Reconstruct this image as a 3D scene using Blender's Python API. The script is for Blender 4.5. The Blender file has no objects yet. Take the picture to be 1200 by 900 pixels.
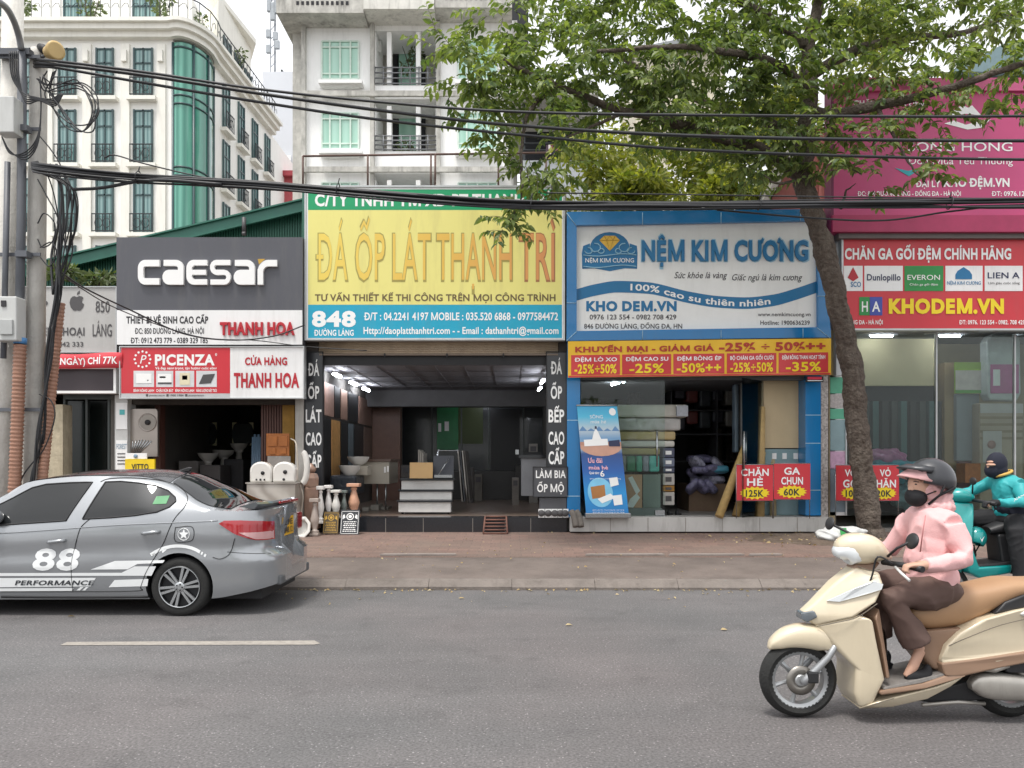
import bpy, bmesh, math, random, unicodedata
import numpy as np
from mathutils import Vector, Matrix
from mathutils.geometry import delaunay_2d_cdt, tessellate_polygon
SC = bpy.context.scene
COL = SC.collection
rnd = random.Random(7)
R = math.radians
# ---------------------------------------------------------------- camera, sky, sun, exposure
F, HOR, EYE = 900.0, 540.0, 1.55           # focal length in photo pixels, horizon row, eye height in metres
cam_data = bpy.data.cameras.new('camera')
cam = bpy.data.objects.new('camera', cam_data)
COL.objects.link(cam)
cam.location = (0, 0, EYE)
cam.rotation_euler = (R(90), 0, 0)
cam_data.sensor_width = 36
cam_data.lens = 36 * F / 1200
cam_data.shift_y = (HOR - 450) / 1200
cam_data.clip_end = 2000
SC.camera = cam
world = bpy.data.worlds.new('World')
SC.world = world
world.use_nodes = True
wn, wl = world.node_tree.nodes, world.node_tree.links
SUN_EL, SUN_AZ = R(70), R(215)
sky = wn.new('ShaderNodeTexSky')
sky.sky_type = 'NISHITA'
sky.sun_disc = False
sky.sun_elevation = SUN_EL
sky.sun_rotation = SUN_AZ
sky.air_density = 1.0
sky.dust_density = 4.0
hs = wn.new('ShaderNodeHueSaturation')
hs.inputs['Saturation'].default_value = 0.16
wl.new(sky.outputs[0], hs.inputs['Color'])
tc = wn.new('ShaderNodeTexCoord')
nz = wn.new('ShaderNodeTexNoise')
nz.inputs['Scale'].default_value = 2.2
nz.inputs['Detail'].default_value = 5
wl.new(tc.outputs['Generated'], nz.inputs['Vector'])
rmp = wn.new('ShaderNodeMapRange')
rmp.inputs['From Min'].default_value = 0.3
rmp.inputs['From Max'].default_value = 0.7
rmp.inputs['To Min'].default_value = 0.82
rmp.inputs['To Max'].default_value = 1.2
wl.new(nz.outputs['Fac'], rmp.inputs['Value'])
mul = wn.new('ShaderNodeVectorMath')
mul.operation = 'SCALE'
wl.new(hs.outputs[0], mul.inputs[0])
wl.new(rmp.outputs[0], mul.inputs['Scale'])
cl = wn.new('ShaderNodeMix')                 # the cloud deck over the blue
cl.data_type = 'RGBA'
cl.inputs['Factor'].default_value = 0.62
cl.inputs['B'].default_value = (5.3, 5.35, 5.5, 1)
wl.new(mul.outputs[0], cl.inputs['A'])
wl.new(cl.outputs['Result'], wn['Background'].inputs['Color'])
wn['Background'].inputs['Strength'].default_value = 0.15
sun_d = bpy.data.lights.new('sun', 'SUN')
sun_d.energy = 1.4
sun_d.angle = R(12)
sun_d.color = (1.0, 0.96, 0.9)
sun = bpy.data.objects.new('sun', sun_d)
COL.objects.link(sun)
sd = Vector((math.sin(SUN_AZ) * math.cos(SUN_EL), math.cos(SUN_AZ) * math.cos(SUN_EL), math.sin(SUN_EL)))
sun.rotation_euler = (-sd).to_track_quat('-Z', 'Y').to_euler()
sun.location = (0, 0, 40)
vs = SC.view_settings
vs.view_transform = 'Standard'
vs.look = 'None'
vs.gamma = 1
vs.use_curve_mapping = False
vs.exposure = 0.92
# ---------------------------------------------------------------- pixel to point on an upright plane at distance Y
def X(px, Y): return (px - 600) / F * Y
def Z(py, Y): return EYE - (py - HOR) / F * Y
def P(px, py, Y): return Vector((X(px, Y), Y, Z(py, Y)))
# ---------------------------------------------------------------- materials
def lin(h):
 h = h.lstrip('#')
 v = [int(h[i:i + 2], 16) / 255 for i in (0, 2, 4)]
 return tuple(c / 12.92 if c <= 0.04045 else ((c + 0.055) / 1.055) ** 2.4 for c in v)
_mats = {}
def pm(name, color, rough=0.6, metal=0.0, var=0.12, scale=4.0, bump=0.0, bscale=60.0, coat=0.0, dirt=0.0, dirtcol='#5a5348', spec=0.5, island=0.0):
 """a painted / plain surface: the colour varies softly, with optional grime patches and fine bump"""
 if name in _mats:
  return _mats[name]
 m = bpy.data.materials.new(name)
 _mats[name] = m
 m.use_nodes = True
 n, l = m.node_tree.nodes, m.node_tree.links
 b = n['Principled BSDF']
 c = lin(color) if isinstance(color, str) else color
 b.inputs['Roughness'].default_value = rough
 b.inputs['Metallic'].default_value = metal
 b.inputs['Specular IOR Level'].default_value = spec
 b.inputs['Coat Weight'].default_value = coat
 b.inputs['Coat Roughness'].default_value = 0.06
 b.inputs['Base Color'].default_value = (*c, 1)
 t = n.new('ShaderNodeTexCoord')
 src = None
 if var > 0:
  z = n.new('ShaderNodeTexNoise')
  z.inputs['Scale'].default_value = scale
  z.inputs['Detail'].default_value = 6
  z.inputs['Roughness'].default_value = 0.65
  l.new(t.outputs['Object'], z.inputs['Vector'])
  mr = n.new('ShaderNodeMapRange')
  mr.inputs['From Min'].default_value = 0.25
  mr.inputs['From Max'].default_value = 0.75
  mr.inputs['To Min'].default_value = 1 - var
  mr.inputs['To Max'].default_value = 1 + var
  l.new(z.outputs['Fac'], mr.inputs['Value'])
  fac = mr.outputs[0]
  if island > 0:
   g = n.new('ShaderNodeNewGeometry')
   mi = n.new('ShaderNodeMapRange')
   mi.inputs['To Min'].default_value = 1 - island
   mi.inputs['To Max'].default_value = 1 + island
   l.new(g.outputs['Random Per Island'], mi.inputs['Value'])
   mm = n.new('ShaderNodeMath')
   mm.operation = 'MULTIPLY'
   l.new(fac, mm.inputs[0])
   l.new(mi.outputs[0], mm.inputs[1])
   fac = mm.outputs[0]
  v = n.new('ShaderNodeVectorMath')
  v.operation = 'SCALE'
  v.inputs[0].default_value = c
  l.new(fac, v.inputs['Scale'])
  src = v.outputs[0]
 if dirt > 0:
  z2 = n.new('ShaderNodeTexNoise')
  z2.inputs['Scale'].default_value = 1.7
  z2.inputs['Detail'].default_value = 10
  z2.inputs['Roughness'].default_value = 0.72
  mp = n.new('ShaderNodeMapping')
  mp.inputs['Scale'].default_value = (2.2, 2.2, 0.32)
  l.new(t.outputs['Object'], mp.inputs['Vector'])
  l.new(mp.outputs[0], z2.inputs['Vector'])
  r2 = n.new('ShaderNodeMapRange')
  r2.inputs['From Min'].default_value = 0.5
  r2.inputs['From Max'].default_value = 0.8
  r2.inputs['To Min'].default_value = 0
  r2.inputs['To Max'].default_value = dirt
  l.new(z2.outputs['Fac'], r2.inputs['Value'])
  mx = n.new('ShaderNodeMix')
  mx.data_type = 'RGBA'
  l.new(r2.outputs[0], mx.inputs['Factor'])
  if src is not None:
   l.new(src, mx.inputs['A'])
  else:
   mx.inputs['A'].default_value = (*c, 1)
  mx.inputs['B'].default_value = (*lin(dirtcol), 1)
  src = mx.outputs['Result']
 if src is not None:
  l.new(src, b.inputs['Base Color'])
 if bump > 0:
  z3 = n.new('ShaderNodeTexNoise')
  z3.inputs['Scale'].default_value = bscale
  z3.inputs['Detail'].default_value = 4
  l.new(t.outputs['Object'], z3.inputs['Vector'])
  bp = n.new('ShaderNodeBump')
  bp.inputs['Strength'].default_value = bump
  bp.inputs['Distance'].default_value = 0.02
  l.new(z3.outputs['Fac'], bp.inputs['Height'])
  l.new(bp.outputs[0], b.inputs['Normal'])
 return m
def glass(name, tint='#dfe9e6', rough=0.02, alpha=0.25):
 """thin shop glass: mostly clear, mirror-like at glancing angles"""
 if name in _mats:
  return _mats[name]
 m = bpy.data.materials.new(name)
 _mats[name] = m
 m.use_nodes = True
 n, l = m.node_tree.nodes, m.node_tree.links
 n.remove(n['Principled BSDF'])
 tr = n.new('ShaderNodeBsdfTransparent')
 tr.inputs['Color'].default_value = (*lin(tint), 1)
 gl = n.new('ShaderNodeBsdfGlossy')
 gl.inputs['Roughness'].default_value = rough
 fr = n.new('ShaderNodeFresnel')
 fr.inputs['IOR'].default_value = 1.5
 ad = n.new('ShaderNodeMath')
 ad.operation = 'MULTIPLY_ADD'
 ad.inputs[1].default_value = 1.0
 ad.inputs[2].default_value = alpha
 ad.use_clamp = True
 l.new(fr.outputs[0], ad.inputs[0])
 mx = n.new('ShaderNodeMixShader')
 l.new(ad.outputs[0], mx.inputs[0])
 l.new(tr.outputs[0], mx.inputs[1])
 l.new(gl.outputs[0], mx.inputs[2])
 l.new(mx.outputs[0], n['Material Output'].inputs[0])
 return m
def glow(name, color, strength):
 if name in _mats:
  return _mats[name]
 m = bpy.data.materials.new(name)
 _mats[name] = m
 m.use_nodes = True
 b = m.node_tree.nodes['Principled BSDF']
 b.inputs['Emission Color'].default_value = (*lin(color), 1)
 b.inputs['Emission Strength'].default_value = strength
 return m
def nodes_of(m):
 return m.node_tree.nodes, m.node_tree.links, m.node_tree.nodes['Principled BSDF']
# ---------------------------------------------------------------- mesh helpers
def BM(): return bmesh.new()
def box(bm, x0, x1, y0, y1, z0, z1, mi=0, M=None):
 vs_ = [bm.verts.new((x, y, z)) for x in (x0, x1) for y in (y0, y1) for z in (z0, z1)]
 if M is not None:
  for v in vs_:
   v.co = M @ v.co
 for f in ((0, 1, 3, 2), (4, 6, 7, 5), (0, 4, 5, 1), (2, 3, 7, 6), (0, 2, 6, 4), (1, 5, 7, 3)):
  bm.faces.new([vs_[i] for i in f]).material_index = mi
 return vs_
def pbox(bm, px0, py0, px1, py1, Y, d, mi=0):
 """box whose front face at distance Y covers the pixel rectangle, running d metres back"""
 return box(bm, X(px0, Y), X(px1, Y), Y, Y + d, Z(py1, Y), Z(py0, Y), mi)
def tube(bm, pts, r, seg=8, mi=0, cap=True):
 """round tube along points; r is one radius or one per point"""
 pts = [Vector(p) for p in pts]
 n = len(pts)
 rr = r if isinstance(r, (list, tuple)) else [r] * n
 rings = []
 up = Vector((0, 0, 1))
 side = None
 for i, p in enumerate(pts):
  t = (pts[min(i + 1, n - 1)] - pts[max(i - 1, 0)])
  t = t.normalized() if t.length > 1e-9 else Vector((0, 0, 1))
  if side is None:
   a = up if abs(t.dot(up)) < 0.95 else Vector((1, 0, 0))
   side = t.cross(a).normalized()
  else:
   side = (side - t * side.dot(t))
   side = side.normalized() if side.length > 1e-6 else t.orthogonal().normalized()
  o = t.cross(side)
  rings.append([bm.verts.new(p + (side * math.cos(k * 2 * math.pi / seg) + o * math.sin(k * 2 * math.pi / seg)) * rr[i]) for k in range(seg)])
 for a, b in zip(rings, rings[1:]):
  for k in range(seg):
   f = bm.faces.new((a[k], a[(k + 1) % seg], b[(k + 1) % seg], b[k]))
   f.material_index = mi
   f.smooth = True
 if cap:
  bm.faces.new(rings[0]).material_index = mi
  bm.faces.new(rings[-1][::-1]).material_index = mi
 return rings
def lathe(bm, prof, c=(0, 0, 0), axis='Z', seg=24, mi=0, smooth=True, sx=1.0, sy=1.0, cap=True):
 """profile of (radius, height) turned round an axis through c; closed at ends by caps when the radius is not 0"""
 c = Vector(c)
 rings = []
 for r, h in prof:
  ring = []
  for k in range(seg):
   a = 2 * math.pi * k / seg
   u, v = math.cos(a) * r * sx, math.sin(a) * r * sy
   co = {'Z': (u, v, h), 'Y': (u, h, v), 'X': (h, u, v)}[axis]
   ring.append(bm.verts.new(c + Vector(co)))
  rings.append(ring)
 for a, b in zip(rings, rings[1:]):
  for k in range(seg):
   f = bm.faces.new((a[k], a[(k + 1) % seg], b[(k + 1) % seg], b[k]))
   f.material_index = mi
   f.smooth = smooth
 for ring in (rings[0], rings[-1]) if cap else ():
  f = bm.faces.new(ring)
  f.material_index = mi
 return rings
def fill2d(loops):
 """triangulate the union of 2d polygons -> verts, tris"""
 vs_, es, fs = [], [], []
 for lp in loops:
  o = len(vs_)
  vs_ += [Vector((p[0], p[1])) for p in lp]
  fs.append(list(range(o, o + len(lp))))
 r = delaunay_2d_cdt(vs_, es, fs, 1, 1e-5)
 return [(v.x, v.y) for v in r[0]], [tuple(f) for f in r[2]]
def flat(bm, loops, mapf, mi=0, union=False):
 """2d polygons placed through mapf(u, v) -> point"""
 if union:
  v, f = fill2d(loops)
  bv = [bm.verts.new(mapf(*p)) for p in v]
  for t in f:
   try:
    bm.faces.new([bv[i] for i in t]).material_index = mi
   except ValueError:
    pass
 else:
  for lp in loops:
   bm.faces.new([bm.verts.new(mapf(*p)) for p in lp]).material_index = mi
def prism(bm, poly, a0, a1, plane='XZ', mi=0):
 """polygon extruded between a0 and a1 along the remaining axis"""
 def co(p, a):
  return {'XZ': (p[0], a, p[1]), 'XY': (p[0], p[1], a), 'YZ': (a, p[0], p[1])}[plane]
 A = [bm.verts.new(co(p, a0)) for p in poly]
 B = [bm.verts.new(co(p, a1)) for p in poly]
 bm.faces.new(A).material_index = mi
 bm.faces.new(B[::-1]).material_index = mi
 n = len(poly)
 for i in range(n):
  bm.faces.new((A[i], B[i], B[(i + 1) % n], A[(i + 1) % n])).material_index = mi
def catmull(pts, sub=6):
 pts = [Vector(p) for p in pts]
 q = [pts[0] * 2 - pts[1]] + pts + [pts[-1] * 2 - pts[-2]]
 out = []
 for i in range(1, len(q) - 2):
  a, b, c, d = q[i - 1:i + 3]
  for k in range(sub):
   t = k / sub
   out.append(0.5 * (2 * b + (c - a) * t + (2 * a - 5 * b + 4 * c - d) * t * t + (3 * b - a - 3 * c + d) * t ** 3))
 out.append(pts[-1])
 return out
def lerp_table(tab, x):
 if x <= tab[0][0]:
  return tab[0][1]
 for (a, u), (b, v) in zip(tab, tab[1:]):
  if x <= b:
   t = (x - a) / (b - a)
   return u + (v - u) * t
 return tab[-1][1]
def spline_table(tab, x):
 """monotone-ish cubic through (x, y) points"""
 n = len(tab)
 if x <= tab[0][0]: return tab[0][1]
 if x >= tab[-1][0]: return tab[-1][1]
 for i in range(n - 1):
  if x <= tab[i + 1][0]:
   break
 def slope(j):
  if j <= 0: return (tab[1][1] - tab[0][1]) / (tab[1][0] - tab[0][0])
  if j >= n - 1: return (tab[-1][1] - tab[-2][1]) / (tab[-1][0] - tab[-2][0])
  a = (tab[j][1] - tab[j - 1][1]) / (tab[j][0] - tab[j - 1][0])
  b = (tab[j + 1][1] - tab[j][1]) / (tab[j + 1][0] - tab[j][0])
  return 0 if a * b <= 0 else 2 * a * b / (a + b)
 x0, y0 = tab[i]
 x1, y1 = tab[i + 1]
 h = x1 - x0
 t = (x - x0) / h
 return ((2 * t ** 3 - 3 * t ** 2 + 1) * y0 + (t ** 3 - 2 * t ** 2 + t) * h * slope(i)
   + (-2 * t ** 3 + 3 * t ** 2) * y1 + (t ** 3 - t ** 2) * h * slope(i + 1))
def sweep(bm, path, seg=20, mi=0, expo=2.4, cy=0.0, closed_ends=True):
 """side-view sweep: path of (x, z, half height along the normal, half width in y[, exponent]); superelliptic sections"""
 n = len(path)
 rings = []
 for i, p in enumerate(path):
  x, z, a, b = p[:4]
  e = p[4] if len(p) > 4 else expo
  q0, q1 = path[max(i - 1, 0)], path[min(i + 1, n - 1)]
  t = Vector((q1[0] - q0[0], 0, q1[1] - q0[1]))
  t = t.normalized() if t.length > 1e-9 else Vector((1, 0, 0))
  nn = Vector((-t.z, 0, t.x))
  ring = []
  for k in range(seg):
   an = 2 * math.pi * k / seg
   ca, sa = math.cos(an), math.sin(an)
   u = math.copysign(abs(ca) ** (2 / e), ca) * b
   v = math.copysign(abs(sa) ** (2 / e), sa) * a
   ring.append(bm.verts.new(Vector((x, cy + u, z)) + nn * v))
  rings.append(ring)
 for A, B in zip(rings, rings[1:]):
  for k in range(seg):
   f = bm.faces.new((A[k], A[(k + 1) % seg], B[(k + 1) % seg], B[k]))
   f.material_index = mi
   f.smooth = True
 if closed_ends:
  bm.faces.new(rings[0][::-1]).material_index = mi
  bm.faces.new(rings[-1]).material_index = mi
 return rings
# ---------------------------------------------------------------- objects
def thing(name, label, cat, loc=(0, 0, 0), group=None):
 o = bpy.data.objects.new(name, None)
 o.empty_display_size = 0.2
 COL.objects.link(o)
 o.location = loc
 o['label'] = label
 o['category'] = cat
 if group:
  o['group'] = group
 return o
def tag(o, label, cat, group=None):
 o['label'] = label
 o['category'] = cat
 if group:
  o['group'] = group
 return o
def struct(o):
 o['kind'] = 'structure'
 return o
def obj(name, bm, mats, parent=None, smooth=None, bevel=0.0, subsurf=0, angle=40, solid=0.0, fix=True):
 me = bpy.data.meshes.new(name)
 if fix:
  bmesh.ops.recalc_face_normals(bm, faces=bm.faces)
 bm.to_mesh(me)
 bm.free()
 for m in (mats if isinstance(mats, (list, tuple)) else [mats]):
  me.materials.append(m)
 o = bpy.data.objects.new(name, me)
 COL.objects.link(o)
 if parent is not None:
  o.parent = parent
  if parent.type == 'EMPTY':
   o.matrix_parent_inverse = Matrix.Translation(parent.location).inverted()
 if smooth:
  me.polygons.foreach_set('use_smooth', [True] * len(me.polygons))
 if smooth == 'auto':
  me.set_sharp_from_angle(angle=R(angle))
 if solid:
  md = o.modifiers.new('solidify', 'SOLIDIFY')
  md.thickness = solid
  md.offset = 0
 if bevel:
  md = o.modifiers.new('bevel', 'BEVEL')
  md.width = bevel
  md.segments = 2
  md.limit_method = 'ANGLE'
  md.angle_limit = R(35)
  md.harden_normals = False
 if subsurf:
  md = o.modifiers.new('subsurf', 'SUBSURF')
  md.levels = md.render_levels = subsurf
 return o
def meshdata(name, V, Fc, mat, parent=None, smooth=False):
 me = bpy.data.meshes.new(name)
 me.from_pydata(V, [], Fc)
 me.materials.append(mat)
 if smooth:
  me.polygons.foreach_set('use_smooth', [True] * len(me.polygons))
 o = bpy.data.objects.new(name, me)
 COL.objects.link(o)
 if parent is not None:
  o.parent = parent
  if parent.type == 'EMPTY':
   o.matrix_parent_inverse = Matrix.Translation(parent.location).inverted()
 return o
def dup(root, loc=None, label=None, name=None):
 """a copy of a thing with copies of its parts and sub-parts"""
 r = root.copy()
 COL.objects.link(r)
 if name: r.name = name
 if loc is not None: r.location = loc
 if label: r['label'] = label
 def kids(a, b):
  for ch in list(a.children):
   c = ch.copy()
   COL.objects.link(c)
   c.parent = b
   kids(ch, c)
 kids(root, r)
 return r
# ---------------------------------------------------------------- lettering
_gl = {}
def _mesh_of(body, off):
 c = bpy.data.curves.new('tmp_text', 'FONT')
 c.body = body
 c.offset = off
 c.resolution_u = 3
 o = bpy.data.objects.new('tmp_text', c)
 me = o.to_mesh()
 v = [(a.co.x, a.co.y) for a in me.vertices]
 f = [tuple(p.vertices) for p in me.polygons]
 o.to_mesh_clear()
 bpy.data.objects.remove(o)
 bpy.data.curves.remove(c)
 return v, f
def glyph(ch, off):
 k = (ch, off)
 if k not in _gl and ch == 'M':
  t = 0.1 + 2 * off
  h = 0.7 + off
  d = t * 1.02
  a, w = 0.07, 0.86
  m = w / 2 + a
  q = [[(a, -off), (a + t, -off), (a + t, h), (a, h)], [(a + w - t, -off), (a + w, -off), (a + w, h), (a + w - t, h)],
    [(a, h), (a + d, h), (m + d * .45, .02 - off), (m - d * .45, .02 - off)], [(a + w, h), (a + w - d, h), (m - d * .45, .02 - off), (m + d * .45, .02 - off)]]
  v, f = fill2d(q)
  _gl[k] = (v, f, w + 2 * a)
 if k not in _gl:
  if ch == ' ':
   _gl[k] = ([], [], 0.28)
  else:
   v, f = _mesh_of(ch, off)
   w, _ = _mesh_of(ch + 'I', off)
   i, _ = _mesh_of('I', off)
   _gl[k] = (v, f, max(a[0] for a in w) - max(a[0] for a in i) + off * 1.2)
 return _gl[k]
def _stroke(p, q, t):
 p, q = Vector(p), Vector(q)
 d = (q - p).normalized()
 n = Vector((-d.y, d.x)) * t / 2
 return [p + n, p - n, q - n, q + n]
def layout(s, off):
 """ink of a line of text: vertex list, face list (base letters) plus polygons of the Vietnamese marks"""
 V, Fc, marks, x = [], [], [], 0.0
 for ch in s:
  d = unicodedata.normalize('NFD', ch)
  base, mk = d[0], d[1:]
  bar = base in 'Đđ'
  if base == 'Đ': base = 'D'
  if base == 'đ': base = 'd'
  if base == '÷':
   v, f, adv = [], [], 0.62
   marks.append([(x + .06, .29), (x + .56, .29), (x + .56, .39), (x + .06, .39)])
   for yy in (.12, .46):
    marks.append([(x + .25, yy), (x + .37, yy), (x + .37, yy + .12), (x + .25, yy + .12)])
  else:
   v, f, adv = glyph(base, off)
  o = len(V)
  V += [(a + x, b) for a, b in v]
  Fc += [tuple(i + o for i in t) for t in f]
  if v:
   x0, x1 = min(a[0] for a in v) + x, max(a[0] for a in v) + x
   top, bot = max(a[1] for a in v), min(a[1] for a in v)
   cx, w = (x0 + x1) / 2, 0.055 + off * 1.6
   if base == 'i' and mk: top = 0.5
   y = top + 0.05
   if bar:
    yb = 0.34 if base == 'D' else 0.6
    st = 0.095 + 2 * off
    a, b = (x0, x0 + st) if base == 'D' else (x1 - st, x1)
    for p, q in ((a - 0.1, a - 0.004), (b + 0.004, b + (0.12 if base == 'D' else 0.06)), (a - 0.2, a - 0.1) if base == 'd' else (a - 0.1, a - 0.09)):
     marks.append([(p, yb - w / 2), (q, yb - w / 2), (q, yb + w / 2), (p, yb + w / 2)])
   stacked = '\u0302' in mk or '\u0306' in mk
   for m in mk:
    sx = 0.0
    if m in '\u0301\u0300\u0309\u0303' and stacked:
     sx, yy = 0.17, y + 0.02
     if m in '\u0303': sx, yy = 0, y + 0.12
    else:
     yy = y
    c = cx + sx
    if m == '\u0301': marks.append(_stroke((c - .05, yy), (c + .07, yy + .15), w))
    elif m == '\u0300': marks.append(_stroke((c + .05, yy), (c - .07, yy + .15), w))
    elif m == '\u0309':
     marks.append(_stroke((c - .05, yy + .13), (c + .06, yy + .13), w * .9))
     marks.append(_stroke((c + .055, yy + .16), (c, yy - .01), w * .9))
    elif m == '\u0303':
     marks.append(_stroke((c - .14, yy + .02), (c - .03, yy + .09), w * .9))
     marks.append(_stroke((c - .05, yy + .09), (c + .06, yy + .03), w * .9))
     marks.append(_stroke((c + .05, yy + .03), (c + .14, yy + .1), w * .9))
    elif m == '\u0323': marks.append([(cx - w * .7, bot - .06 - w * 1.3), (cx + w * .7, bot - .06 - w * 1.3), (cx + w * .7, bot - .06), (cx - w * .7, bot - .06)])
    elif m == '\u0302':
     marks.append(_stroke((cx - .15, y), (cx + .01, y + .12), w * .9))
     marks.append(_stroke((cx - .01, y + .12), (cx + .15, y), w * .9))
    elif m == '\u0306':
     marks.append(_stroke((cx - .13, y + .11), (cx - .06, y + .02), w * .9))
     marks.append(_stroke((cx - .07, y + .03), (cx + .07, y + .03), w * .9))
     marks.append(_stroke((cx + .06, y + .02), (cx + .13, y + .11), w * .9))
    elif m == '\u031b': marks.append(_stroke((x1 + .005, top - .09), (x1 + .09, top + .06), w))
  x += adv
 return V, Fc, marks
def write(bm, s, mapf, bold=0.02, mi=0, shear=0.0, depth=None):
 """letters into bm through mapf(u, v): u 0..1 along the ink, v 0 at the baseline, 1 at cap height"""
 V, Fc, marks = layout(s, bold)
 if not V and not marks:
  return
 xs = [a for a, b in V] + [p[0] for m in marks for p in m]
 x0, x1 = min(xs), max(xs)
 cap = 0.7 + bold
 def at(a, b): return mapf((a - x0 + shear * b) / (x1 - x0), b / cap)
 def put(vv, ff):
  A = [bm.verts.new(at(*p)) for p in vv]
  B = [bm.verts.new(a.co + depth) for a in A] if depth is not None else None
  edges = {}
  for t in ff:
   try:
    bm.faces.new([A[i] for i in t]).material_index = mi
   except ValueError:
    continue
   if B:
    for i, j in zip(t, t[1:] + t[:1]):
     edges[(i, j)] = 1
  if B:
   for (i, j) in edges:
    if (j, i) not in edges:
     bm.faces.new((A[i], B[i], B[j], A[j])).material_index = mi
 put(V, Fc)
 if marks:
  v, f = fill2d(marks)
  put(v, f)
def lettering(parent, s, rect, Y, mat, bold=0.02, shear=0.0, name='lettering', depth=None, mapf=None):
 """a line of text on an upright plane; rect = pixel box from cap top to baseline"""
 bm = BM()
 x0, y0, x1, y1 = rect
 if mapf is None:
  def mapf(u, v): return P(x0 + (x1 - x0) * u, y1 + (y0 - y1) * v, Y)
 write(bm, s, mapf, bold, shear=shear, depth=Vector((0, depth, 0)) if depth else None)
 return obj(name, bm, mat, parent, fix=bool(depth))
# ================================================================ leaves
def leaf_mat(name, c1, c2, trans=0.25):
 if name in _mats:
  return _mats[name]
 m = bpy.data.materials.new(name)
 _mats[name] = m
 m.use_nodes = True
 n, l = m.node_tree.nodes, m.node_tree.links
 b = n['Principled BSDF']
 b.inputs['Roughness'].default_value = 0.45
 b.inputs['Specular IOR Level'].default_value = 0.4
 g = n.new('ShaderNodeNewGeometry')
 rp = n.new('ShaderNodeValToRGB')
 rp.color_ramp.elements[0].color = (*c1, 1)
 rp.color_ramp.elements[1].color = (*c2, 1)
 l.new(g.outputs['Random Per Island'], rp.inputs[0])
 l.new(rp.outputs[0], b.inputs['Base Color'])
 t = n.new('ShaderNodeBsdfTranslucent')
 sc = n.new('ShaderNodeMix')
 sc.data_type = 'RGBA'
 sc.blend_type = 'MULTIPLY'
 sc.inputs['Factor'].default_value = 1
 l.new(rp.outputs[0], sc.inputs['A'])
 sc.inputs['B'].default_value = (1.5, 1.6, 0.6, 1)
 l.new(sc.outputs['Result'], t.inputs[0])
 mx = n.new('ShaderNodeMixShader')
 mx.inputs[0].default_value = trans
 l.new(b.outputs[0], mx.inputs[1])
 l.new(t.outputs[0], mx.inputs[2])
 l.new(mx.outputs[0], n['Material Output'].inputs[0])
 return m
class Leaves:
 """gathers single leaves (folded along the midrib) into one crown mesh"""
 def __init__(s, seed=1):
  s.V, s.F = [], []
  s.r = random.Random(seed)
 def leaf(s, p, d, L, W, droop=0.2):
  d = Vector(d).normalized()
  up = Vector((s.r.gauss(0, .5), s.r.gauss(0, .5), 1)).normalized()
  side = d.cross(up)
  if side.length < 1e-4:
   side = Vector((1, 0, 0))
  side.normalize()
  nn = side.cross(d)
  o = len(s.V)
  p = Vector(p)
  a, b, c = p + d * L * .35, p + d * L * .7 - nn * L * droop * .3, p + d * L - nn * L * droop
  fold = nn * W * .25
  s.V += [p, a + side * W * .5 + fold, a, a - side * W * .5 + fold, b + side * W * .38 + fold * .7, b, b - side * W * .38 + fold * .7, c]
  s.F += [(o, o + 2, o + 1), (o, o + 3, o + 2), (o + 1, o + 2, o + 5, o + 4), (o + 2, o + 3, o + 6, o + 5), (o + 4, o + 5, o + 7), (o + 5, o + 6, o + 7)]
 def simple(s, p, d, L, W):
  d = Vector(d).normalized()
  side = d.cross(Vector((s.r.gauss(0, 1), s.r.gauss(0, 1), s.r.gauss(0, 1) + .6)))
  if side.length < 1e-4:
   side = Vector((1, 0, 0))
  side.normalize()
  o = len(s.V)
  p = Vector(p)
  s.V += [p, p + d * L * .5 + side * W * .5, p + d * L, p + d * L * .5 - side * W * .5]
  s.F += [(o, o + 1, o + 2, o + 3)]
 def clump(s, c, rad, n, L, simple=True, down=0.35, W=.45, shell=0.35):
  c = Vector(c)
  for _ in range(n):
   v = Vector((s.r.gauss(0, 1), s.r.gauss(0, 1), s.r.gauss(0, 1)))
   if v.length < 1e-5: continue
   v.normalize()
   k = s.r.random() ** shell
   p = c + Vector((v.x * rad[0], v.y * rad[1], v.z * rad[2])) * k
   d = v + Vector((s.r.gauss(0, .5), s.r.gauss(0, .5), s.r.gauss(0, .4) - down))
   LL = L * s.r.uniform(.7, 1.25)
   (s.simple if simple else s.leaf)(p, d, LL, LL * W)
 def build(s, name, mat, parent):
  return meshdata(name, s.V, s.F, mat, parent)
M_LEAF_TREE = leaf_mat('tree_leaf', (0.065, 0.11, 0.04), (0.235, 0.285, 0.1), 0.42)
M_LEAF_YOUNG = leaf_mat('young_leaf', (0.12, 0.15, 0.045), (0.2, 0.2, 0.06), 0.35)
M_LEAF_FAR = leaf_mat('far_leaf', (0.1, 0.14, 0.03), (0.3, 0.3, 0.06), 0.45)
M_LEAF_POT = leaf_mat('pot_leaf', (0.08, 0.12, 0.05), (0.16, 0.19, 0.09), 0.25)
M_BARK = pm('bark', '#574d45', rough=0.95, var=0.35, scale=14, bump=1.0, bscale=15, dirt=0.6, dirtcol='#8a8175')
for nd_ in M_BARK.node_tree.nodes:
 if nd_.type == 'BUMP': nd_.inputs['Distance'].default_value = .08
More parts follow.
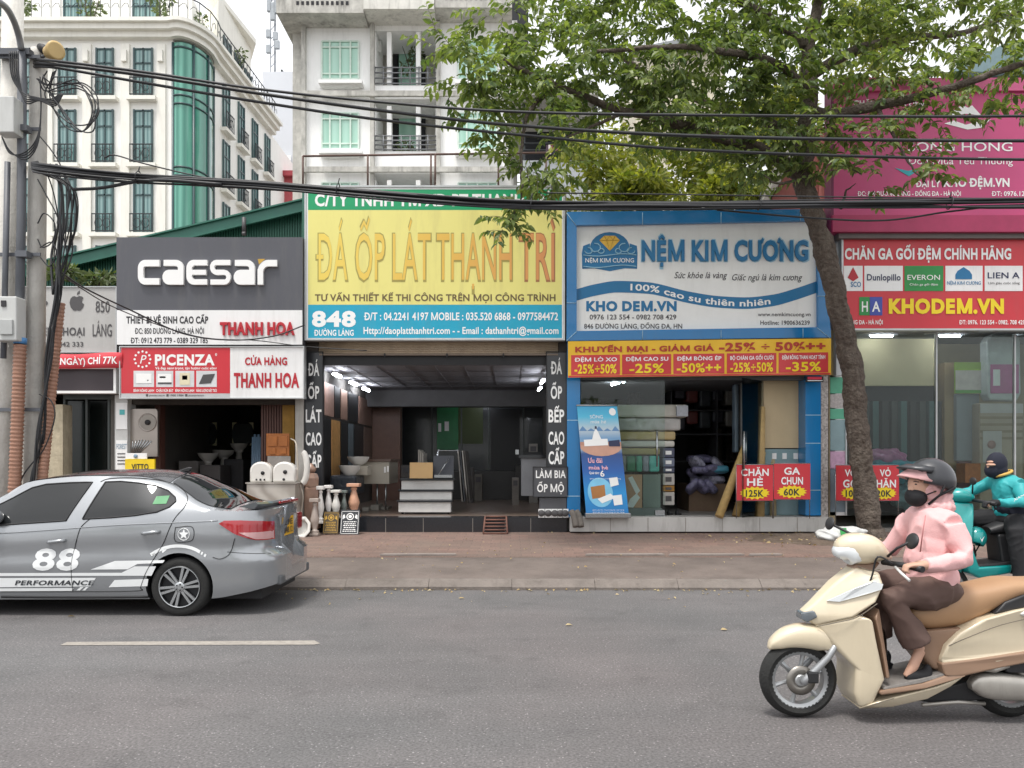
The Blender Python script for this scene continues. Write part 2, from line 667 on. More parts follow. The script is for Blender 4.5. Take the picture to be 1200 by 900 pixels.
def bush(name, label, cat, c, rad, n, L, mat, group=None, stems=3, trunkz=None):
 """a small shrub: stems and a crown of separate leaves"""
 c = Vector(c)
 z0 = trunkz if trunkz is not None else c.z - rad[2]
 t = thing(name, label, cat, (c.x, c.y, z0), group)
 bm = BM()
 for k in range(stems):
  a = k * 2.4
  tube(bm, catmull([(c.x + .03 * math.cos(a), c.y, z0), (c.x + rad[0] * .3 * math.cos(a), c.y + rad[1] * .3 * math.sin(a), (z0 + c.z) / 2 + .1),
       (c.x + rad[0] * .7 * math.cos(a), c.y + rad[1] * .7 * math.sin(a), c.z + rad[2] * .4)], 3), [.02 * max(1, rad[2])] * 6 + [.008], 5)
 obj('stem', bm, M_BARK, t)
 lv = Leaves(int(c.x * 91 + c.z * 37) & 0xffff)
 for k in range(max(4, n // 60)):
  v = Vector((rnd.gauss(0, .45) * rad[0], rnd.gauss(0, .45) * rad[1], rnd.gauss(0, .45) * rad[2]))
  lv.clump(c + v, (rad[0] * .45, rad[1] * .45, rad[2] * .38), 60, L)
 lv.build('foliage', mat, t)
 return t
# ================================================================ ground, road, kerb, pavement
def asphalt():
 m = pm('asphalt', (0.115, 0.110, 0.107), rough=0.88, var=0)
 n, l, b = nodes_of(m)
 t = n.new('ShaderNodeTexCoord')
 def noise(scale, detail, lo, hi, a, c, stretch=None):
  z = n.new('ShaderNodeTexNoise')
  z.inputs['Scale'].default_value = scale
  z.inputs['Detail'].default_value = detail
  z.inputs['Roughness'].default_value = 0.6
  if stretch:
   mp = n.new('ShaderNodeMapping')
   mp.inputs['Scale'].default_value = stretch
   l.new(t.outputs['Object'], mp.inputs['Vector'])
   l.new(mp.outputs[0], z.inputs['Vector'])
  else:
   l.new(t.outputs['Object'], z.inputs['Vector'])
  r = n.new('ShaderNodeMapRange')
  r.inputs['From Min'].default_value, r.inputs['From Max'].default_value = lo, hi
  r.inputs['To Min'].default_value, r.inputs['To Max'].default_value = a, c
  l.new(z.outputs['Fac'], r.inputs['Value'])
  return r.outputs[0], z
 def mulv(a, c):
  q = n.new('ShaderNodeMath')
  q.operation = 'MULTIPLY'
  l.new(a, q.inputs[0])
  l.new(c, q.inputs[1])
  return q.outputs[0]
 a1, _ = noise(0.5, 8, 0.3, 0.7, 0.78, 1.2)
 a2, _ = noise(1.3, 5, 0.3, 0.7, 0.9, 1.1, (0.12, 1.2, 1))     # tyre-worn bands along the road
 a3, zz = noise(62, 4, 0.25, 0.75, 0.45, 1.55)                  # the stones of the surface
 a6, _ = noise(2.6, 7, 0.56, 0.72, 1.0, 0.8)                    # oil and rubber stains
 f = mulv(mulv(mulv(a1, a2), a3), a6)
 vor = n.new('ShaderNodeTexVoronoi')                             # pale chips
 vor.inputs['Scale'].default_value = 30
 l.new(t.outputs['Object'], vor.inputs['Vector'])
 vr = n.new('ShaderNodeMapRange')
 vr.inputs['From Min'].default_value, vr.inputs['From Max'].default_value = 0.1, 0.17
 vr.inputs['To Min'].default_value, vr.inputs['To Max'].default_value = 2.3, 1.0
 l.new(vor.outputs['Distance'], vr.inputs['Value'])
 f = mulv(f, vr.outputs[0])
 z5 = n.new('ShaderNodeTexNoise')
 z5.inputs['Scale'].default_value = 0.9
 z5.inputs['Detail'].default_value = 6
 l.new(t.outputs['Object'], z5.inputs['Vector'])
 mxv = n.new('ShaderNodeMix')
 mxv.data_type = 'VECTOR'
 mxv.inputs['Factor'].default_value = 0.35
 l.new(t.outputs['Object'], mxv.inputs[4])
 l.new(z5.outputs['Color'], mxv.inputs[5])
 v2 = n.new('ShaderNodeTexVoronoi')
 v2.feature = 'DISTANCE_TO_EDGE'
 v2.inputs['Scale'].default_value = 0.42
 l.new(mxv.outputs[1], v2.inputs['Vector'])
 cr = n.new('ShaderNodeMapRange')
 cr.inputs['From Min'].default_value, cr.inputs['From Max'].default_value = 0.0, 0.005
 cr.inputs['To Min'].default_value, cr.inputs['To Max'].default_value = 0.93, 1.0
 l.new(v2.outputs['Distance'], cr.inputs['Value'])
 f = mulv(f, cr.outputs[0])
 v = n.new('ShaderNodeVectorMath')
 v.operation = 'SCALE'
 l.new(f, v.inputs['Scale'])
 mix = n.new('ShaderNodeMix')
 mix.data_type = 'RGBA'
 mix.inputs['A'].default_value = (0.118, 0.115, 0.115, 1)
 mix.inputs['B'].default_value = (0.113, 0.103, 0.102, 1)
 q, _ = noise(0.25, 3, 0.4, 0.6, 0, 1)
 l.new(q, mix.inputs['Factor'])
 l.new(mix.outputs['Result'], v.inputs[0])
 l.new(v.outputs[0], b.inputs['Base Color'])
 bp = n.new('ShaderNodeBump')
 bp.inputs['Strength'].default_value = 0.5
 bp.inputs['Distance'].default_value = 0.008
 l.new(zz.outputs['Fac'], bp.inputs['Height'])
 l.new(bp.outputs[0], b.inputs['Normal'])
 return m
def paving(name, c1, c2, cm, w, h, dirt=0.6, offs=0.5, mort=0.02):
 m = pm(name, c1, rough=0.85, var=0)
 n, l, b = nodes_of(m)
 t = n.new('ShaderNodeTexCoord')
 br = n.new('ShaderNodeTexBrick')
 br.inputs['Color1'].default_value = (*lin(c1), 1)
 br.inputs['Color2'].default_value = (*lin(c2), 1)
 br.inputs['Mortar'].default_value = (*lin(cm), 1)
 br.inputs['Scale'].default_value = 1
 br.inputs['Mortar Size'].default_value = mort * h
 br.inputs['Brick Width'].default_value = w
 br.inputs['Row Height'].default_value = h
 br.offset = offs
 zw = n.new('ShaderNodeTexNoise')
 zw.inputs['Scale'].default_value = 3
 l.new(t.outputs['Object'], zw.inputs['Vector'])
 mv = n.new('ShaderNodeMix')
 mv.data_type = 'VECTOR'
 mv.inputs['Factor'].default_value = 0.05
 l.new(t.outputs['Object'], mv.inputs[4])
 l.new(zw.outputs['Color'], mv.inputs[5])
 l.new(mv.outputs[1], br.inputs['Vector'])
 z = n.new('ShaderNodeTexNoise')
 z.inputs['Scale'].default_value = 1.1
 z.inputs['Detail'].default_value = 9
 z.inputs['Roughness'].default_value = 0.7
 l.new(t.outputs['Object'], z.inputs['Vector'])
 r = n.new('ShaderNodeMapRange')
 r.inputs['From Min'].default_value, r.inputs['From Max'].default_value = 0.35, 0.7
 r.inputs['To Min'].default_value, r.inputs['To Max'].default_value = 0, dirt
 l.new(z.outputs['Fac'], r.inputs['Value'])
 mx = n.new('ShaderNodeMix')
 mx.data_type = 'RGBA'
 l.new(r.outputs[0], mx.inputs['Factor'])
 l.new(br.outputs['Color'], mx.inputs['A'])
 mx.inputs['B'].default_value = (*lin('#75695f'), 1)
 z2 = n.new('ShaderNodeTexNoise')
 z2.inputs['Scale'].default_value = 38
 z2.inputs['Detail'].default_value = 5
 l.new(t.outputs['Object'], z2.inputs['Vector'])
 r2 = n.new('ShaderNodeMapRange')
 r2.inputs['To Min'].default_value, r2.inputs['To Max'].default_value = 0.55, 1.45
 l.new(z2.outputs['Fac'], r2.inputs['Value'])
 v = n.new('ShaderNodeVectorMath')
 v.operation = 'SCALE'
 l.new(mx.outputs['Result'], v.inputs[0])
 l.new(r2.outputs[0], v.inputs['Scale'])
 l.new(v.outputs[0], b.inputs['Base Color'])
 bp = n.new('ShaderNodeBump')
 bp.inputs['Strength'].default_value = 0.6
 bp.inputs['Distance'].default_value = 0.015
 ad = n.new('ShaderNodeMath')
 ad.operation = 'MULTIPLY_ADD'
 ad.inputs[1].default_value = 0.6
 l.new(z2.outputs['Fac'], ad.inputs[0])
 l.new(br.outputs['Fac'], ad.inputs[2])
 iv = n.new('ShaderNodeMath')
 iv.operation = 'MULTIPLY'
 iv.inputs[1].default_value = -1
 l.new(br.outputs['Fac'], iv.inputs[0])
 l.new(iv.outputs[0], ad.inputs[2])
 l.new(ad.outputs[0], bp.inputs['Height'])
 l.new(bp.outputs[0], b.inputs['Normal'])
 return m
def quad(bm, x0, x1, pts, mi=0):
 """strip across x through (y, z) points"""
 for (ya, za), (yb, zb) in zip(pts, pts[1:]):
  bm.faces.new([bm.verts.new(p) for p in ((x0, ya, za), (x1, ya, za), (x1, yb, zb), (x0, yb, zb))]).material_index = mi
def pavez(y):                                    # height of the pavement, which rises gently to the shops
 if y < 11.0: return 0.12 + (y - 9.36) / (11.0 - 9.36) * 0.05
 return 0.17 + min(1, (y - 11.0) / 3.0) * 0.08
bm = BM(); quad(bm, -700, 700, [(-500, -0.03), (1400, -0.03)])
struct(obj('ground', bm, pm('ground_soil', (0.16, 0.15, 0.135), rough=0.95, scale=0.3)))
bm = BM(); quad(bm, -150, 150, [(-25, 0), (9.2, 0)])
struct(obj('road', bm, asphalt()))
m_kerb = pm('kerb_concrete', '#756d67', rough=0.9, var=0.3, scale=2.5, dirt=0.85, dirtcol='#544d47', bump=0.5, bscale=40)
bm = BM()
x = -60.0
while x < 60:                                    # kerb stones with narrow joints
 L = 1.0
 pr = [(9.2, -0.02), (9.2, 0.035 + rnd.uniform(-.006, .006)), (9.3, 0.105 + rnd.uniform(-.006, .006)), (9.36, 0.118), (9.36, -0.02)]
 A = [bm.verts.new((x, *p)) for p in pr]; B = [bm.verts.new((x + L - 0.005, *p)) for p in pr]
 bm.faces.new(A); bm.faces.new(B[::-1])
 for i in range(5):
  bm.faces.new((A[i], B[i], B[(i + 1) % 5], A[(i + 1) % 5]))
 x += L
struct(obj('kerb', bm, m_kerb))
bm = BM(); quad(bm, -60, 60, [(9.34, -0.02), (9.345, pavez(9.36) - .004), (10.2, pavez(10.2)), (10.98, pavez(10.98))])
struct(obj('pavement_edge', bm, pm('worn_concrete', '#6a605a', rough=0.9, var=0.3, scale=1.3, dirt=0.7, dirtcol='#544c46', bump=0.7, bscale=45)))
bm = BM(); quad(bm, -60, 60, [(10.98, 0.165), (10.985, 0.18), (12.2, pavez(12.2) + .006), (14.02, 0.25)])
struct(obj('pavement', bm, paving('red_brown_pavers', '#83695f', '#6f5a52', '#443c37', 0.30, 0.17, 0.75)))
bm = BM(); quad(bm, -60, 60, [(14.02, 0.246), (62, 0.246)])
struct(obj('courtyard_ground', bm, pm('yard_concrete', '#6f6a64', rough=0.9, scale=0.8)))
bm = BM()
dash = [(-3.79, 6.44), (-1.665, 6.46), (-1.62, 6.5), (-1.70, 6.61), (-3.80, 6.555)]
m_line = pm('worn_road_paint', '#938d85', rough=0.85, var=0.25, scale=18, dirt=0.75, dirtcol='#78736d')
for k in range(-3, 6):
 bm.faces.new([bm.verts.new((px + k * 8.6, py, 0.004)) for px, py in dash])
struct(obj('road_markings', bm, m_line))
bm = BM()
for a, b in ((1.05, 2.2), (2.25, 3.35), (3.4, 3.9), (-4.6, -3.5), (-1.9, -0.8)):
 q = [(a, 11.02), (b, 11.06), (b - .03, 11.16), (a + .05, 11.13)]
 z0 = 0.186
 vv = [bm.verts.new((x, y, z0)) for x, y in q]
 tp = [bm.verts.new((x, y, z0 + .022)) for x, y in q]
 bm.faces.new(tp)
 for i in range(4):
  bm.faces.new((vv[i], vv[(i + 1) % 4], tp[(i + 1) % 4], tp[i]))
struct(obj('paving_edge_strip', bm, pm('pale_mortar', '#8f8680', rough=0.9, var=0.2, scale=5, dirt=.5)))
# ================================================================ buildings behind the shops
m_hwhite = pm('cream_render', '#f6f5f0', rough=0.8, var=0.05, scale=0.5, dirt=0.12, dirtcol='#b9b3a2')
m_htrim = pm('cream_trim', '#eeece3', rough=0.8, var=0.06, scale=0.8, dirt=0.25, dirtcol='#a39c8a')
m_iron = pm('black_iron', '#2c3133', rough=0.5, var=0.1)
m_dkframe = pm('dark_green_frame', '#3c5355', rough=0.4, var=0.05)
def curtain_glass(name, c1, c2, sc):
 m = pm(name, c1, rough=0.12, var=0, coat=0.6)
 n, l, b = nodes_of(m)
 t = n.new('ShaderNodeTexCoord')
 w = n.new('ShaderNodeTexWave')
 w.inputs['Scale'].default_value = sc
 w.inputs['Distortion'].default_value = 2.5
 w.inputs['Detail'].default_value = 2
 mp = n.new('ShaderNodeMapping')
 mp.inputs['Scale'].default_value = (1, 1, 0.06)
 l.new(t.outputs['Object'], mp.inputs['Vector'])
 l.new(mp.outputs[0], w.inputs['Vector'])
 r = n.new('ShaderNodeMix')
 r.data_type = 'RGBA'
 r.inputs['A'].default_value = (*lin(c1), 1)
 r.inputs['B'].default_value = (*lin(c2), 1)
 l.new(w.outputs['Fac'], r.inputs['Factor'])
 l.new(r.outputs['Result'], b.inputs['Base Color'])
 return m
m_teal = curtain_glass('teal_curtain_glass', '#547a7a', '#86a5a2', 1.6)
m_green = curtain_glass('green_tower_glass', '#358270', '#6bb09c', 0.9)
m_mint = curtain_glass('mint_shutter_glass', '#9ac7b4', '#add6c5', 0.6)
HY = 41.0
hotel = thing('hotel_building', 'cream white corner hotel with teal windows and a curved green glass tower', 'building', (X(120, HY), HY, 0.25))
zt, zb = Z(46, HY), 0.25
xl, xc = X(-60, HY), X(203, HY)
sA, sB = Vector((X(250, 43.5), 43.5)), Vector((X(318, 53), 53))          # the flank runs away from the street
bm = BM()
prism(bm, [(xl, HY), (xc, HY), (xc + .1, HY + 2.2), (sA.x, sA.y), (sB.x, sB.y), (sB.x, 60), (xl, 60)], zb, zt, 'XY')
obj('wall', bm, m_hwhite, hotel)
bm = BM()                                                                # string of pilasters and cornice
for px in (103, 148, 190, 58, 14, -20):
 bm = BM(); box(bm, X(px - 5, HY), X(px + 5, HY), HY - .14, HY - .002, zb, zt - .3)
 box(bm, X(px - 3, HY), X(px + 3, HY), HY - .3, HY - .15, zt - 1.3, zt - .7)
 obj('pilaster', bm, m_htrim, hotel)
def arc_corner(out):
 """plan curve of the rounded corner, pushed outward by out"""
 a, b = Vector((xc, HY)), sA
 pts = []
 ctr = Vector((xc - .2, HY + 3.2))
 for k in range(13):
  t = k / 12
  p = a.lerp(b, t)
  d = (p - ctr).normalized()
  bulge = math.sin(t * math.pi) * 1.05
  pts.append(p + d * (bulge + out))
 return pts
bm = BM()
for (o0, o1, z0, z1) in ((0, .35, zt - .05, zt + .25), (0, .6, zt + .252, zt + .55), (0, .8, zt + .552, zt + .75)):
 fd = (sB - sA).normalized()
 nrm = Vector((fd.y, -fd.x))
 outer = [Vector((xl, HY - o1)), Vector((xc, HY - o1))] + arc_corner(o1)[1:-1] + [sA + nrm * o1, sB + nrm * o1]
 inner = [Vector((xl, HY + .3)), Vector((xc - .3, HY + .6)), sA - nrm * .5 - Vector((.2, 0)), sB - nrm * .5]
 prism(bm, [tuple(p) for p in outer] + [tuple(p) for p in inner[::-1]], z0, z1, 'XY')
obj('cornice', bm, m_htrim, hotel)
def far_window(parent, o, u, w, z0, z1, rail=True, glassm=m_teal, name='window'):
 """o: lower-left corner in plan, u: direction along the wall; frame, pane, sill and iron railing"""
 o, u = Vector(o), Vector(u).normalized()
 nrm = Vector((u.y, -u.x))
 def M(a, b): return o + u * a + nrm * b
 def bx(bm, a0, a1, b0, b1, c0, c1, mi):
  pts = [M(a0, b0), M(a1, b0), M(a1, b1), M(a0, b1)]
  prism(bm, [tuple(p) for p in pts], c0, c1, 'XY', mi)
 bm = BM()
 bx(bm, 0, w, 0.02, .05, z0, z1, 0)
 for a in (0, w - .09):
  bx(bm, a, a + .09, .05, .12, z0, z1, 1)
 bx(bm, w / 2 - .04, w / 2 + .04, .05, .1, z0, z1, 1)
 for c in (z0, z0 + (z1 - z0) * .68, z1 - .1):
  bx(bm, .09, w - .09, .05, .1, c, c + .08, 1)
 wdw = obj(name, bm, [glassm, m_dkframe], parent)
 if rail:
  bm = BM()
  bx(bm, -.25, w + .25, 0.01, .38, z0 - .22, z0 - .02, 0)
  obj('sill', bm, m_htrim, wdw)
  bm = BM()
  h = .95
  for c in (z0 + .05, z0 + h):
   bx(bm, -.1, w + .1, .28, .33, c, c + .05, 0)
  k = int(w / .14)
  for i in range(k + 1):
   a = -.08 + i * (w + .16) / k
   bx(bm, a - .015, a + .015, .29, .32, z0 + .1, z0 + h, 0)
  for i in range(2):
   c = M(w * (.28 + .44 * i), .305)
   tube(bm, [(c.x + u.x * .2 * math.cos(t), c.y + u.y * .2 * math.cos(t), z0 + .5 + .25 * math.sin(t)) for t in [j * math.pi / 6 for j in range(13)]], .02, 4)
  obj('railing', bm, m_iron, wdw)
 return wdw
rows = [(57, 115), (129, 193), (209, 274), (288, 350)]
for a, b in ((113, 134), (157, 180), (69, 90), (26, 46), (-16, 4)):
 for y0, y1 in rows:
  far_window(hotel, (X(a, HY), HY), (1, 0), X(b, HY) - X(a, HY), Z(y1, HY), Z(y0, HY))
fd = (sB - sA).normalized()
for s in (1.2, 3.5, 5.8, 8.1):
 for y0, y1 in rows:
  p = sA + fd * s
  far_window(hotel, p, fd, .95, Z(y1, HY), Z(y0, HY))
bm = BM()
arc = arc_corner(0)
zr = [Z(300, HY), Z(206, HY), Z(122, HY), Z(56, HY)]
for p, q in zip(arc, arc[1:]):
 bm.faces.new([bm.verts.new(v) for v in ((*p, zb), (*q, zb), (*q, zt - .2), (*p, zt - .2))]).smooth = True
bmesh.ops.remove_doubles(bm, verts=bm.verts, dist=.001)
tower = obj('glass_tower', bm, m_green, hotel)
bm = BM()
for k in (0, 6, 9, 12):
 p = arc_corner(.03)[k]
 tube(bm, [(*p, zb), (*p, zt - .2)], .07, 6)
for z in zr:
 for dz in (0, .45):
  tube(bm, [(*p, z + dz) for p in arc_corner(.02)], .055, 5)
obj('glazing_bar', bm, m_dkframe, tower)
bm = BM()
sy = HY + 3.2
prism(bm, [(xl, sy), (X(225, sy), sy), (X(240, sy + 3), sy + 4), (X(262, 56), 56), (xl, 60)], zt, zt + 4.2, 'XY')
obj('set_back_storey', bm, m_hwhite, hotel)
for a, b in ((75, 108), (156, 186), (-10, 12)):
 far_window(hotel, (X(a, sy), sy), (1, 0), X(b, sy) - X(a, sy), Z(36, sy), Z(-4, sy), rail=False, name='terrace_window')
bm = BM()
rl = [Vector((xl, HY - .45)), Vector((xc, HY - .45))] + arc_corner(.45)[1:-1:2] + [sA + Vector((.4, 0)), sB + Vector((.4, 0))]
z0 = zt + .78
for dz in (0.1, 1.25):
 tube(bm, [(*p, z0 + dz) for p in rl], .035, 5)
for p, q in zip(rl, rl[1:]):
 L = (q - p).length
 k = max(1, int(L / .5))
 for i in range(k):
  c = p.lerp(q, i / k)
  tube(bm, [(*c, z0), (*c, z0 + 1.28)], .02, 4)
  d = (q - p).normalized()
  m2 = p.lerp(q, (i + .5) / k)
  tube(bm, [(m2.x + d.x * .2 * math.cos(t), m2.y + d.y * .2 * math.cos(t), z0 + .65 + .33 * math.sin(t) * math.cos(t / 2)) for t in [j * math.pi / 4 for j in range(9)]], .016, 4)
obj('roof_railing', bm, m_iron, hotel)
bm = BM()
ufl = 46.0
prism(bm, [(X(256, ufl), ufl), (X(294, 52), 52), (X(280, 58), 58), (X(230, 58), 58), (X(240, 50), 50)], zt, Z(-6, ufl), 'XY')
prism(bm, [(X(246, ufl - .8), ufl - .8), (X(300, 51.4), 51.4), (X(284, 58), 58), (X(228, 58), 58)], Z(-6, ufl) + .002, Z(-12, ufl), 'XY')
obj('upper_storey', bm, m_htrim, hotel)
pA, pB = Vector((X(256, ufl), ufl)), Vector((X(294, 52), 52))
for s in (.7, 2.7, 4.6):
 d = (pB - pA).normalized()
 far_window(hotel, pA + d * s, d, 1.3, zt + .6, zt + 3.4, rail=False, glassm=m_dkframe, name='loggia')
for i, (px, py, Y, r) in enumerate(((24, 16, 42.2, 1.3), (104, 8, 42.4, 1.5), (190, 6, 42.0, 1.2), (240, 32, 45.2, 1.3), (277, 76, 49.0, 1.4))):
 c = P(px, py, Y)
 bush('terrace_plant', ['wispy plant on the hotel roof terrace above the grey pole', 'tall green plant on the hotel roof terrace by the middle teal window',
       'green plant on the hotel roof railing just left of its rounded corner', 'pale yellow-green plant on the hotel rail past the rounded corner',
       'plant hanging on the far flank railing of the hotel'][i], 'plant', c, (r * .55, r * .5, r * .8), 260, .28, M_LEAF_POT, 'plants on the hotel terrace', trunkz=zt + .76 if Y < 44 else zt + .4)
# ---- grey-blue tower block and the low red house between hotel and flats
bm = BM(); prism(bm, [(X(308, 62), 62), (X(352, 62), 62), (X(352, 62), 70), (X(308, 62), 70)], .2, Z(84, 62), 'XY')
tb = thing('tower_block', 'plain pale blue-grey block between hotel and flats', 'building', (X(330, 62), 62, .2))
obj('wall', bm, pm('bluegrey_render', '#c9ccd2', rough=.85, var=.04, scale=.3), tb)
bm = BM(); box(bm, X(322, 61.9), X(341, 61.9), 61.8, 61.98, Z(201, 62), Z(183, 62), 0)
box(bm, X(330.6, 61.9), X(331.4, 61.9), 61.75, 61.8, Z(201, 62), Z(183, 62), 1)
obj('window', bm, [pm('white_blind', '#e8eaea', rough=.3), m_dkframe], tb)
bm = BM()
for k in range(3): box(bm, X(326 + k * 3, 63), X(328 + k * 3, 63), 63, 63.6, Z(84, 62), Z(78 - k % 2 * 4, 62))
obj('roof_clutter', bm, m_iron, tb)
rh = thing('red_house', 'low house with a faded red upper wall beside the flats', 'building', (X(330, 56), 56, .2))
bm = BM(); prism(bm, [(X(314, 56), 56), (X(352, 56), 56), (X(352, 56), 61), (X(314, 56), 61)], .2, Z(208, 56), 'XY')
obj('wall', bm, pm('faded_red_render', '#b4565b', rough=.85), rh)
bm = BM(); box(bm, X(312, 56), X(353, 56), 55.6, 61.2, Z(208, 56) + .002, Z(202, 56)); obj('roof', bm, pm('pinkred_roof', '#a8474f', rough=.8), rh)
# ---- telecom mast
mt = thing('radio_mast', 'slim telecom mast with antenna panels against the white sky', 'mast', (X(320, 66), 66, .2))
bm = BM()
cx = X(320, 66)
for dx, dy in ((-.22, 0), (.22, 0), (0, .36)):
 tube(bm, [(cx + dx, 66 + dy, .2), (cx + dx, 66 + dy, Z(-30, 66))], .05, 5)
z = Z(90, 66)
while z < Z(-28, 66):
 tube(bm, [(cx - .22, 66, z), (cx + .22, 66, z + .5)], .03, 4)
 tube(bm, [(cx + .22, 66, z + .5), (cx, 66.36, z + .8)], .03, 4)
 z += .8
obj('lattice', bm, pm('mast_grey', '#8d9298', rough=.5), mt)
for k, (px, py) in enumerate(((316, 4), (324, 6), (320, 14), (315, 40), (323, 43), (325, 53), (315, 58))):
 bm = BM(); c = P(px, py, 65.6)
 box(bm, c.x - .2, c.x + .2, 65.4, 65.7, c.z - .75 if k < 3 else c.z - .35, c.z + .75 if k < 3 else c.z + .35)
 obj('antenna', bm, pm('antenna_grey', '#9fa5aa', rough=.4), mt, bevel=.04)
# ---- block of flats behind the yellow sign
AY = 35.0
m_flat = pm('flat_white_render', '#f7f7f5', rough=.85, var=.05, scale=.7, dirt=.3, dirtcol='#a7a49a')
m_moss = pm('mouldy_concrete', '#bcbab3', rough=.95, var=.35, scale=1.6, dirt=.85, dirtcol='#4c4a45')
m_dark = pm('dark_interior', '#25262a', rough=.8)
m_shade = pm('shaded_render', '#b9b6ae', rough=.9, var=.1, scale=.8, dirt=.35)  # greyer copy of the white render, loggia shade put into its colour
flats = thing('apartment_building', 'white block of flats with mint shutters and mouldy parapet', 'building', (X(470, AY), AY, .25))
x0, x1 = X(353, AY), X(606, AY)
bm = BM()
la, lb = X(438, AY), X(513, AY)                     # loggias between these
box(bm, x0, la, AY, AY + 8, .25, Z(24, AY)); box(bm, lb, x1, AY, AY + 8, .25, Z(24, AY))
box(bm, la, lb, AY + 2.2, AY + 8, .25, Z(24, AY))
for y0, y1 in ((100, 116), (177, 203), (24, 36), (255, 300)):
 box(bm, la, lb, AY + .002, AY + 2.198, Z(y1, AY), Z(y0, AY))
obj('wall', bm, m_flat, flats)
bm = BM()
box(bm, X(340, AY), X(352.8, AY), AY + .4, AY + 7, .25, Z(30, AY))
for px in (357, 437, 514, 604):
 box(bm, X(px - 2.2, AY), X(px + 2.2, AY), AY - .25, AY - .002, .25, Z(28, AY))
for py in (114, 202):
 box(bm, X(357, AY), X(606, AY), AY - .4, AY - .252, Z(py + 3, AY), Z(py - 3, AY))
obj('moulding', bm, m_moss, flats)
bm = BM()
box(bm, X(333, AY), X(432, AY), AY - 1.2, AY + 8, Z(33, AY), Z(9, AY), 0)
box(bm, X(432.3, AY), X(512, AY), AY - 1.3, AY + 8, Z(30, AY), Z(6, AY), 1)
box(bm, X(512.3, AY), X(600, AY), AY - 1.2, AY + 8, Z(27, AY), Z(4, AY), 0)
for k in range(11):
 for a, yy in ((356, 20), (524, 14)):
  px = a + k * 5.6
  box(bm, X(px, AY), X(px + 3, AY), AY - 1.22, AY - 1.202, Z(yy + 4, AY), Z(yy, AY), 2)
obj('parapet', bm, [m_moss, pm('patchy_white', '#dad8d0', rough=.9, var=.15, scale=2, dirt=.8, dirtcol='#6e6b65'), m_dark], flats)
bm = BM()
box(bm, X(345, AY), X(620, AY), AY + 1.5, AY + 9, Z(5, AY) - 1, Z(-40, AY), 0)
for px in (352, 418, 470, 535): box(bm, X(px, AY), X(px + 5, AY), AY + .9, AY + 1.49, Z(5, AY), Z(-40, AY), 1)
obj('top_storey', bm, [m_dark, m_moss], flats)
m_mframe = pm('mint_frame', '#cfe0d4', rough=.5)
for (a, b) in ((377, 420), (537, 582)):
 for y0, y1 in ((48, 92), (132, 174), (214, 250)):
  bm = BM()
  pbox(bm, a, y0, b, y1, AY - .03, .06, 0)
  for t in (0, .22, .5, .78, 1):
   px = a + (b - a) * t
   pbox(bm, px - .9, y0, px + .9, y1, AY - .1, .069, 1)
  for yy in (y0, y0 + 7, y1 - 6, y1):
   pbox(bm, a, yy - .8, b, yy + .8, AY - .09, .058, 1)
  w = obj('window', bm, [m_mint, m_mframe], flats)
  bm = BM(); pbox(bm, a - 4, y1 + 1, b + 4, y1 + 5, AY - .5, .49); pbox(bm, a, y1 + 5.1, b, y1 + 9, AY - .3, .29)
  obj('sill', bm, m_flat, w)
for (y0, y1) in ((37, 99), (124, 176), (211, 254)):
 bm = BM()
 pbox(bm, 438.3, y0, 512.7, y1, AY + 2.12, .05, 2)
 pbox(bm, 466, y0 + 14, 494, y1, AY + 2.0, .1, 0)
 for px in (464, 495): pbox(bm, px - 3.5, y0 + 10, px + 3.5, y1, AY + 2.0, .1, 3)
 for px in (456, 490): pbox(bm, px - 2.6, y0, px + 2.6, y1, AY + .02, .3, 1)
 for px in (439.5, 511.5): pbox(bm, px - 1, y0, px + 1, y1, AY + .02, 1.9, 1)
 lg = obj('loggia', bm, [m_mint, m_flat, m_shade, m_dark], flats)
 bm = BM()
 for t in (.68, .78, .88, .98):
  yy = y0 + (y1 - y0) * t
  tube(bm, [P(439, yy, AY - .05), P(512, yy, AY - .05)], .03, 5)
 for k in range(8):
  px = 439 + k * 10.4
  tube(bm, [P(px, y0 + (y1 - y0) * .66, AY - .05), P(px, y1, AY - .05)], .03, 5)
 obj('railing', bm, pm('galvanised', '#85878a', rough=.5, metal=.4), lg)
ac = BM(); pbox(ac, 440, 47, 446.5, 61, AY + .7, .5)
obj('air_conditioner', ac, pm('aircon_white', '#dedfdb', rough=.5), flats, bevel=.03)
c = P(480, 60, AY + 1.0)
bush('hanging_plant', 'red and green plant hanging in the top loggia of the flats', 'plant', c, (.7, .3, .8), 160, .18, M_LEAF_POT, stems=2)
bush('balcony_plant', 'low green plant along the lower loggia railing of the flats', 'plant', P(478, 172, AY + .6), (1.1, .3, .35), 200, .18, M_LEAF_POT, stems=3)
FY = 22.0
m_rust = pm('brown_steel', '#5b463f', rough=.7, var=.2, dirt=.3, dirtcol='#7a4a34')
bm = BM()
for (ax, ay, bx_, by) in ((355, 183, 640, 179), (355, 183, 355, 222), (431, 182, 431, 222), (510, 181, 510, 222), (505, 181, 505, 222), (584, 180, 584, 222), (640, 179, 640, 222)):
 tube(bm, [P(ax, ay, FY), P(bx_, by, FY)], .03, 6)
tag(obj('pipe_trestle', bm, m_rust), 'rusty brown pipe frame standing on the roof behind the yellow sign', 'trestle')
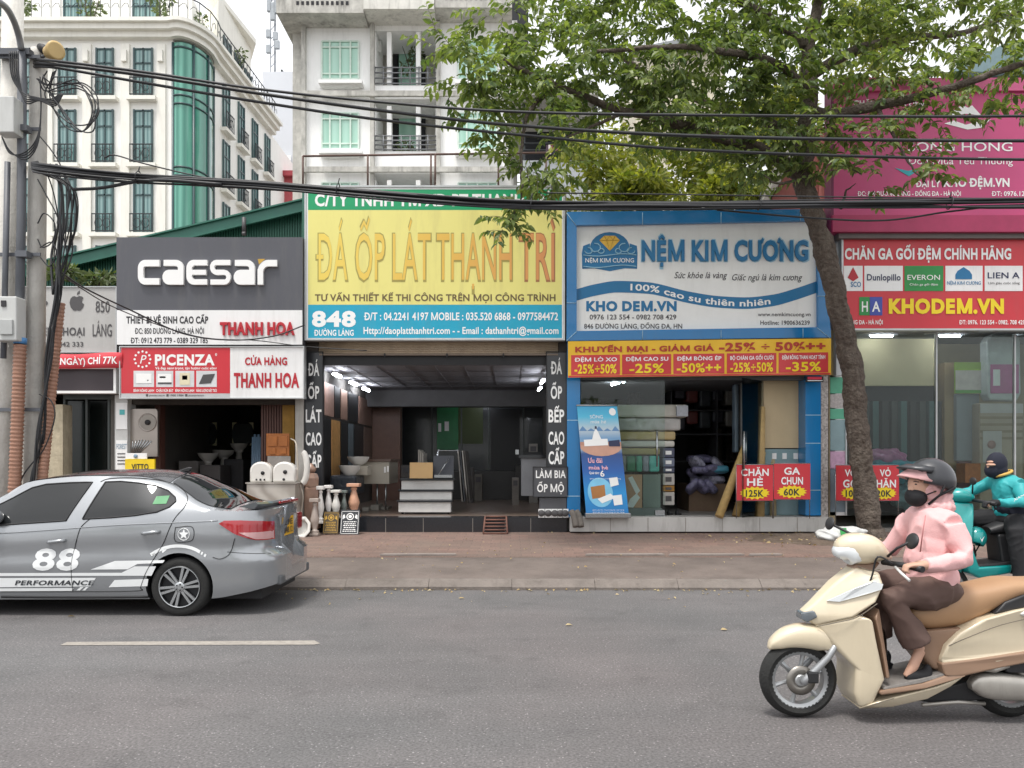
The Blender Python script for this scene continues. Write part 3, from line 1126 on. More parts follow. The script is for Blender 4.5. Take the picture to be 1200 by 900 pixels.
# ---- grey house right of the flats, half hidden by the tree
GY = 28.0
gh = thing('grey_house', 'grey house with a dark open upper floor, half hidden by the tree', 'building', (X(650, GY), GY, .25))
bm = BM()
x0, x1 = X(612, GY), X(700, GY)
box(bm, x0, x1, GY, GY + 7, .25, Z(188, GY), 0)
box(bm, x0 - .5, x1, GY - .6, GY + 7, Z(120, GY), Z(110, GY), 1)
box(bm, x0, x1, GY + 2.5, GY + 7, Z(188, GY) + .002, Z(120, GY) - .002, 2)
for px in (614, 662, 698): pbox(bm, px - 1.6, 120.2, px + 1.6, 187.8, GY + .05, .3, 3)
for yy in (168, 176): tube(bm, [P(613, yy, GY), P(699, yy, GY)], .03, 5, 3)
obj('wall', bm, [pm('grey_block_wall', '#a9adb0', rough=.9, var=.1), m_moss, m_dark, m_iron], gh)
for k in range(9):
 bm = BM(); px = 640 + k * 2.7
 h = rnd.uniform(8, 13)
 c0, c1 = P(px, 170, GY - .1), P(px + 2.3, 170 + h, GY - .1)
 g = [(c0.x, c0.z), (c1.x, c0.z), (c1.x + .03, c1.z), (c0.x - .02, c1.z)]
 prism(bm, g, GY - .12, GY - .08)
 col = ['#51424e', '#d8d0cc', '#7c3f4c', '#2e2e3a', '#8d5a67', '#c9c2c6', '#3f3a4a', '#5e2f3c', '#35323e'][k]
 tag(obj('hanging_garment', bm, pm('garment%d' % k, col, rough=.9)), 'small dark, white and wine-red washing on the grey house balcony', 'laundry', 'washing on the grey house balcony')
# ---- cream-sided shed roof, white house with dark door, brown brick lean-to and teal roof, behind the tree
WY = 26.0
wh = thing('white_house', 'small white house with a dark arched doorway behind the blue sign', 'building', (X(810, WY), WY, .25))
bm = BM(); box(bm, X(775, WY), X(850, WY), WY, WY + 5, .25, Z(196, WY)); obj('wall', bm, m_flat, wh)
bm = BM(); pbox(bm, 810, 207, 824, 236, WY - .03, .05); obj('door', bm, m_dark, wh)
CY = 44.0
cs = thing('cream_shed', 'tall shed with cream ribbed siding seen through the leaves', 'building', (X(790, CY), CY, .25))
bm = BM(); box(bm, X(745, CY), X(850, CY), CY, CY + 6, .25, Z(62, CY))
k = X(745, CY)
while k < X(850, CY): box(bm, k, k + .12, CY - .06, CY - .002, .3, Z(62, CY)); k += .4
obj('wall', bm, pm('cream_siding', '#cfc8b4', rough=.7), cs)
bm = BM(); prism(bm, [(X(740, CY), Z(62, CY) + .01), (X(855, CY), Z(62, CY) + .01), (X(815, CY), Z(47, CY))], CY - .5, CY + 6.5); obj('roof', bm, pm('grey_sheet_roof', '#8b8f90', rough=.6), cs)
BY = 17.5
bl = thing('brown_lean_to', 'brown ribbed metal lean-to with sloping roof behind the trunk', 'shed', (X(940, BY), BY, .25))
bm = BM()
prism(bm, [(X(905, BY), .25), (X(984, BY), .25), (X(984, BY), Z(150, BY)), (X(950, BY), Z(150, BY)), (X(905, BY), Z(232, BY))], BY, BY + 5)
k = X(951, BY)
while k < X(983, BY): box(bm, k, k + .06, BY - .05, BY - .002, 4, Z(152, BY)); k += .15
obj('wall', bm, pm('brown_ribbed_metal', '#8a5148', rough=.6, var=.15), bl)
bm = BM()
a, b = P(898, 240, BY - .3), P(955, 148, BY - .3)
dn = Vector((b.z - a.z, 0, -(b.x - a.x))).normalized() * .12
q = [(a.x, a.z), (b.x, b.z), (b.x - dn.x, b.z - dn.z), (a.x - dn.x, a.z - dn.z)]
prism(bm, q, BY - .3, BY + 5.2)
obj('roof', bm, pm('dull_roof_sheet', '#7d7a74', rough=.7), bl)
TY = 30.0
tr_ = thing('teal_roof_house', 'house with a grey-teal sheet roof peeping over the pink sign', 'building', (X(1165, TY), TY, .25))
bm = BM(); box(bm, X(1120, TY), X(1290, TY), TY, TY + 6, .25, Z(92, TY)); obj('wall', bm, m_flat, tr_)
bm = BM(); prism(bm, [(X(1105, TY), Z(90, TY)), (X(1180, TY), Z(52, TY)), (X(1300, TY), Z(90, TY))], TY - .4, TY + 6.4); obj('roof', bm, pm('teal_roof', '#71888d', rough=.5), tr_)
# ================================================================ shop row
m_white = pm('sign_white', '#ebebea', rough=.45, var=.03, scale=1.5, dirt=.34, dirtcol='#a8a39b')
m_dgrey = pm('sign_dark_grey', '#54555b', rough=.4, var=.04, scale=1.2, dirt=.28, dirtcol='#7b7973')
m_red = pm('sign_red', '#c9333d', rough=.4, var=.05, scale=1.5, dirt=.3, dirtcol='#8d5a55')
m_ink = pm('ink_dark', '#2b2b2e', rough=.5, var=0)
m_inkg = pm('ink_grey', '#4c4a4b', rough=.5, var=0)
m_inkw = pm('ink_white', '#f0f0ee', rough=.45, var=0)
m_inkr = pm('ink_red', '#b5222f', rough=.45, var=0)
m_inkb = pm('ink_blue', '#1a6f9f', rough=.45, var=0)
m_inky = pm('ink_yellow', '#f0d41f', rough=.45, var=0)
m_blue = pm('blue_cladding', '#1873ad', rough=.25, var=.06, scale=.9, coat=.3, dirt=.25, dirtcol='#4f7286')
m_frame = pm('aluminium_edge', '#b9bbbb', rough=.4, metal=.5)
m_steel = pm('steel', '#a9acae', rough=.25, metal=.9, var=.05)
m_black = pm('black_granite', '#26282c', rough=.18, var=.25, scale=30, coat=.3)
m_blackm = pm('black_matt', '#1d1d1f', rough=.6)
m_conc = pm('plain_concrete', '#8b867f', rough=.9, var=.15, scale=2, dirt=.5)
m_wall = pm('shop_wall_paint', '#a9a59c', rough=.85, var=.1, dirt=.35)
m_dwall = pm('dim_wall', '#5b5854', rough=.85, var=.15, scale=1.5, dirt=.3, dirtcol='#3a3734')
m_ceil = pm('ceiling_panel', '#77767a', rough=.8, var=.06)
m_cardb = pm('cardboard', '#a98458', rough=.85, var=.1, scale=5)
m_tube = glow('lamp_tube', '#f2f6ff', 40)
def board(name, label, cat, rect, Y, d, face, edge=None, border=0.0):
 """sign board: face panel with a slim metal edge"""
 x0, y0, x1, y1 = rect
 t = thing(name, label, cat, (X((x0 + x1) / 2, Y), Y, Z(y1, Y)))
 bm = BM(); pbox(bm, x0, y0, x1, y1, Y, d)
 obj('panel', bm, face, t)
 if edge:
  bm = BM()
  e = border or .03
  a, b, c, dd = X(x0, Y), X(x1, Y), Z(y1, Y), Z(y0, Y)
  y_ = Y - .02
  box(bm, a - e, b + e, y_, Y + d, dd + .001, dd + e); box(bm, a - e, b + e, y_, Y + d, c - e, c - .001)
  box(bm, a - e, a - .001, y_, Y + d, c, dd); box(bm, b + .001, b + e, y_, Y + d, c, dd)
  obj('frame', bm, edge, t)
 return t
def patch(parent, name, rect, Y, mat, d=.004):
 bm = BM(); pbox(bm, *rect, Y, d)
 return obj(name, bm, mat, parent)
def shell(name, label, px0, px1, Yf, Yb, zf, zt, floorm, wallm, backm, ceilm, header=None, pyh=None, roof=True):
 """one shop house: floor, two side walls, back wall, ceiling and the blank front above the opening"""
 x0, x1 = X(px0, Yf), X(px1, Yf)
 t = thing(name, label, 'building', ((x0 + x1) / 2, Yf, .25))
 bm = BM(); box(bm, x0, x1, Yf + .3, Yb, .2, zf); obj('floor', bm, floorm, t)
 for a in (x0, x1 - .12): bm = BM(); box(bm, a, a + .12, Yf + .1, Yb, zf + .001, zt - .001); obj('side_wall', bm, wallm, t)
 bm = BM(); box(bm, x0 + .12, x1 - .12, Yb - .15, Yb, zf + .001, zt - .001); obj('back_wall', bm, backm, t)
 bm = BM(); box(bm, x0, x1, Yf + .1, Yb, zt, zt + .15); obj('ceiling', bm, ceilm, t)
 top = pyh
 if top is not None:
  bm = BM(); box(bm, x0, x1, Yf + .1, Yf + .35, zt + .15, Z(top, Yf)); box(bm, x0, x1, Yb - .2, Yb, zt + .15, Z(top, Yf) - .1)
  box(bm, x0, x0 + .12, Yf + .35, Yb - .2, zt + .15, Z(top, Yf) - .1); box(bm, x1 - .12, x1, Yf + .35, Yb - .2, zt + .15, Z(top, Yf) - .1)
  obj('upper_wall', bm, header or m_conc, t)
  bm = BM(); box(bm, x0, x1, Yf + .35, Yb, Z(top, Yf) - .09, Z(top, Yf) - .02); obj('roof', bm, m_conc, t)
 return t
def tube_lamp(p, q, label, r=.025):
 t = thing('tube_lamp', label, 'lamp', p, 'tube lamps in the shops')
 p, q = Vector(p), Vector(q)
 bm = BM(); tube(bm, [p, q], r, 8); obj('tube', bm, m_tube, t)
 bm = BM()
 u = Vector((0, 0, r + .02))
 tube(bm, [p + u - (q - p) * .03, q + u + (q - p) * .03], r * .9, 6)
 obj('fitting', bm, pm('lamp_fitting', '#c8c8c6'), t)
# ---------------------------------------------------------------- stone shop (yellow sign)
S = 14.0
zC = Z(606, S)
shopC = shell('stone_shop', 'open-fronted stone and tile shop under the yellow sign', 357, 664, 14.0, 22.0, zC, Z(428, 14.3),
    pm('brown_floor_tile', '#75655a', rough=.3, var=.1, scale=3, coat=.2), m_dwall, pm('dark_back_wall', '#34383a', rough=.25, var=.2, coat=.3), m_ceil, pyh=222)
bm = BM()
xs = [X(p, S) for p in (396, 452, 496, 554, 592, 622, 664)]
box(bm, X(357, S), X(664, S), S, S + .3, .2, zC - .001, 0)
for x in xs[:-1]: box(bm, x - .004, x + .004, S - .003, S - .001, .25, zC - .02, 1)
obj('step', bm, [m_black, m_conc], shopC)
bm = BM()                                          # half-rolled shutter under the sign
y0, y1 = 401, 415
pbox(bm, 374, 396, 654, 401, 14.0, .06, 1)
for k in range(6):
 c = P(374, y0 + 1 + k * 2.3, 14.04); e = P(654, y0 + 1 + k * 2.3, 14.04)
 tube(bm, [c, e], .022, 6)
pbox(bm, 374, 414.4, 654, 416.4, 14.01, .06, 1); pbox(bm, 374, 416.5, 654, 428, 14.08, .015, 2)  # black strip painted in for the shade of the recess below the slats
for px in (450, 523, 589): pbox(bm, px, 414, px + 1.6, 418.5, 13.99, .02, 2)
sh = obj('roller_shutter', bm, [pm('beige_shutter', '#a3927c', rough=.5, var=.15, dirt=.5, dirtcol='#574c42'), pm('rail_brown', '#7b6d60', rough=.6), m_blackm], shopC)
bm = BM(); pbox(bm, 358, 397, 373, 412, 14.03, .06); pbox(bm, 655, 397, 664, 412, 14.03, .06); obj('lintel', bm, pm('dark_lintel', '#3d3834', rough=.9, var=.3, dirt=.4), shopC)  # lintel pieces in a dark mottled plaster colour
bm = BM()
xa, xb = X(360, 14.2) + .12, X(661, 14.2) - .12
zt = Z(428, 14.3)
for k in range(7): box(bm, xa, xb, 15.2 + k, 15.23 + k, zt - .012, zt - .002)
for k in range(9): box(bm, xa + k * .55, xa + k * .55 + .02, 14.5, 21.8, zt - .011, zt - .003)
obj('ceiling_grid', bm, pm('grid_grey', '#6c6b6f'), shopC)
bm = BM(); box(bm, xa, xb, 19.2, 19.6, zt - .42, zt - .02); obj('beam', bm, pm('beam_grey', '#6b6b6c', rough=.7), shopC)
bm = BM()
Yb = 21.8
for px in (470, 505, 540, 572, 613, 640): pbox(bm, px, 468, px + 1.6, 560, Yb, .04, 1)
pbox(bm, 462, 466, 650, 469, Yb, .04, 1)
pbox(bm, 512, 473, 537, 527, Yb + .01, .03, 2); pbox(bm, 537.2, 473, 566, 520, Yb + .01, .03, 3)
pbox(bm, 575, 480, 609, 562, Yb, .04, 4)
obj('glazed_partition', bm, [m_dark, pm('dim_mullion', '#4f5552', rough=.4), pm('green_notice', '#2f7d4d', rough=.4, var=.2, scale=3), leaf_mat('foliage_reflection', (.05, .08, .03), (.1, .12, .05)), pm('dark_door', '#141416', rough=.4)], shopC)  # pane beside the green notice has a foliage reflection painted into its colour
bm = BM(); pbox(bm, 513.5, 496, 517, 506, Yb - .02, .01); pbox(bm, 521, 494, 526, 505, Yb - .02, .01); obj('paper_note', bm, m_white, shopC)
bm = BM(); box(bm, xa, xb - .6, 20.4, 21.6, zC, zC + .75); obj('counter', bm, pm('dark_counter', '#2c2a29', rough=.4), shopC)
bm = BM(); box(bm, xb - .75, xb, 20, 21.6, zC, zC + .9); obj('side_bench', bm, pm('dark_counter2', '#33302d', rough=.4), shopC)
for (a, b, zz) in ((392, 404, 0), (418, 431, 0), (441, 451, 0)):
 Y0 = -3.38 * F / (a - 600);
for i, (Ya, Yc) in enumerate(((14.7, 15.2), (16.2, 16.8), (17.6, 18.2))):
 tube_lamp((xa + .25, Ya, zt - .12), (xa + .28, Yc, zt - .12), ['nearest of three tube lamps over the left wall of the stone shop', 'middle of three tube lamps over the left wall of the stone shop', 'farthest of three tube lamps over the left wall of the stone shop'][i])
for i, (Ya, Yc) in enumerate(((15.0, 15.6), (16.6, 17.2))):
 tube_lamp((xb - .22, Ya, zt - .2), (xb - .25, Yc, zt - .2), ['nearer tube lamp by the right wall of the stone shop', 'farther tube lamp by the right wall of the stone shop'][i])
for i, (px, py) in enumerate(((519, 463), (566, 468))):
 t = thing('spot_lamp', ['small bright lamp at the back of the stone shop, left of the green notice', 'small bright lamp at the back of the stone shop, left of the dark door'][i], 'lamp', P(px, py, 21), 'spot lamps in the stone shop')
 bm = BM(); lathe(bm, [(.02, .0), (.07, .01), (.07, .05), (.02, .08)], P(px, py, 21), seg=10); obj('bulb', bm, m_tube, t)
 bm = BM(); tube(bm, [P(px, py, 21) + Vector((0, 0, .08)), (X(px, 21), 21, zt)], .012, 5); obj('stem', bm, m_blackm, t)
cols = [('#9c7d70', 14.35, 15.15, 0), ('#1f1d1d', 15.2, 15.5, 0), ('#84695c', 15.55, 15.95, 0), ('#1b1b1e', 16.0, 16.7, 0), ('#7a6156', 16.75, 17.8, 0),
  ('#8b8b86', 14.4, 14.6, 1), ('#232325', 14.65, 15.0, 1), ('#b98c55', 15.05, 15.5, 1), ('#1e1f22', 15.55, 16.0, 1), ('#5f6a70', 16.05, 16.35, 1), ('#202023', 16.4, 17.1, 1), ('#6d5a50', 17.15, 17.8, 1)]
desc = ['pinkish brown stone sample, upper row', 'narrow black stone sample, upper row', 'brown stone sample, upper row', 'wide black stone sample, upper row', 'dull brown stone sample, upper row',
  'slim grey stone sample, lower row', 'black stone sample beside the slim grey one', 'orange tan stone sample, lower row', 'black stone sample right of the orange tan one', 'blue-grey stone sample, lower row', 'black stone sample right of the blue-grey one', 'brown stone sample ending the lower row']
zm = Z(487, 14.6)
for (c, ya, yb, lo), d in zip(cols, desc):
 ya, yb = 14.35 + (ya - 14.35) * 1.6, 14.35 + (yb - 14.35) * 1.6
 bm = BM(); z0, z1 = (zC + .5, zm - .03) if lo else (zm + .03, zt - .25)
 box(bm, xa + .01, xa + .045, ya, yb, z0, z1)
 tag(obj('stone_sample', bm, pm('sample_' + c[1:], c, rough=.4, var=.25, scale=8)), d + ', left wall of the stone shop', 'stone sample', 'stone samples on the wall')
bm = BM(); box(bm, xa + .02, xa + .75, 20, 20.38, zC, Z(459, 20)); obj('pillar', bm, pm('brown_pillar', '#7d5f52', rough=.4, var=.15, scale=4), shopC)
t = thing('kitchen_counter', 'grey kitchen counter with a black stone top on the right of the stone shop', 'counter', (X(630, 15.2), 15.2, zC))
bm = BM(); pbox(bm, 611, 537, 640, 581, 15.2, .8); obj('front', bm, pm('grey_laminate', '#8a8c90', rough=.4), t)
bm = BM(); pbox(bm, 608, 533, 643, 536.8, 15.15, .9); obj('worktop', bm, m_black, t)
bm = BM(); box(bm, X(614, 15.3), X(634, 15.3), 15.3, 15.7, Z(533, 15.15) + .001, Z(529.5, 15.15)); obj('hob', bm, m_blackm, t)
bm = BM(); pbox(bm, 604, 527, 608, 532.5, 15.4, .3); obj('tap_box', bm, m_steel, t)
sy = 13.8
ys = board('shop_sign', 'big yellow shop sign with a green top band and a blue bottom band', 'sign', (359, 219.5, 660, 397), sy, .18, m_white, m_frame, .03)
def yellow_vinyl():
 m = pm('yellow_vinyl', '#e6dd84', rough=.4, var=.04, scale=.9, dirt=.35, dirtcol='#b3a76c')
 return m
patch(ys, 'green_band', (361, 222, 658.5, 246), sy - .004, pm('green_vinyl', '#0d9a63', rough=.4, var=.06))
patch(ys, 'yellow_field', (361, 246.2, 658.5, 357), sy - .004, yellow_vinyl())
patch(ys, 'blue_band', (361, 357.2, 658.5, 396), sy - .004, pm('cyan_vinyl', '#16a0c0', rough=.4, var=.05, dirt=.2, dirtcol='#6f9aa5'))
L = lambda s, r, m, b=.02, **k: lettering(ys, s, r, sy - .0065, m, b, **k)
L('C/TY TNHH TM XD PT THANH TRÌ', (369, 227, 645, 241), m_inkw, .036)
def grad_letters():
 m = pm('orange_gradient_print', '#e2b93c', rough=.45, var=0)
 n, l, b = nodes_of(m)
 t = n.new('ShaderNodeTexCoord'); s = n.new('ShaderNodeSeparateXYZ')
 l.new(t.outputs['Object'], s.inputs[0])
 r = n.new('ShaderNodeValToRGB')
 r.color_ramp.elements[0].position = 0.0
 r.color_ramp.elements[0].color = (*lin('#ead060'), 1)
 r.color_ramp.elements[1].position = 1.0
 r.color_ramp.elements[1].color = (*lin('#d68d5c'), 1)
 e = r.color_ramp.elements.new(.55); e.color = (*lin('#e3b750'), 1)
 mr = n.new('ShaderNodeMapRange')
 mr.inputs['From Min'].default_value, mr.inputs['From Max'].default_value = X(366, sy), X(652, sy)
 l.new(s.outputs['X'], mr.inputs['Value']); l.new(mr.outputs[0], r.inputs[0]); l.new(r.outputs[0], b.inputs['Base Color'])
 return m
m_grad = grad_letters()
m_outline = pm('olive_outline', '#a89c52', rough=.5, var=0)
m_outline2 = pm('brown_outline', '#a8754c', rough=.5, var=0)
z4 = lambda a: 340 + a / 3.529
for w, a, b in (('ĐÁ', 108, 238), ('ỐP', 270, 392), ('LÁT', 424, 582), ('THẠNH', 606, 918), ('TRÌ', 948, 1094)):
 o = m_outline if a < 900 else m_outline2
 lettering(ys, w, (z4(a) - 1, 271.2, z4(b) + 1, 328.4), sy - .0065, o, .026)
 lettering(ys, w, (z4(a) + .3, 272.4, z4(b) - .3, 327.4), sy - .009, m_grad, .006)
L('TƯ VẤN THIẾT KẾ THI CÔNG TRÊN MỌI CÔNG TRÌNH', (369, 344.6, 651, 352.6), pm('ink_brown', '#6b5b3c', var=0), .028)
L('848', (365.5, 364, 417, 382), m_inkw, .045)
L('ĐƯỜNG LÁNG', (368, 386.3, 414.5, 393.3), m_inkw, .025)
L('Đ/T : 04.2241 4197 MOBILE : 035.520 6868 - 0977584472', (426.5, 366, 654, 375), m_inkw, .022)
L('Http://daoplatthanhtri.com - - Email : dathanhtri@gmail.com', (426, 383, 654.5, 391.2), m_inkw, .02)
for nm, lab, a, b, words_, cx in (('side_sign', 'black upright board with white letters on the left of the stone shop', 357.5, 378, ['ĐÁ', 'ỐP', 'LÁT', 'CAO', 'CẤP'], 367.5),
        ('side_sign', 'black upright board with white letters on the right of the stone shop', 641, 664, ['ĐÁ', 'ỐP', 'BẾP', 'CAO', 'CẤP'], 652)):
 t = board(nm, lab, 'sign', (a, 413, b, 605.4), 14.02, .08, pm('slate_black', '#2c2e32', rough=.3, var=.1, coat=.2), m_blackm, .015)
 for k, w in enumerate(words_):
  yy = (425, 452, 479.5, 506.5, 532.5)[k] + (0 if a < 500 else (-2, 0, 0, -1, -4)[k])
  hw = 6.6 if len(w) < 3 else 9.2
  lettering(t, w, (cx - hw, yy, cx + hw, yy + 15), 14.014, m_inkw, .026)
t = board('memorial_sign', 'dark grey board advertising memorial plaques below the right black board', 'sign', (625, 547.5, 665, 582), 13.95, .04, pm('slate_grey', '#4b4c50', rough=.4, var=.1), m_blackm, .01)
lettering(t, 'LÀM BIA', (628, 551, 663, 560), 13.944, m_inkw, .02)
lettering(t, 'ỐP MỘ', (629.5, 567, 661, 576.5), 13.944, m_inkw, .02)
t = board('slate_panel', 'plain dark slate leaning under the memorial board', 'slab', (632, 583.5, 663.5, 606), 13.96, .03, pm('slate_grey', '#4b4c50'))
for k, px in enumerate((634.5, 642.5, 650, 656.5, 662.5)):
 bm = BM(); lathe(bm, [(.02, -.03), (.06 - k % 2 * .008, -.012), (.062, 0), (.02, .004)], P(px, 601.5, 13.9), axis='Y', seg=14, mi=1)
 pbox(bm, px - 3.6, 596.5, px + 3.6, 606.6, 13.915, .03, 0)
 tag(obj('photo_plaque', bm, [m_inkw, m_inkg], smooth='auto'), 'small white enamel plaque in a row at the foot of the slate panel', 'plaque', 'white plaques under the memorial board')
for k, (px, y0, w, Y, c) in enumerate(((556, 556, 9, 19.5, '#6f6a62'), (470, 545, 12, 19, '#57534f'), (620, 520, 10, 18.6, '#8b8780'), (548, 548, 7, 18.8, '#4a4644'), (600, 560, 8, 17.8, '#77716a'))):
 bm = BM(); box(bm, X(px, Y), X(px + w, Y), Y, Y + .35, zC, Z(y0, Y)); pbox(bm, px + 1.5, y0 + 3, px + w - 1.5, y0 + 9, Y - .012, .01, 1)
 tag(obj('stock_crate', bm, [pm('crate' + c[1:], c, rough=.6, var=.2), m_inkg], bevel=.01), ['brown-grey crate left of the dark back door', 'dark crate behind the vanity unit in the stone shop', 'pale crate at the back right behind the kitchen counter', 'nearly black crate in the middle of the stone shop back', 'grey crate on the floor before the dark back door'][k], 'crate')
GY = 14.75
t = thing('stair_sample', 'three-step sample stair with white risers and dark treads on castors', 'display', (X(498, GY), GY, zC))
for k, (a, b, y0, y1) in enumerate(((467, 528, 587, 600), (468.5, 529, 574.5, 585), (470.5, 530.5, 561.5, 573))):
 bm = BM(); pbox(bm, a, y0 + 1.6, b, y1 + .2, GY + k * .22, .24); obj('riser', bm, pm('white_marble', '#d8d6d2', rough=.25, var=.1, scale=5), t)
 bm = BM(); pbox(bm, a - 2, y0 - .8, b + 2, y0 + 1.5, GY - .05 + k * .22, .32 if k < 2 else .6); obj('tread', bm, m_black, t, bevel=.006)
bm = BM()
for px in (471, 525): box(bm, X(px - 1, GY), X(px + 1, GY), GY + .05, GY + .65, zC + .06, Z(600, GY))
obj('leg', bm, m_blackm, t)
for px in (471, 525):
 bm = BM(); lathe(bm, [(.045, -.02), (.05, 0), (.045, .02)], (X(px, GY), GY + .1, zC + .05), axis='X', seg=12); obj('castor', bm, m_blackm, t)
def slab(label, px0, py0, px1, py1, Y, lean, mat, th=.02, cat='slab', tilt=0, name='stone_slab'):
 bm = BM(); p0, p1 = P(px0, py1, Y), P(px1, py0, Y)
 vv = box(bm, p0.x, p1.x, 0, th, 0, p1.z - p0.z)
 for v in vv:
  v.co = Vector((v.co.x + tilt * v.co.z, Y + v.co.y + lean * v.co.z, p0.z + v.co.z))
 return tag(obj(name, bm, mat), label, cat)
slab('tan sample board standing on the sample stair', 480, 542, 507, 560.5, 15.0, .12, pm('tan_board', '#c4a06c', rough=.5, var=.05))
slab('dark blue-grey slab standing on the sample stair', 507.6, 534, 531.5, 560, 15.3, .15, pm('navy_slab', '#31343d', rough=.3, var=.05))
bm = BM(); tube(bm, [P(513, 558, 15.1), P(527, 536, 15.2)], .012, 6); pbox(bm, 509, 556.5, 530, 559.8, 15.05, .12)
tag(obj('steel_bracket', bm, m_steel), 'pale bracket with a thin rod before the dark blue-grey slab', 'bracket')
t = thing('slab_rack', 'steel A-frame rack behind the sample stair, for stone slabs', 'rack', (X(525, 16), 16, zC))
bm = BM()
for Y in (15.9, 17.2):
 tube(bm, [P(505, 592 - (Y - 15.9) * 3, Y), P(514, 528, Y), P(536, 528, Y), P(548, 590 - (Y - 15.9) * 3, Y)], .025, 6)
tube(bm, [P(514, 528, 15.9), P(514, 528, 17.2)], .025, 6); tube(bm, [P(536, 528, 15.9), P(536, 528, 17.2)], .025, 6)
obj('rack_frame', bm, m_steel, t)
for k, c in enumerate(('#8f8b86', '#3d4046', '#c2bdb5', '#55504c')):
 bm = BM(); p = P(536 + k * 2.2, 528, 15.7); q = P(541 + k * 2.6, 588, 15.7)
 n0 = (q - p).normalized(); sd_ = Vector((.022, 0, 0))
 prism(bm, [(p.x, p.z), (p.x + .022, p.z), (q.x + .022, q.z), (q.x, q.z)], 15.7 + k * .1, 17.3, 'XZ')
 tag(obj('stone_slab', bm, pm('slab_' + c[1:], c, rough=.2, var=.2, scale=6)), ['mid grey slab leaning first on the A-frame rack', 'near-black slab leaning second on the A-frame rack', 'pale slab leaning third on the A-frame rack', 'brown-grey slab leaning outermost on the A-frame rack'][k], 'slab', 'slabs leaning on the rack')
for k in range(3):
 bm = BM(); px = 490 + k * 2.2
 vv = box(bm, X(px, 15.6), X(px + 1.6, 15.6), 15.6, 16.3, Z(560, 15.6), Z(527 + k * 2, 15.6))
 tag(obj('stone_strip', bm, pm('strip_grey', '#9a958d', rough=.4, var=.2)), ['tallest stone strip upright behind the tan board', 'middle stone strip upright behind the tan board', 'shortest stone strip upright behind the tan board'][k], 'stone strip', 'stone strips behind the tan board')
def bowl(bm, c, r, h, mi=0, foot=.45, seg=28, sy_=1.0):
 lathe(bm, [(r * foot, 0), (r * .8, h * .45), (r, h), (r * .95, h * 1.01), (r * .74, h * .5), (r * .35, h * .15), (.01, h * .12)], c, seg=seg, sy=sy_)
t = thing('vanity_unit', 'pale wall-hung washstand cabinet on thin legs inside the stone shop', 'cabinet', (X(437, 15.9), 15.9, zC))
m_vanity = pm('pale_laminate', '#a9a294', rough=.4, var=.05)
bm = BM(); pbox(bm, 419, 541, 456, 567, 15.9, 1.2); obj('cabinet', bm, m_vanity, t)
bm = BM(); pbox(bm, 417, 538, 458, 540.8, 15.85, 1.3); obj('top', bm, pm('brown_top', '#5d4a40', rough=.3), t)
bm = BM()
for px in (442, 452): tube(bm, [P(px, 567, 16), (X(px, 16), 16, zC)], .02, 6)
obj('leg', bm, m_steel, t)
bm = BM(); pbox(bm, 450, 547, 452, 554, 15.88, .02); pbox(bm, 453.5, 546, 455.5, 553, 15.88, .02); obj('handle', bm, m_inkw, t)
for lab, px, py, Y, r, h in (('wide white bowl basin on top, inside the stone shop', 420, 544.5, 15.5, .23, .16), ('lower white bowl basin resting on a drawer front, stone shop', 410, 557, 15.0, .22, .19)):
 bm = BM(); bowl(bm, P(px, py, Y), r, h); tag(obj('wash_basin', bm, pm('ceramic', '#d6d3cd', rough=.15, var=.02, coat=.5), smooth='auto'), lab, 'basin')
t = thing('wash_stand', 'low dark wrapped stand carrying the two bowl basins', 'stand', (X(405, 15), 15, zC))
bm = BM(); pbox(bm, 386, 557.2, 417, 580, 14.8, .9, 0); obj('bagged_body', bm, pm('dark_tarp', '#2b3038', rough=.35, var=.4, scale=6, bump=1, bscale=8), t, bevel=.05)
bm = BM(); pbox(bm, 413, 546, 430.5, 556.8, 15.25, .5); obj('drawer', bm, m_vanity, t)
bm = BM()
for px, Y in ((388, 14.85), (412, 14.85), (388, 15.6), (412, 15.6)): tube(bm, [P(px, 579, Y), (X(px, Y), Y, zC)], .02, 6)
obj('leg', bm, m_blackm, t)
for k, (px, w, h) in enumerate(((424, 8, 4), (434, 10, 6), (446, 9, 3))):
 bm = BM(); Y = 15.6 + k * .25
 vv = box(bm, X(px, Y), X(px + w, Y), Y, Y + .5, zC, zC + h * .02); tag(obj('offcut', bm, pm('offcut', '#8c8880', rough=.5, var=.2), bevel=.01), ['thin pale stone offcut on the floor, nearest the balusters', 'thicker stone offcut on the floor under the washstand cabinet', 'flat stone offcut on the floor, farthest right under the washstand cabinet'][k], 'offcut', 'offcuts on the shop floor')
BASE = [(.55, 0), (.55, .1), (.35, .12), (.3, .16), (.5, .3), (.6, .42), (.42, .6), (.26, .76), (.24, .8), (.34, .82), (.34, .85), (.26, .87), (.26, .9)]
def baluster(label, px0, px1, py0, py1, Y, col, zb=None):
 t = thing('baluster', label, 'baluster', (X((px0 + px1) / 2, Y), Y, Z(py1, Y)), 'stone balusters at the shop corner')
 c, w, h = P((px0 + px1) / 2, py1, Y), (X(px1, Y) - X(px0, Y)), Z(py0, Y) - Z(py1, Y)
 m = pm('baluster_' + col[1:], col, rough=.4, var=.1, scale=6, dirt=.15)
 bm = BM(); lathe(bm, [(r * w * .78, z * h) for r, z in BASE], c, seg=20); obj('shaft', bm, m, t, smooth='auto', angle=50)
 bm = BM(); box(bm, c.x - w / 2, c.x + w / 2, Y - w / 2, Y + w / 2, c.z + h * .9, c.z + h); obj('cap', bm, m, t, bevel=.008)
 bm = BM(); box(bm, c.x - w * .48, c.x + w * .48, Y - w * .48, Y + w * .48, c.z - .02, c.z + .02); obj('plinth', bm, m, t, bevel=.006)
baluster('white marble baluster furthest left of the white pair', 371.5, 380.2, 569.5, 612, 13.75, '#d9d6d2')
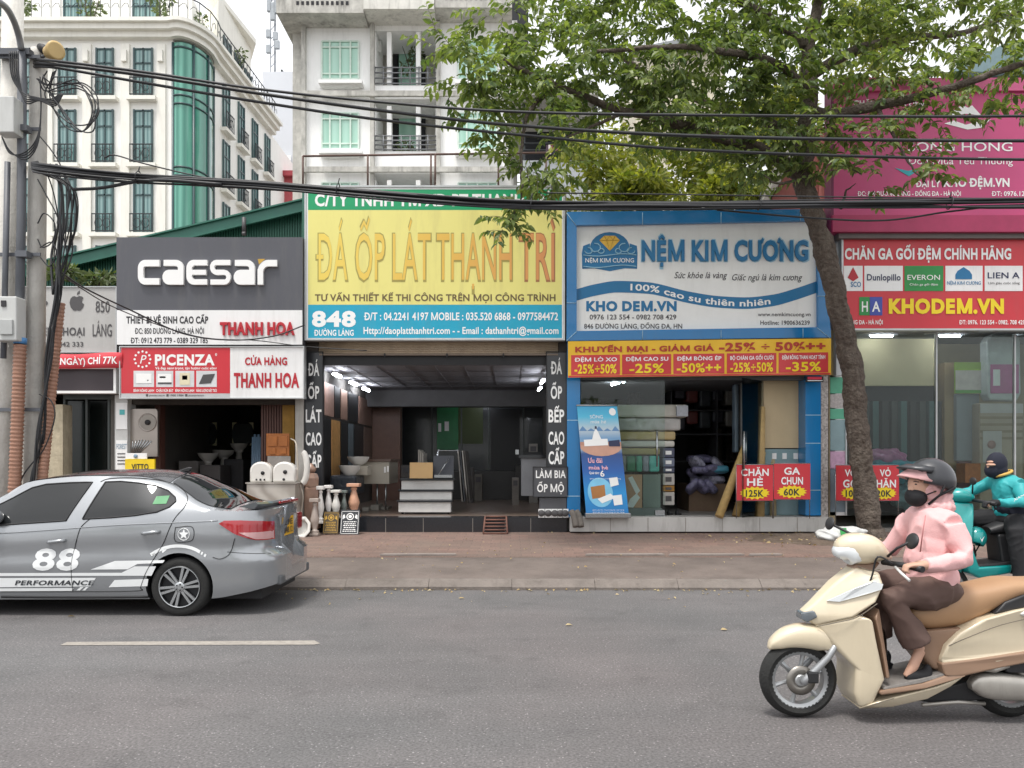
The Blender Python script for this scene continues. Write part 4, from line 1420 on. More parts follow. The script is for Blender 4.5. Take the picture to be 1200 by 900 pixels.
baluster('white marble baluster right of the white pair', 380.6, 389.5, 568.5, 606, 13.9, '#dedbd8')
baluster('slimmer white baluster standing before the green one', 388.4, 399.2, 574, 606, 13.9, '#dcdad4')
baluster('dull grey-green stone baluster', 399.4, 407.2, 574.5, 606, 14.1, '#6d7672')
baluster('peach pink stone baluster', 407.5, 422, 566.5, 604.8, 14.2, '#d0a084')
baluster('short grainy beige baluster in front of the others', 363.5, 374.3, 584, 626, 13.45, '#a89c93')
t = thing('newel_post', 'knotty brown onyx post with an urn finial beside the black board', 'post', (X(364.5, 13.8), 13.8, .25))
m_onyx = pm('onyx', '#95796a', rough=.35, var=.4, scale=5, dirt=.5, dirtcol='#6a4234')
bm = BM(); pbox(bm, 356, 571, 372.5, 620, 13.7, .24); obj('shaft', bm, m_onyx, t, bevel=.02)
bm = BM(); c = P(364.5, 570.8, 13.82)
lathe(bm, [(.09, 0), (.13, .01), (.14, .16), (.11, .24), (.06, .26)], c, seg=8, smooth=False); obj('block', bm, m_onyx, t)
bm = BM(); lathe(bm, [(.06, .262), (.09, .3), (.095, .34), (.05, .38), (.03, .42), (.01, .43)], c, seg=14); obj('finial', bm, m_onyx, t)
def plaque(label, px0, py0, px1, py1, face, ink, kind):
 Y = 13.62
 t = thing('plaque', label, 'plaque', (X((px0 + px1) / 2, Y), Y, .25))
 H = Z(py0, Y) - Z(py1, Y)
 def mp(u, v, o=0): return Vector((X(px0 + (px1 - px0) * u, Y), Y - o + .28 * v * H, Z(py1, Y) + H * v))
 bm = BM(); A = [bm.verts.new(mp(u, v)) for u, v in ((0, 0), (1, 0), (1, 1), (0, 1))]; B = [bm.verts.new(a.co + Vector((0, .03, 0))) for a in A]
 bm.faces.new(A); bm.faces.new(B[::-1])
 for i in range(4): bm.faces.new((A[i], B[i], B[(i + 1) % 4], A[(i + 1) % 4]))
 obj('slab', bm, face, t)
 bm = BM()
 def q(u0, v0, u1, v1): flat(bm, [[(u0, v0), (u1, v0), (u1, v1), (u0, v1)]], lambda u, v: mp(u, v, .003))
 for e in (.04, .93): q(.05, e, .95, e + .015)
 for e in (.04, .93): q(e, .06, e + .02, .92)
 ring = [(.5 + .2 * math.cos(a), .73 + .14 * math.sin(a)) for a in [k * math.pi / 10 for k in range(20)]]
 rin = [(.5 + .15 * math.cos(a), .73 + .105 * math.sin(a)) for a in [k * math.pi / 10 for k in range(20)]]
 flat(bm, [[ring[k], ring[(k + 1) % 20], rin[(k + 1) % 20], rin[k]] for k in range(20)], lambda u, v: mp(u, v, .003))
 flat(bm, [[(.5 + .1 * math.cos(k * math.pi / 3 + .5), .73 + .07 * math.sin(k * math.pi / 3 + .5)) for k in range(6)]], lambda u, v: mp(u, v, .003))
 for s in (-1, 1): flat(bm, [[(.5 + s * .25, .68), (.5 + s * .4, .62), (.5 + s * .38, .78), (.5 + s * .3, .82)]], lambda u, v: mp(u, v, .003))
 for v0, w in ((.5, .34), (.42, .3), (.35, .34), (.27, .3), (.19, .34), (.12, .36)):
  u = .5 - w
  while u < .5 + w:
   ww = rnd.uniform(.04, .12); q(u, v0, min(u + ww, .5 + w), v0 + .035); u += ww + .03
 obj('engraving', bm, ink, t, fix=False)
plaque('brown memorial plaque with gold engraving leaning on the step', 378, 600, 396, 625.5, pm('brown_plaque', '#4a3b22', rough=.3), pm('gold_print', '#c29a3c', rough=.4, var=0), 0)
plaque('larger black memorial plaque with white engraving leaning on the step', 398, 598, 420.3, 626.5, m_black, m_inkw, 1)
t = thing('corner_sink', 'white octagonal sink standing on edge behind the car boot', 'sink', P(354, 630, 13.3))
c = P(353, 618, 13.3)
bm = BM()
oct_ = [(.17 * math.cos(k * math.pi / 4 + .39), .2 * math.sin(k * math.pi / 4 + .39)) for k in range(8)]
inn = [(.115 * math.cos(k * math.pi / 4 + .39), .14 * math.sin(k * math.pi / 4 + .39)) for k in range(8)]
def sv(p, d, s=1): return bm.verts.new((c.x + p[0] * s, c.y + d + p[1] * .25, c.z + p[1] * s))
Fo = [sv(p, 0) for p in oct_]; Fi = [sv(p, 0) for p in inn]; Bi = [sv(p, .1, .7) for p in inn]; Bo = [sv(p, .16, .8) for p in oct_]
for k in range(8):
 j = (k + 1) % 8
 bm.faces.new((Fo[k], Fo[j], Fi[j], Fi[k])); bm.faces.new((Fi[k], Fi[j], Bi[j], Bi[k])); bm.faces.new((Fo[k], Bo[k], Bo[j], Fo[j]))
bm.faces.new(Bi); bm.faces.new(Bo[::-1])
obj('basin', bm, pm('ceramic', '#d6d3cd'), t, bevel=.012, smooth='auto')
t = thing('metal_ramp', 'small rusty slatted metal ramp leaning on the black step', 'ramp', (X(580, 13.8), 13.7, .25))
bm = BM()
a0, a1 = Vector((X(566.5, 13.7), 13.66, .26)), Vector((X(594.5, 13.7), 13.66, .26))
b0, b1 = a0 + Vector((0.02, .33, .275)), a1 + Vector((-.02, .33, .275))
for p, q in ((a0, b0), (a1, b1)): tube(bm, [p, q], .018, 5)
for k in range(6): tube(bm, [a0.lerp(b0, k / 5), a1.lerp(b1, k / 5)], .016, 5)
obj('ramp_frame', bm, pm('rust', '#6b4a40', rough=.8, var=.3, dirt=.4, dirtcol='#8a5a40'), t)
# ---------------------------------------------------------------- sanitary-ware shop (grey sign over red and white sign)
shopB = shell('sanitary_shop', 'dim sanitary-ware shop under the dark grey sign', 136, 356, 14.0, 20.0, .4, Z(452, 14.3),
    pm('grey_floor_tile', '#6d6762', rough=.4, var=.1), m_dwall, pm('dim_back', '#3b3937', rough=.7, var=.3), pm('dark_ceiling', '#55524e', rough=.9), pyh=290)  # plain dark ceiling colour
bm = BM(); box(bm, X(136, S), X(356, S), S, S + .3, .2, .4); obj('step', bm, m_conc, shopB)
bm = BM(); pbox(bm, 137, 466, 355, 474, 14.1, .15); obj('lintel', bm, pm('dark_lintel', '#3d3834'), shopB)
bm = BM()
for k in range(9):
 px = 306 + k * 3.1
 box(bm, X(px, 14.4), X(px + 2.2, 14.4), 14.4, 14.5 + (k % 2) * .05, .41, Z(466, 14.4))
obj('folding_shutter', bm, pm('brown_folding_door', '#5b3b33', rough=.5, var=.2), shopB)
bm = BM(); pbox(bm, 181.5, 466, 188, 600, 14.5, .2); obj('door_post', bm, pm('brown_folding_door', '#5b3b33'), shopB)
bm = BM(); pbox(bm, 331, 466, 345, 560, 14.3, .1); obj('plaster_patch', bm, pm('ochre_plaster', '#a57f3f', rough=.9, var=.3, scale=5, dirt=.6), shopB)
bm = BM(); pbox(bm, 346, 463, 355.5, 620, 13.95, .3); obj('front_pier', bm, pm('pier_grey', '#a9a6a1', rough=.9, var=.15, dirt=.5), shopB)
bm = BM(); pbox(bm, 134.5, 463, 149.5, 620, 13.95, .3); obj('front_pier', bm, pm('pier_white', '#c3c4c2', rough=.8, var=.1, dirt=.3), shopB)
for lab, py0, py1 in (('small poster with a teal mark on the pier left of the steel sink', 472, 503), ('pale poster with grey lettering low on the pier left of the steel sink', 516, 552)):
 t = board('poster', lab, 'poster', (136, py0, 149, py1), 13.94, .006, m_white)
 if py0 < 500:
  patch(t, 'mark', (140, 480, 146, 486), 13.935, pm('teal_print', '#57b3b5'))
 else:
  lettering(t, 'FOREST', (136.5, 520, 148.5, 526), 13.935, pm('ink_pale_blue', '#7d95a8', var=0), .01)
  for k in range(4): patch(t, 'text_line', (137.5, 531 + k * 4, 147.5, 532.2 + k * 4), 13.935, m_inkg)
cs_ = 13.7
cz = board('shop_sign', 'dark grey sign with raised white letters above a white address strip', 'sign', (136.5, 278, 354.5, 404), cs_, .2, m_dgrey, None)
patch(cz, 'white_strip', (136.8, 363.5, 354.2, 403.8), cs_ - .012, m_white, .011)
def word_strokes():
 t = .26
 def ring(x, w, h=1.0, open_=None):
  pass
 loops = []
 def bar(x0, y0, x1, y1): loops.append([(x0, y0), (x1, y0), (x1, y1), (x0, y1)])
 def rr(x0, y0, x1, y1, r, cut=()):                    # filled corner piece helpers
  pass
 def arcband(cx, cy, ro, ri, a0, a1, n=7):
  o = [(cx + ro * math.cos(a0 + (a1 - a0) * k / n), cy + ro * math.sin(a0 + (a1 - a0) * k / n)) for k in range(n + 1)]
  i = [(cx + ri * math.cos(a0 + (a1 - a0) * k / n), cy + ri * math.sin(a0 + (a1 - a0) * k / n)) for k in range(n + 1)]
  loops.append(o + i[::-1])
 q = math.pi / 2
 R_ = .34; ri = R_ - t
 def c_(x, w):                                          # C with squared bowl
  arcband(x + R_, 1 - R_, R_, ri, q, 2 * q); arcband(x + R_, R_, R_, ri, 2 * q, 3 * q)
  bar(x, R_, x + t, 1 - R_); bar(x + R_, 1 - t, x + w, 1); bar(x + R_, 0, x + w, t)
 def a_(x, w):                                          # single storey roof, closed bowl
  arcband(x + w - R_, 1 - R_, R_, ri, 0, q); bar(x + .06, 1 - .24, x + w - R_, 1); bar(x + w - t, 0, x + w, 1 - R_)
  bar(x + .3, .4, x + w - t + .01, .6); bar(x + .3, 0, x + w - t + .01, .2)
  arcband(x + .3, .3, .3, .1, q, 3 * q)
 def e_(x, w):
  arcband(x + R_, 1 - R_, R_, ri, q, 2 * q); arcband(x + R_, R_, R_, ri, 2 * q, 3 * q)
  bar(x, R_, x + t, 1 - R_); bar(x + R_, 1 - .22, x + w, 1); bar(x + t - .01, .4, x + w - .05, .6); bar(x + R_, 0, x + w, .22)
 def s_(x, w):
  bar(x + .3, .79, x + w - .02, 1); bar(x + .02, 0, x + w - .3, .21); bar(x + .3, .395, x + w - .3, .605)
  arcband(x + .3, .7, .302, .095, q, 3 * q); arcband(x + w - .3, .3, .302, .095, -q, q)
 def r_(x, w):
  bar(x, 0, x + t, .62); arcband(x + .5, .5, .5, .5 - t, q, 2 * q); bar(x + .49, .74, x + w, 1); bar(x, .5, x + t, .56)
 x = 0
 for fn, w in ((c_, 1.02), (a_, 1.0), (e_, .98), (s_, .98), (a_, 1.0), (r_, .92)):
  fn(x, w); x += w + .14
 return loops, x - .14
loops, wd = word_strokes()
v2, f2 = fill2d(loops)
bm = BM()
def cm(u, v, o): return P(161.5 + (324.5 - 161.5) * (u / wd), 333.5 - 29 * v, cs_ - o)
A = [bm.verts.new(cm(u, v, .06)) for u, v in v2]
for t_ in f2: bm.faces.new([A[i] for i in t_])
ext = bmesh.ops.extrude_face_region(bm, geom=bm.faces[:])
for v in [g for g in ext['geom'] if isinstance(g, bmesh.types.BMVert)]: v.co.y += .059
obj('raised_lettering', bm, m_inkw, cz)
bm = BM(); flat(bm, [[(302, 303.5), (311, 303.3), (303.5, 310)]], lambda a, b: P(a, b, cs_ - .065)); obj('gold_corner', bm, pm('gold_print', '#c29a3c'), cz, fix=False)
LB = lambda s, r, m, b=.02, **k: lettering(cz, s, r, cs_ - .015, m, b, **k)
LB('THIẾT BỊ VỆ SINH CAO CẤP', (148, 370.5, 244, 378.8), m_ink, .036)
LB('ĐC: 850 ĐƯỜNG LÁNG, HÀ NỘI', (158, 384.3, 239, 391), m_ink, .024)
LB('ĐT: 0912 473 779 - 0389 329 185', (153, 395.5, 243.5, 402), m_ink, .024)
lettering(cz, 'THANH HOA', (257.5, 377, 345, 391.8), cs_ - .05, m_inkr, .042, depth=.035)
py_ = 13.68
pz = board('shop_sign', 'red and white sign with product pictures under the dark grey sign', 'sign', (141.5, 407, 355.5, 466), py_, .12, m_white, m_frame, .02)
patch(pz, 'red_field', (142, 407.5, 269.5, 461), py_ - .004, m_red)
patch(pz, 'grey_strip', (142, 461.2, 269.5, 465.5), py_ - .004, pm('strip_silver', '#b9babb', rough=.4))
LP = lambda s, r, m, b=.02, **k: lettering(pz, s, r, py_ - .0075, m, b, **k)
LP('PICENZA', (181.5, 415, 251.5, 427.6), m_inkw, .04)
LP('®', (252, 414, 254.5, 417), m_inkw, .01)
LP('Vẻ đẹp sang trọng, tận hưởng cuộc sống', (182, 429.8, 254, 432.8), m_inkw, .02)
bm = BM()
for k in range(12):
 a = k * math.pi / 6
 cx, cy, r = 167 + 9.2 * math.cos(a), 421 + 9.2 * math.sin(a), 1.35
 flat(bm, [[(cx + r * math.cos(j), cy + r * math.sin(j)) for j in [i * math.pi / 4 for i in range(8)]]], lambda a_, b_: P(a_, b_, py_ - .0075))
obj('emblem', bm, m_inkw, pz, fix=False)
LP('P', (164, 416, 170, 426), m_inkw, .0, shear=.25)
for k, (a, b) in enumerate(((156.5, 180.5), (183, 203), (205.5, 227.5), (230, 254))):
 fr = patch(pz, 'picture', (a, 434.5, b, 453.5), py_ - .007, pm('picture_grey', '#d2d3d4', rough=.35), .003)
 bm = BM()
 mk = lambda r0, r1, r2, r3, i: pbox(bm, r0, r1, r2, r3, py_ - .0125, .005, i)
 if k == 0: mk(a + 3, 438, b - 3, 449, 0); mk(b - 8, 445, b - 6.5, 446.5, 1)
 elif k == 1: mk(a + 2, 438.5, b - 2, 448, 0); mk(a + 2, 448.1, b - 2, 450, 1); mk(a + 4, 441, b - 9, 443, 1)
 elif k == 2: mk(a + 5, 437, b - 5, 451, 2); mk(a + 8, 440, b - 8, 445, 0)
 else: flat(bm, [[(a + 3, 450), (a + 8, 439), (b - 2, 438), (b - 7, 449)]], lambda p_, q_: P(p_, q_, py_ - .0125), 1)
 obj('product', bm, [m_inkw, m_inkg, pm('cream_plastic', '#dcd3b4')], fr, fix=False)
 LP(('BÌNH NÓNG LẠNH', 'CHẬU RỬA BÁT', 'BÌNH NÓNG LẠNH', 'NĂNG LƯỢNG MẶT TRỜI')[k], (a, 456, b, 459.2), m_inkw, .024)
LP('picenza.com.vn', (175, 462, 193, 464.4), m_inkg, .01); LP('1900 1984', (199, 462, 215, 464.4), m_inkg, .02); LP('picenzavietnam', (221, 462, 239, 464.4), m_inkg, .01)
bm = BM()
for px in (171, 195, 217): pbox(bm, px, 461.8, px + 2.6, 464.6, py_ - .008, .003)
obj('icon', bm, m_inkg, pz)
LP('CỬA HÀNG', (287, 418.5, 336.5, 427.5), m_inkr, .036)
LP('THANH HOA', (274, 436.5, 350.5, 453.5), m_inkr, .04)
t = thing('steel_sink', 'upright stainless sink with ribbed drainer and round bowl by the pier', 'sink', P(168, 545, 14.1))
bm = BM()
prism(bm, [(X(151, 14.0), Z(535, 14)), (X(183, 14), Z(535, 14)), (X(183, 14), Z(481, 14)), (X(181, 14), Z(479, 14)), (X(153, 14), Z(479, 14)), (X(151, 14), Z(481, 14))], 14.05, 14.12)
m_sink = pm('brushed_steel', '#a79f98', rough=.35, metal=.7, var=.08)
obj('plate', bm, m_sink, t)
bm = BM(); lathe(bm, [(.155, -.003), (.165, -.012), (.155, -.02), (.145, -.004)], P(173, 495, 14.05), axis='Y', seg=20); obj('bowl_rim', bm, m_sink, t)
bm = BM(); lathe(bm, [(.145, -.004), (.01, -.003)], P(173, 495, 14.045), axis='Y', seg=20); obj('bowl', bm, pm('shadow_steel', '#8d8780', rough=.3, metal=.7), t)
bm = BM(); lathe(bm, [(.05, -.004), (.05, -.012), (.01, -.012)], P(173, 495, 14.035), axis='Y', seg=12); obj('drain', bm, m_blackm, t)
bm = BM()
for k in range(7): tube(bm, [P(154 + k * 1.4, 532, 14.045), P(156 + k * 3.6, 515 + abs(k - 3) * .6, 14.045)], .012, 5)
obj('drainer_rib', bm, m_steel, t)
t = board('brand_placard', 'yellow placard with black lettering in front of the steel sink', 'placard', (146.5, 538, 181, 560), 13.6, .05, pm('yellow_card', '#e8c81e', rough=.5), None)
lettering(t, 'VITTO', (154, 543.5, 174, 550), 13.594, m_ink, .025)
patch(t, 'white_top', (147, 531, 172, 537.7), 13.62, m_white, .03)
bm = BM(); lathe(bm, [(.035, 0), (.035, -.01), (.01, -.012)], P(159, 534.5, 13.615), axis='Y', seg=14); obj('badge', bm, pm('ink_pale_blue', '#7d95a8', var=0), t)
bm = BM(); pbox(bm, 148, 560.2, 180, 600, 13.6, .4); obj('plinth', bm, m_cardb, t)
for k, (a, b) in enumerate(((225, 254), (272, 297))):
 t = thing('mirror', ['dark mirror with pale corner shapes, left of two on the back wall', 'dark mirror with pale corner shapes, right of two on the back wall'][k], 'mirror', P((a + b) / 2, 520, 18), 'mirrors in the sanitary shop')
 bm = BM(); pbox(bm, a, 497, b, 520, 18.0, .05); obj('glass', bm, pm('mirror_glass', '#7b8588', rough=.06, metal=.9, var=.0), t)
 bm = BM()
 for (px, s) in ((a, 1), (b, -1)):
  for (py, q) in ((495, 1), (522, -1)):
   flat(bm, [[(px, py), (px + s * 6, py), (px + s * 2, py + q * 3), (px, py + q * 9)]], lambda p_, q_: P(p_, q_, 17.98))
 obj('corner_trim', bm, pm('pale_trim', '#d8d4ae', rough=.3), t, fix=False)  # corner trim in one even pale colour
bm = BM(); box(bm, X(200, 18.5), X(330, 18.5), 18.6, 19.6, .4, 1.3); tag(obj('sales_counter', bm, pm('counter_brown', '#4a3a32', rough=.4)), 'long brown counter at the back of the sanitary shop', 'counter')
for k, (a, y0, b, y1, Y, c) in enumerate(((209, 540, 232, 560, 16, '#7d7a78'), (234, 545, 258, 562, 15.6, '#5f5c5c'), (190, 500, 203, 560, 16.5, '#4d423c'), (262, 538, 285, 560, 16.3, '#3e3d40'))):
 bm = BM(); box(bm, X(a, Y), X(b, Y), Y, Y + .6, .4, Z(y0, Y)); tag(obj('goods_box', bm, pm('goods' + c[1:], c, rough=.7, var=.2), bevel=.02), ['grey carton on the floor left inside the sanitary shop', 'low dark grey carton beside the grey one', 'tall brown cabinet left inside the sanitary shop', 'black carton right of the dark grey one'][k], 'box')
for k, (px, py, Y, w) in enumerate(((205, 536, 17, .5), (222, 520, 17.5, .45), (262, 536, 17, .5), (280, 528, 17.4, .4), (244, 540, 16.4, .45))):
 t = thing('display_basin', ['first', 'second', 'third', 'fourth', 'fifth'][k] + ' dim white basin from the left on the low displays inside the sanitary shop', 'basin', P(px, py, Y), 'basins inside the sanitary shop')
 bm = BM(); bowl(bm, P(px, py, Y), w / 2, .16); obj('bowl', bm, pm('ceramic', '#d6d3cd'), t, smooth='auto')
 bm = BM(); c = P(px, py, Y); lathe(bm, [(.1, .4), (.07, .55), (.07, c.z - .05), (.12, c.z)], (c.x, c.y, 0), seg=16); obj('pedestal', bm, pm('ceramic', '#d6d3cd'), t)
t = thing('pipe_bundle', 'bundle of blue-grey pipes upright right of the sanitary shop entrance', 'pipes', P(300, 560, 14.3))
for k in range(5):
 bm = BM(); p = P(296.5 + k * 2.2, 512 - k % 2 * 3, 14.5); tube(bm, [p, (p.x, p.y - .1, .4)], .022, 8); obj('pipe', bm, pm('bluegrey_pipe', '#54687a', rough=.4), t)
t = thing('door_sample', 'orange-brown carved panel standing right of the blue-grey pipes', 'panel', P(325, 560, 14.1))
bm = BM(); pbox(bm, 312, 508, 339, 534, 14.05, .03); obj('panel', bm, pm('orange_wood', '#a8652f', rough=.35, var=.2, scale=8), t)
bm = BM()
for a, b in ((314, 324.5), (326.5, 337)): pbox(bm, a, 511, b, 523, 14.03, .018); pbox(bm, a + 1.5, 525, b - 1.5, 532, 14.03, .018)
obj('moulding', bm, pm('orange_wood', '#a8652f'), t, bevel=.006)
slab('grey stone sheet under the orange-brown panel', 313, 534.5, 340, 562, 13.98, .06, pm('grey_marble', '#8f8983', rough=.3, var=.2, scale=7))
def grey_marble():
 m = pm('veined_marble', '#aaa49c', rough=.2, var=0)
 n, l, b = nodes_of(m)
 t = n.new('ShaderNodeTexCoord'); w = n.new('ShaderNodeTexWave'); w.inputs['Scale'].default_value = .8; w.inputs['Distortion'].default_value = 12; w.inputs['Detail'].default_value = 5
 mp = n.new('ShaderNodeMapping'); mp.inputs['Rotation'].default_value = (0, R(35), 0); l.new(t.outputs['Object'], mp.inputs[0]); l.new(mp.outputs[0], w.inputs['Vector'])
 r = n.new('ShaderNodeMix'); r.data_type = 'RGBA'; r.inputs['A'].default_value = (*lin('#9a948c'), 1); r.inputs['B'].default_value = (*lin('#b9b4ac'), 1)
 l.new(w.outputs['Fac'], r.inputs['Factor']); l.new(r.outputs['Result'], b.inputs['Base Color'])
 return m
MY = 13.2
t = thing('marble_stand', 'grey veined marble stand carrying two white basins behind the car', 'stand', (X(317, MY), MY, .22))
bm = BM(); pbox(bm, 289, 567, 346, 628, MY, .5); obj('body', bm, grey_marble(), t, bevel=.01)
bm = BM(); pbox(bm, 287.5, 565.5, 347.5, 566.8, MY - .02, .54); obj('top', bm, grey_marble(), t)
for k, (a, b) in enumerate(((290.5, 316.5), (317.5, 344.5))):
 t = thing('washbasin', ['white basin on end with one round hole and three small holes', 'white basin on end with two round holes'][k], 'basin', P((a + b) / 2, 565.4, MY + .1))
 cx, w = X((a + b) / 2, MY), X(b, MY) - X(a, MY)
 z0, z1 = Z(565.4, MY), Z(541, MY)
 pr = [(cx - w / 2, z0), (cx + w / 2, z0), (cx + w / 2, z0 + (z1 - z0) * .55)] + [(cx + w / 2 * math.cos(a_), z0 + (z1 - z0) * (.55 + .45 * math.sin(a_))) for a_ in [j * math.pi / 10 for j in range(1, 10)]] + [(cx - w / 2, z0 + (z1 - z0) * .55)]
 bm = BM(); prism(bm, pr, MY + .08, MY + .26); obj('bowl', bm, pm('ceramic', '#d6d3cd'), t, bevel=.03, smooth='auto')
 bm = BM()
 for hx, hz, r in (((.1, .45, .034), (-.18, .13, .017), (0, .13, .02), (.18, .13, .017)) if k == 0 else ((.06, .5, .036), (0, .14, .024))):
  lathe(bm, [(r, .0), (r, -.006), (.002, -.006)], (cx + hx * w, MY + .078, z0 + hz * (z1 - z0)), axis='Y', seg=12)
 obj('drain_hole', bm, m_blackm, t)
for k, (px, py, r) in enumerate(((283.5, 562, .1), (351, 548, .17))):
 bm = BM()
 if k == 0:
  sweep(bm, [(X(279, 13.4), Z(592, 13.4), .02, .1), (X(281, 13.4), Z(575, 13.4), .1, .13), (X(284, 13.4), Z(562, 13.4), .11, .13), (X(286, 13.4), Z(554, 13.4), .04, .08)], 14)
 else:
  c = P(px, py, 13.5); pts = [(c.x + .08 * math.cos(a_) + .05, c.y, c.z + .27 * math.sin(a_)) for a_ in [-1.5 + j * .3 for j in range(11)]]
  tube(bm, pts, .055, 10)
 tag(obj('toilet_part', bm, pm('ceramic', '#d6d3cd'), smooth='auto'), ['rounded white ceramic piece left of the marble stand', 'curved white ceramic rim right of the second basin'][k], 'ceramic piece')
t = thing('drain_hose', 'thin pale hose looping down beside the marble stand', 'hose', P(350, 600, 13.4))
bm = BM(); tube(bm, catmull([P(341, 514, 13.9), P(347, 520, 13.7), P(349, 545, 13.6), P(349, 560, 13.5), P(355, 580, 13.45), P(353, 600, 13.45), P(349, 622, 13.4)], 5), .014, 6); obj('hose', bm, pm('pale_hose', '#a8a093', rough=.5), t)
GY2 = 15.0
gg = thing('green_shed', 'dark green sheet-metal gable rising behind the grey sign', 'shed', (X(220, GY2), GY2, .25))
m_gsheet = pm('green_sheet', '#2f6656', rough=.5, var=.1, scale=3, dirt=.2, dirtcol='#50675c')
bm = BM()
tab = [(0, 318), (60, 306), (356, 238)]
px = 20.0
while px < 356:
 z1 = Z(lerp_table(tab, px + 1), GY2)
 box(bm, X(px, GY2), X(px + 1.6, GY2), GY2 - .03, GY2 + .02, 3, z1); box(bm, X(px + 1.6, GY2), X(px + 3.0, GY2), GY2, GY2 + .02, 3, z1); px += 3.0
obj('ribbed_wall', bm, m_gsheet, gg)
bm = BM()
a, b = P(30, 312, GY2 - .3), P(357, 234.5, GY2 - .3)
prism(bm, [(a.x, a.z), (b.x, b.z), (b.x, b.z - .2), (a.x, a.z - .2)], GY2 - .3, GY2 - .24); prism(bm, [(a.x, a.z + .001), (b.x, b.z + .001), (b.x, b.z + .03), (a.x, a.z + .03)], GY2 - .35, 21)
obj('roof_edge', bm, pm('green_fascia', '#2b6556', rough=.45), gg)
bm = BM(); pbox(bm, 354, 222, 357.5, 400, 14.4, .3); obj('edge_post', bm, m_gsheet, gg)
bm = BM(); tube(bm, [P(286, 255, 14.6), P(286, 274, 14.6)], .04, 6); tube(bm, [P(284, 274, 14.5), P(288, 274, 14.5)], .04, 6); obj('pipe_stub', bm, m_inkg, gg)
# ---------------------------------------------------------------- phone shop, far left
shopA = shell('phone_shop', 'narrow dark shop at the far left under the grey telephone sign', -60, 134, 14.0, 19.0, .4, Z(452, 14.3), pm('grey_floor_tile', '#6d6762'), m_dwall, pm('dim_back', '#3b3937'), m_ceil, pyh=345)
bm = BM(); box(bm, X(-60, S), X(134, S), S, S + .3, .2, .4); obj('step', bm, m_conc, shopA)
bm = BM(); pbox(bm, 56, 474, 73.5, 618, 13.9, .3); obj('front_pier', bm, pm('poster_scarred_wall', '#b0a68f', rough=.9, var=.25, scale=6, dirt=.8, dirtcol='#6e6452', bump=.5, bscale=20), shopA)
bm = BM(); pbox(bm, -60, 455, 30, 618, 13.95, .3); obj('front_wall', bm, m_wall, shopA)
bm = BM(); pbox(bm, 74, 458, 134, 468, 14.2, .15, 0)
for px in (74, 100, 126): pbox(bm, px, 468, px + 2.5, 600, 14.25, .08, 0)
obj('door_frame', bm, pm('dark_aluminium', '#4b504f', rough=.4, metal=.3), shopA)
bm = BM(); pbox(bm, 127, 470, 133, 600, 14.28, .02); obj('door_glass', bm, pm('dull_green_glass', '#5f7a72', rough=.1), shopA)
bm = BM(); pbox(bm, 78, 470, 99, 600, 14.6, .05, 0); pbox(bm, 102, 470, 125, 590, 15.4, .05, 0); obj('inner_screen', bm, pm('dim_glass', '#26302f', rough=.15), shopA)
ps = board('shop_sign', 'weathered grey telephone shop sign with a fruit emblem and number 850', 'sign', (30, 337, 136, 412), 13.8, .15, pm('grey_vinyl', '#b4b3b0', rough=.5, var=.05, dirt=.3, dirtcol='#87837c'), m_frame, .02)
LA = lambda s, r, m=m_inkg, b=.02: lettering(ps, s, r, 13.793, m, b)
LA('850', (112, 352.5, 128.5, 366), m_inkg, .01); LA('LÁNG', (108.5, 379.5, 131, 394), m_inkg, .01)
LA('ĐIỆN THOẠI', (38, 383.5, 99, 393), m_inkg, .026); LA('36 842 333', (57, 400.5, 97.5, 406), m_inkg, .02)
bm = BM()
body = [(0, .62), (.18, .7), (.36, .66), (.46, .55), (.36, .42), (.36, .22), (.5, .08), (.4, -.18), (.24, -.36), (.1, -.38), (0, -.33), (-.1, -.38), (-.24, -.36), (-.42, -.14), (-.5, .2), (-.44, .5), (-.3, .66), (-.16, .69)]
leaf_ = [(.0, .74), (.03, .95), (.2, 1.1), (.2, .9)]
flat(bm, [body, leaf_], lambda u, v: P(90 + u * 17, 358 - v * 16, 13.793), union=True)
obj('emblem', bm, m_inkg, ps, fix=False)
LA('P', (48, 352, 56, 362), m_inkg, .025)
t = thing('banner', 'sagging red cloth banner with white letters under the grey telephone sign', 'banner', P(90, 430, 13.7))
bm = BM()
N = 24
def bn(u, v): return Vector((X(30 + 113 * u, 13.65), 13.65 + .03 * math.sin(u * 14) * (1 - v), Z(431 - 2.5 * math.sin(u * 3.1) * 0 + (1 - u) * 2 + (-17.5 - .8 * math.sin(u * 9)) * v, 13.65)))
for i in range(N):
 for j in range(3):
  bm.faces.new([bm.verts.new(bn((i + a) / N, (j + b) / 3)) for a, b in ((0, 0), (1, 0), (1, 1), (0, 1))])
bmesh.ops.remove_doubles(bm, verts=bm.verts, dist=.0005)
obj('cloth', bm, pm('red_cloth', '#d0404a', rough=.7, var=.08), t, smooth=True, solid=.006)
bmx = BM(); write(bmx, '5/(NGÀY) CHỈ 77K', lambda u, v: bn(.27 + .68 * u, .28 + .46 * v) + Vector((0, -.012, 0)), .024); obj('lettering', bmx, m_inkw, t, fix=False)
t = board('dot_matrix_sign', 'unlit dark display box with a white frame under the red banner', 'sign', (30, 432.5, 133.5, 458), 13.75, .15, pm('led_black', '#3a3135', rough=.5, var=.1, scale=40), m_inkw, .045)
bush('rooftop_plant', 'broad-leaved plants growing in a row above the telephone shop sign', 'plant', P(112, 326, 14.4), (.55, .25, .17), 200, .16, M_LEAF_POT, trunkz=Z(337, 14.4))
bush('rooftop_plant', 'broad-leaved plants above the left end of the telephone shop sign', 'plant', P(66, 320, 14.4), (.5, .25, .2), 200, .16, M_LEAF_POT, trunkz=Z(337, 14.4))
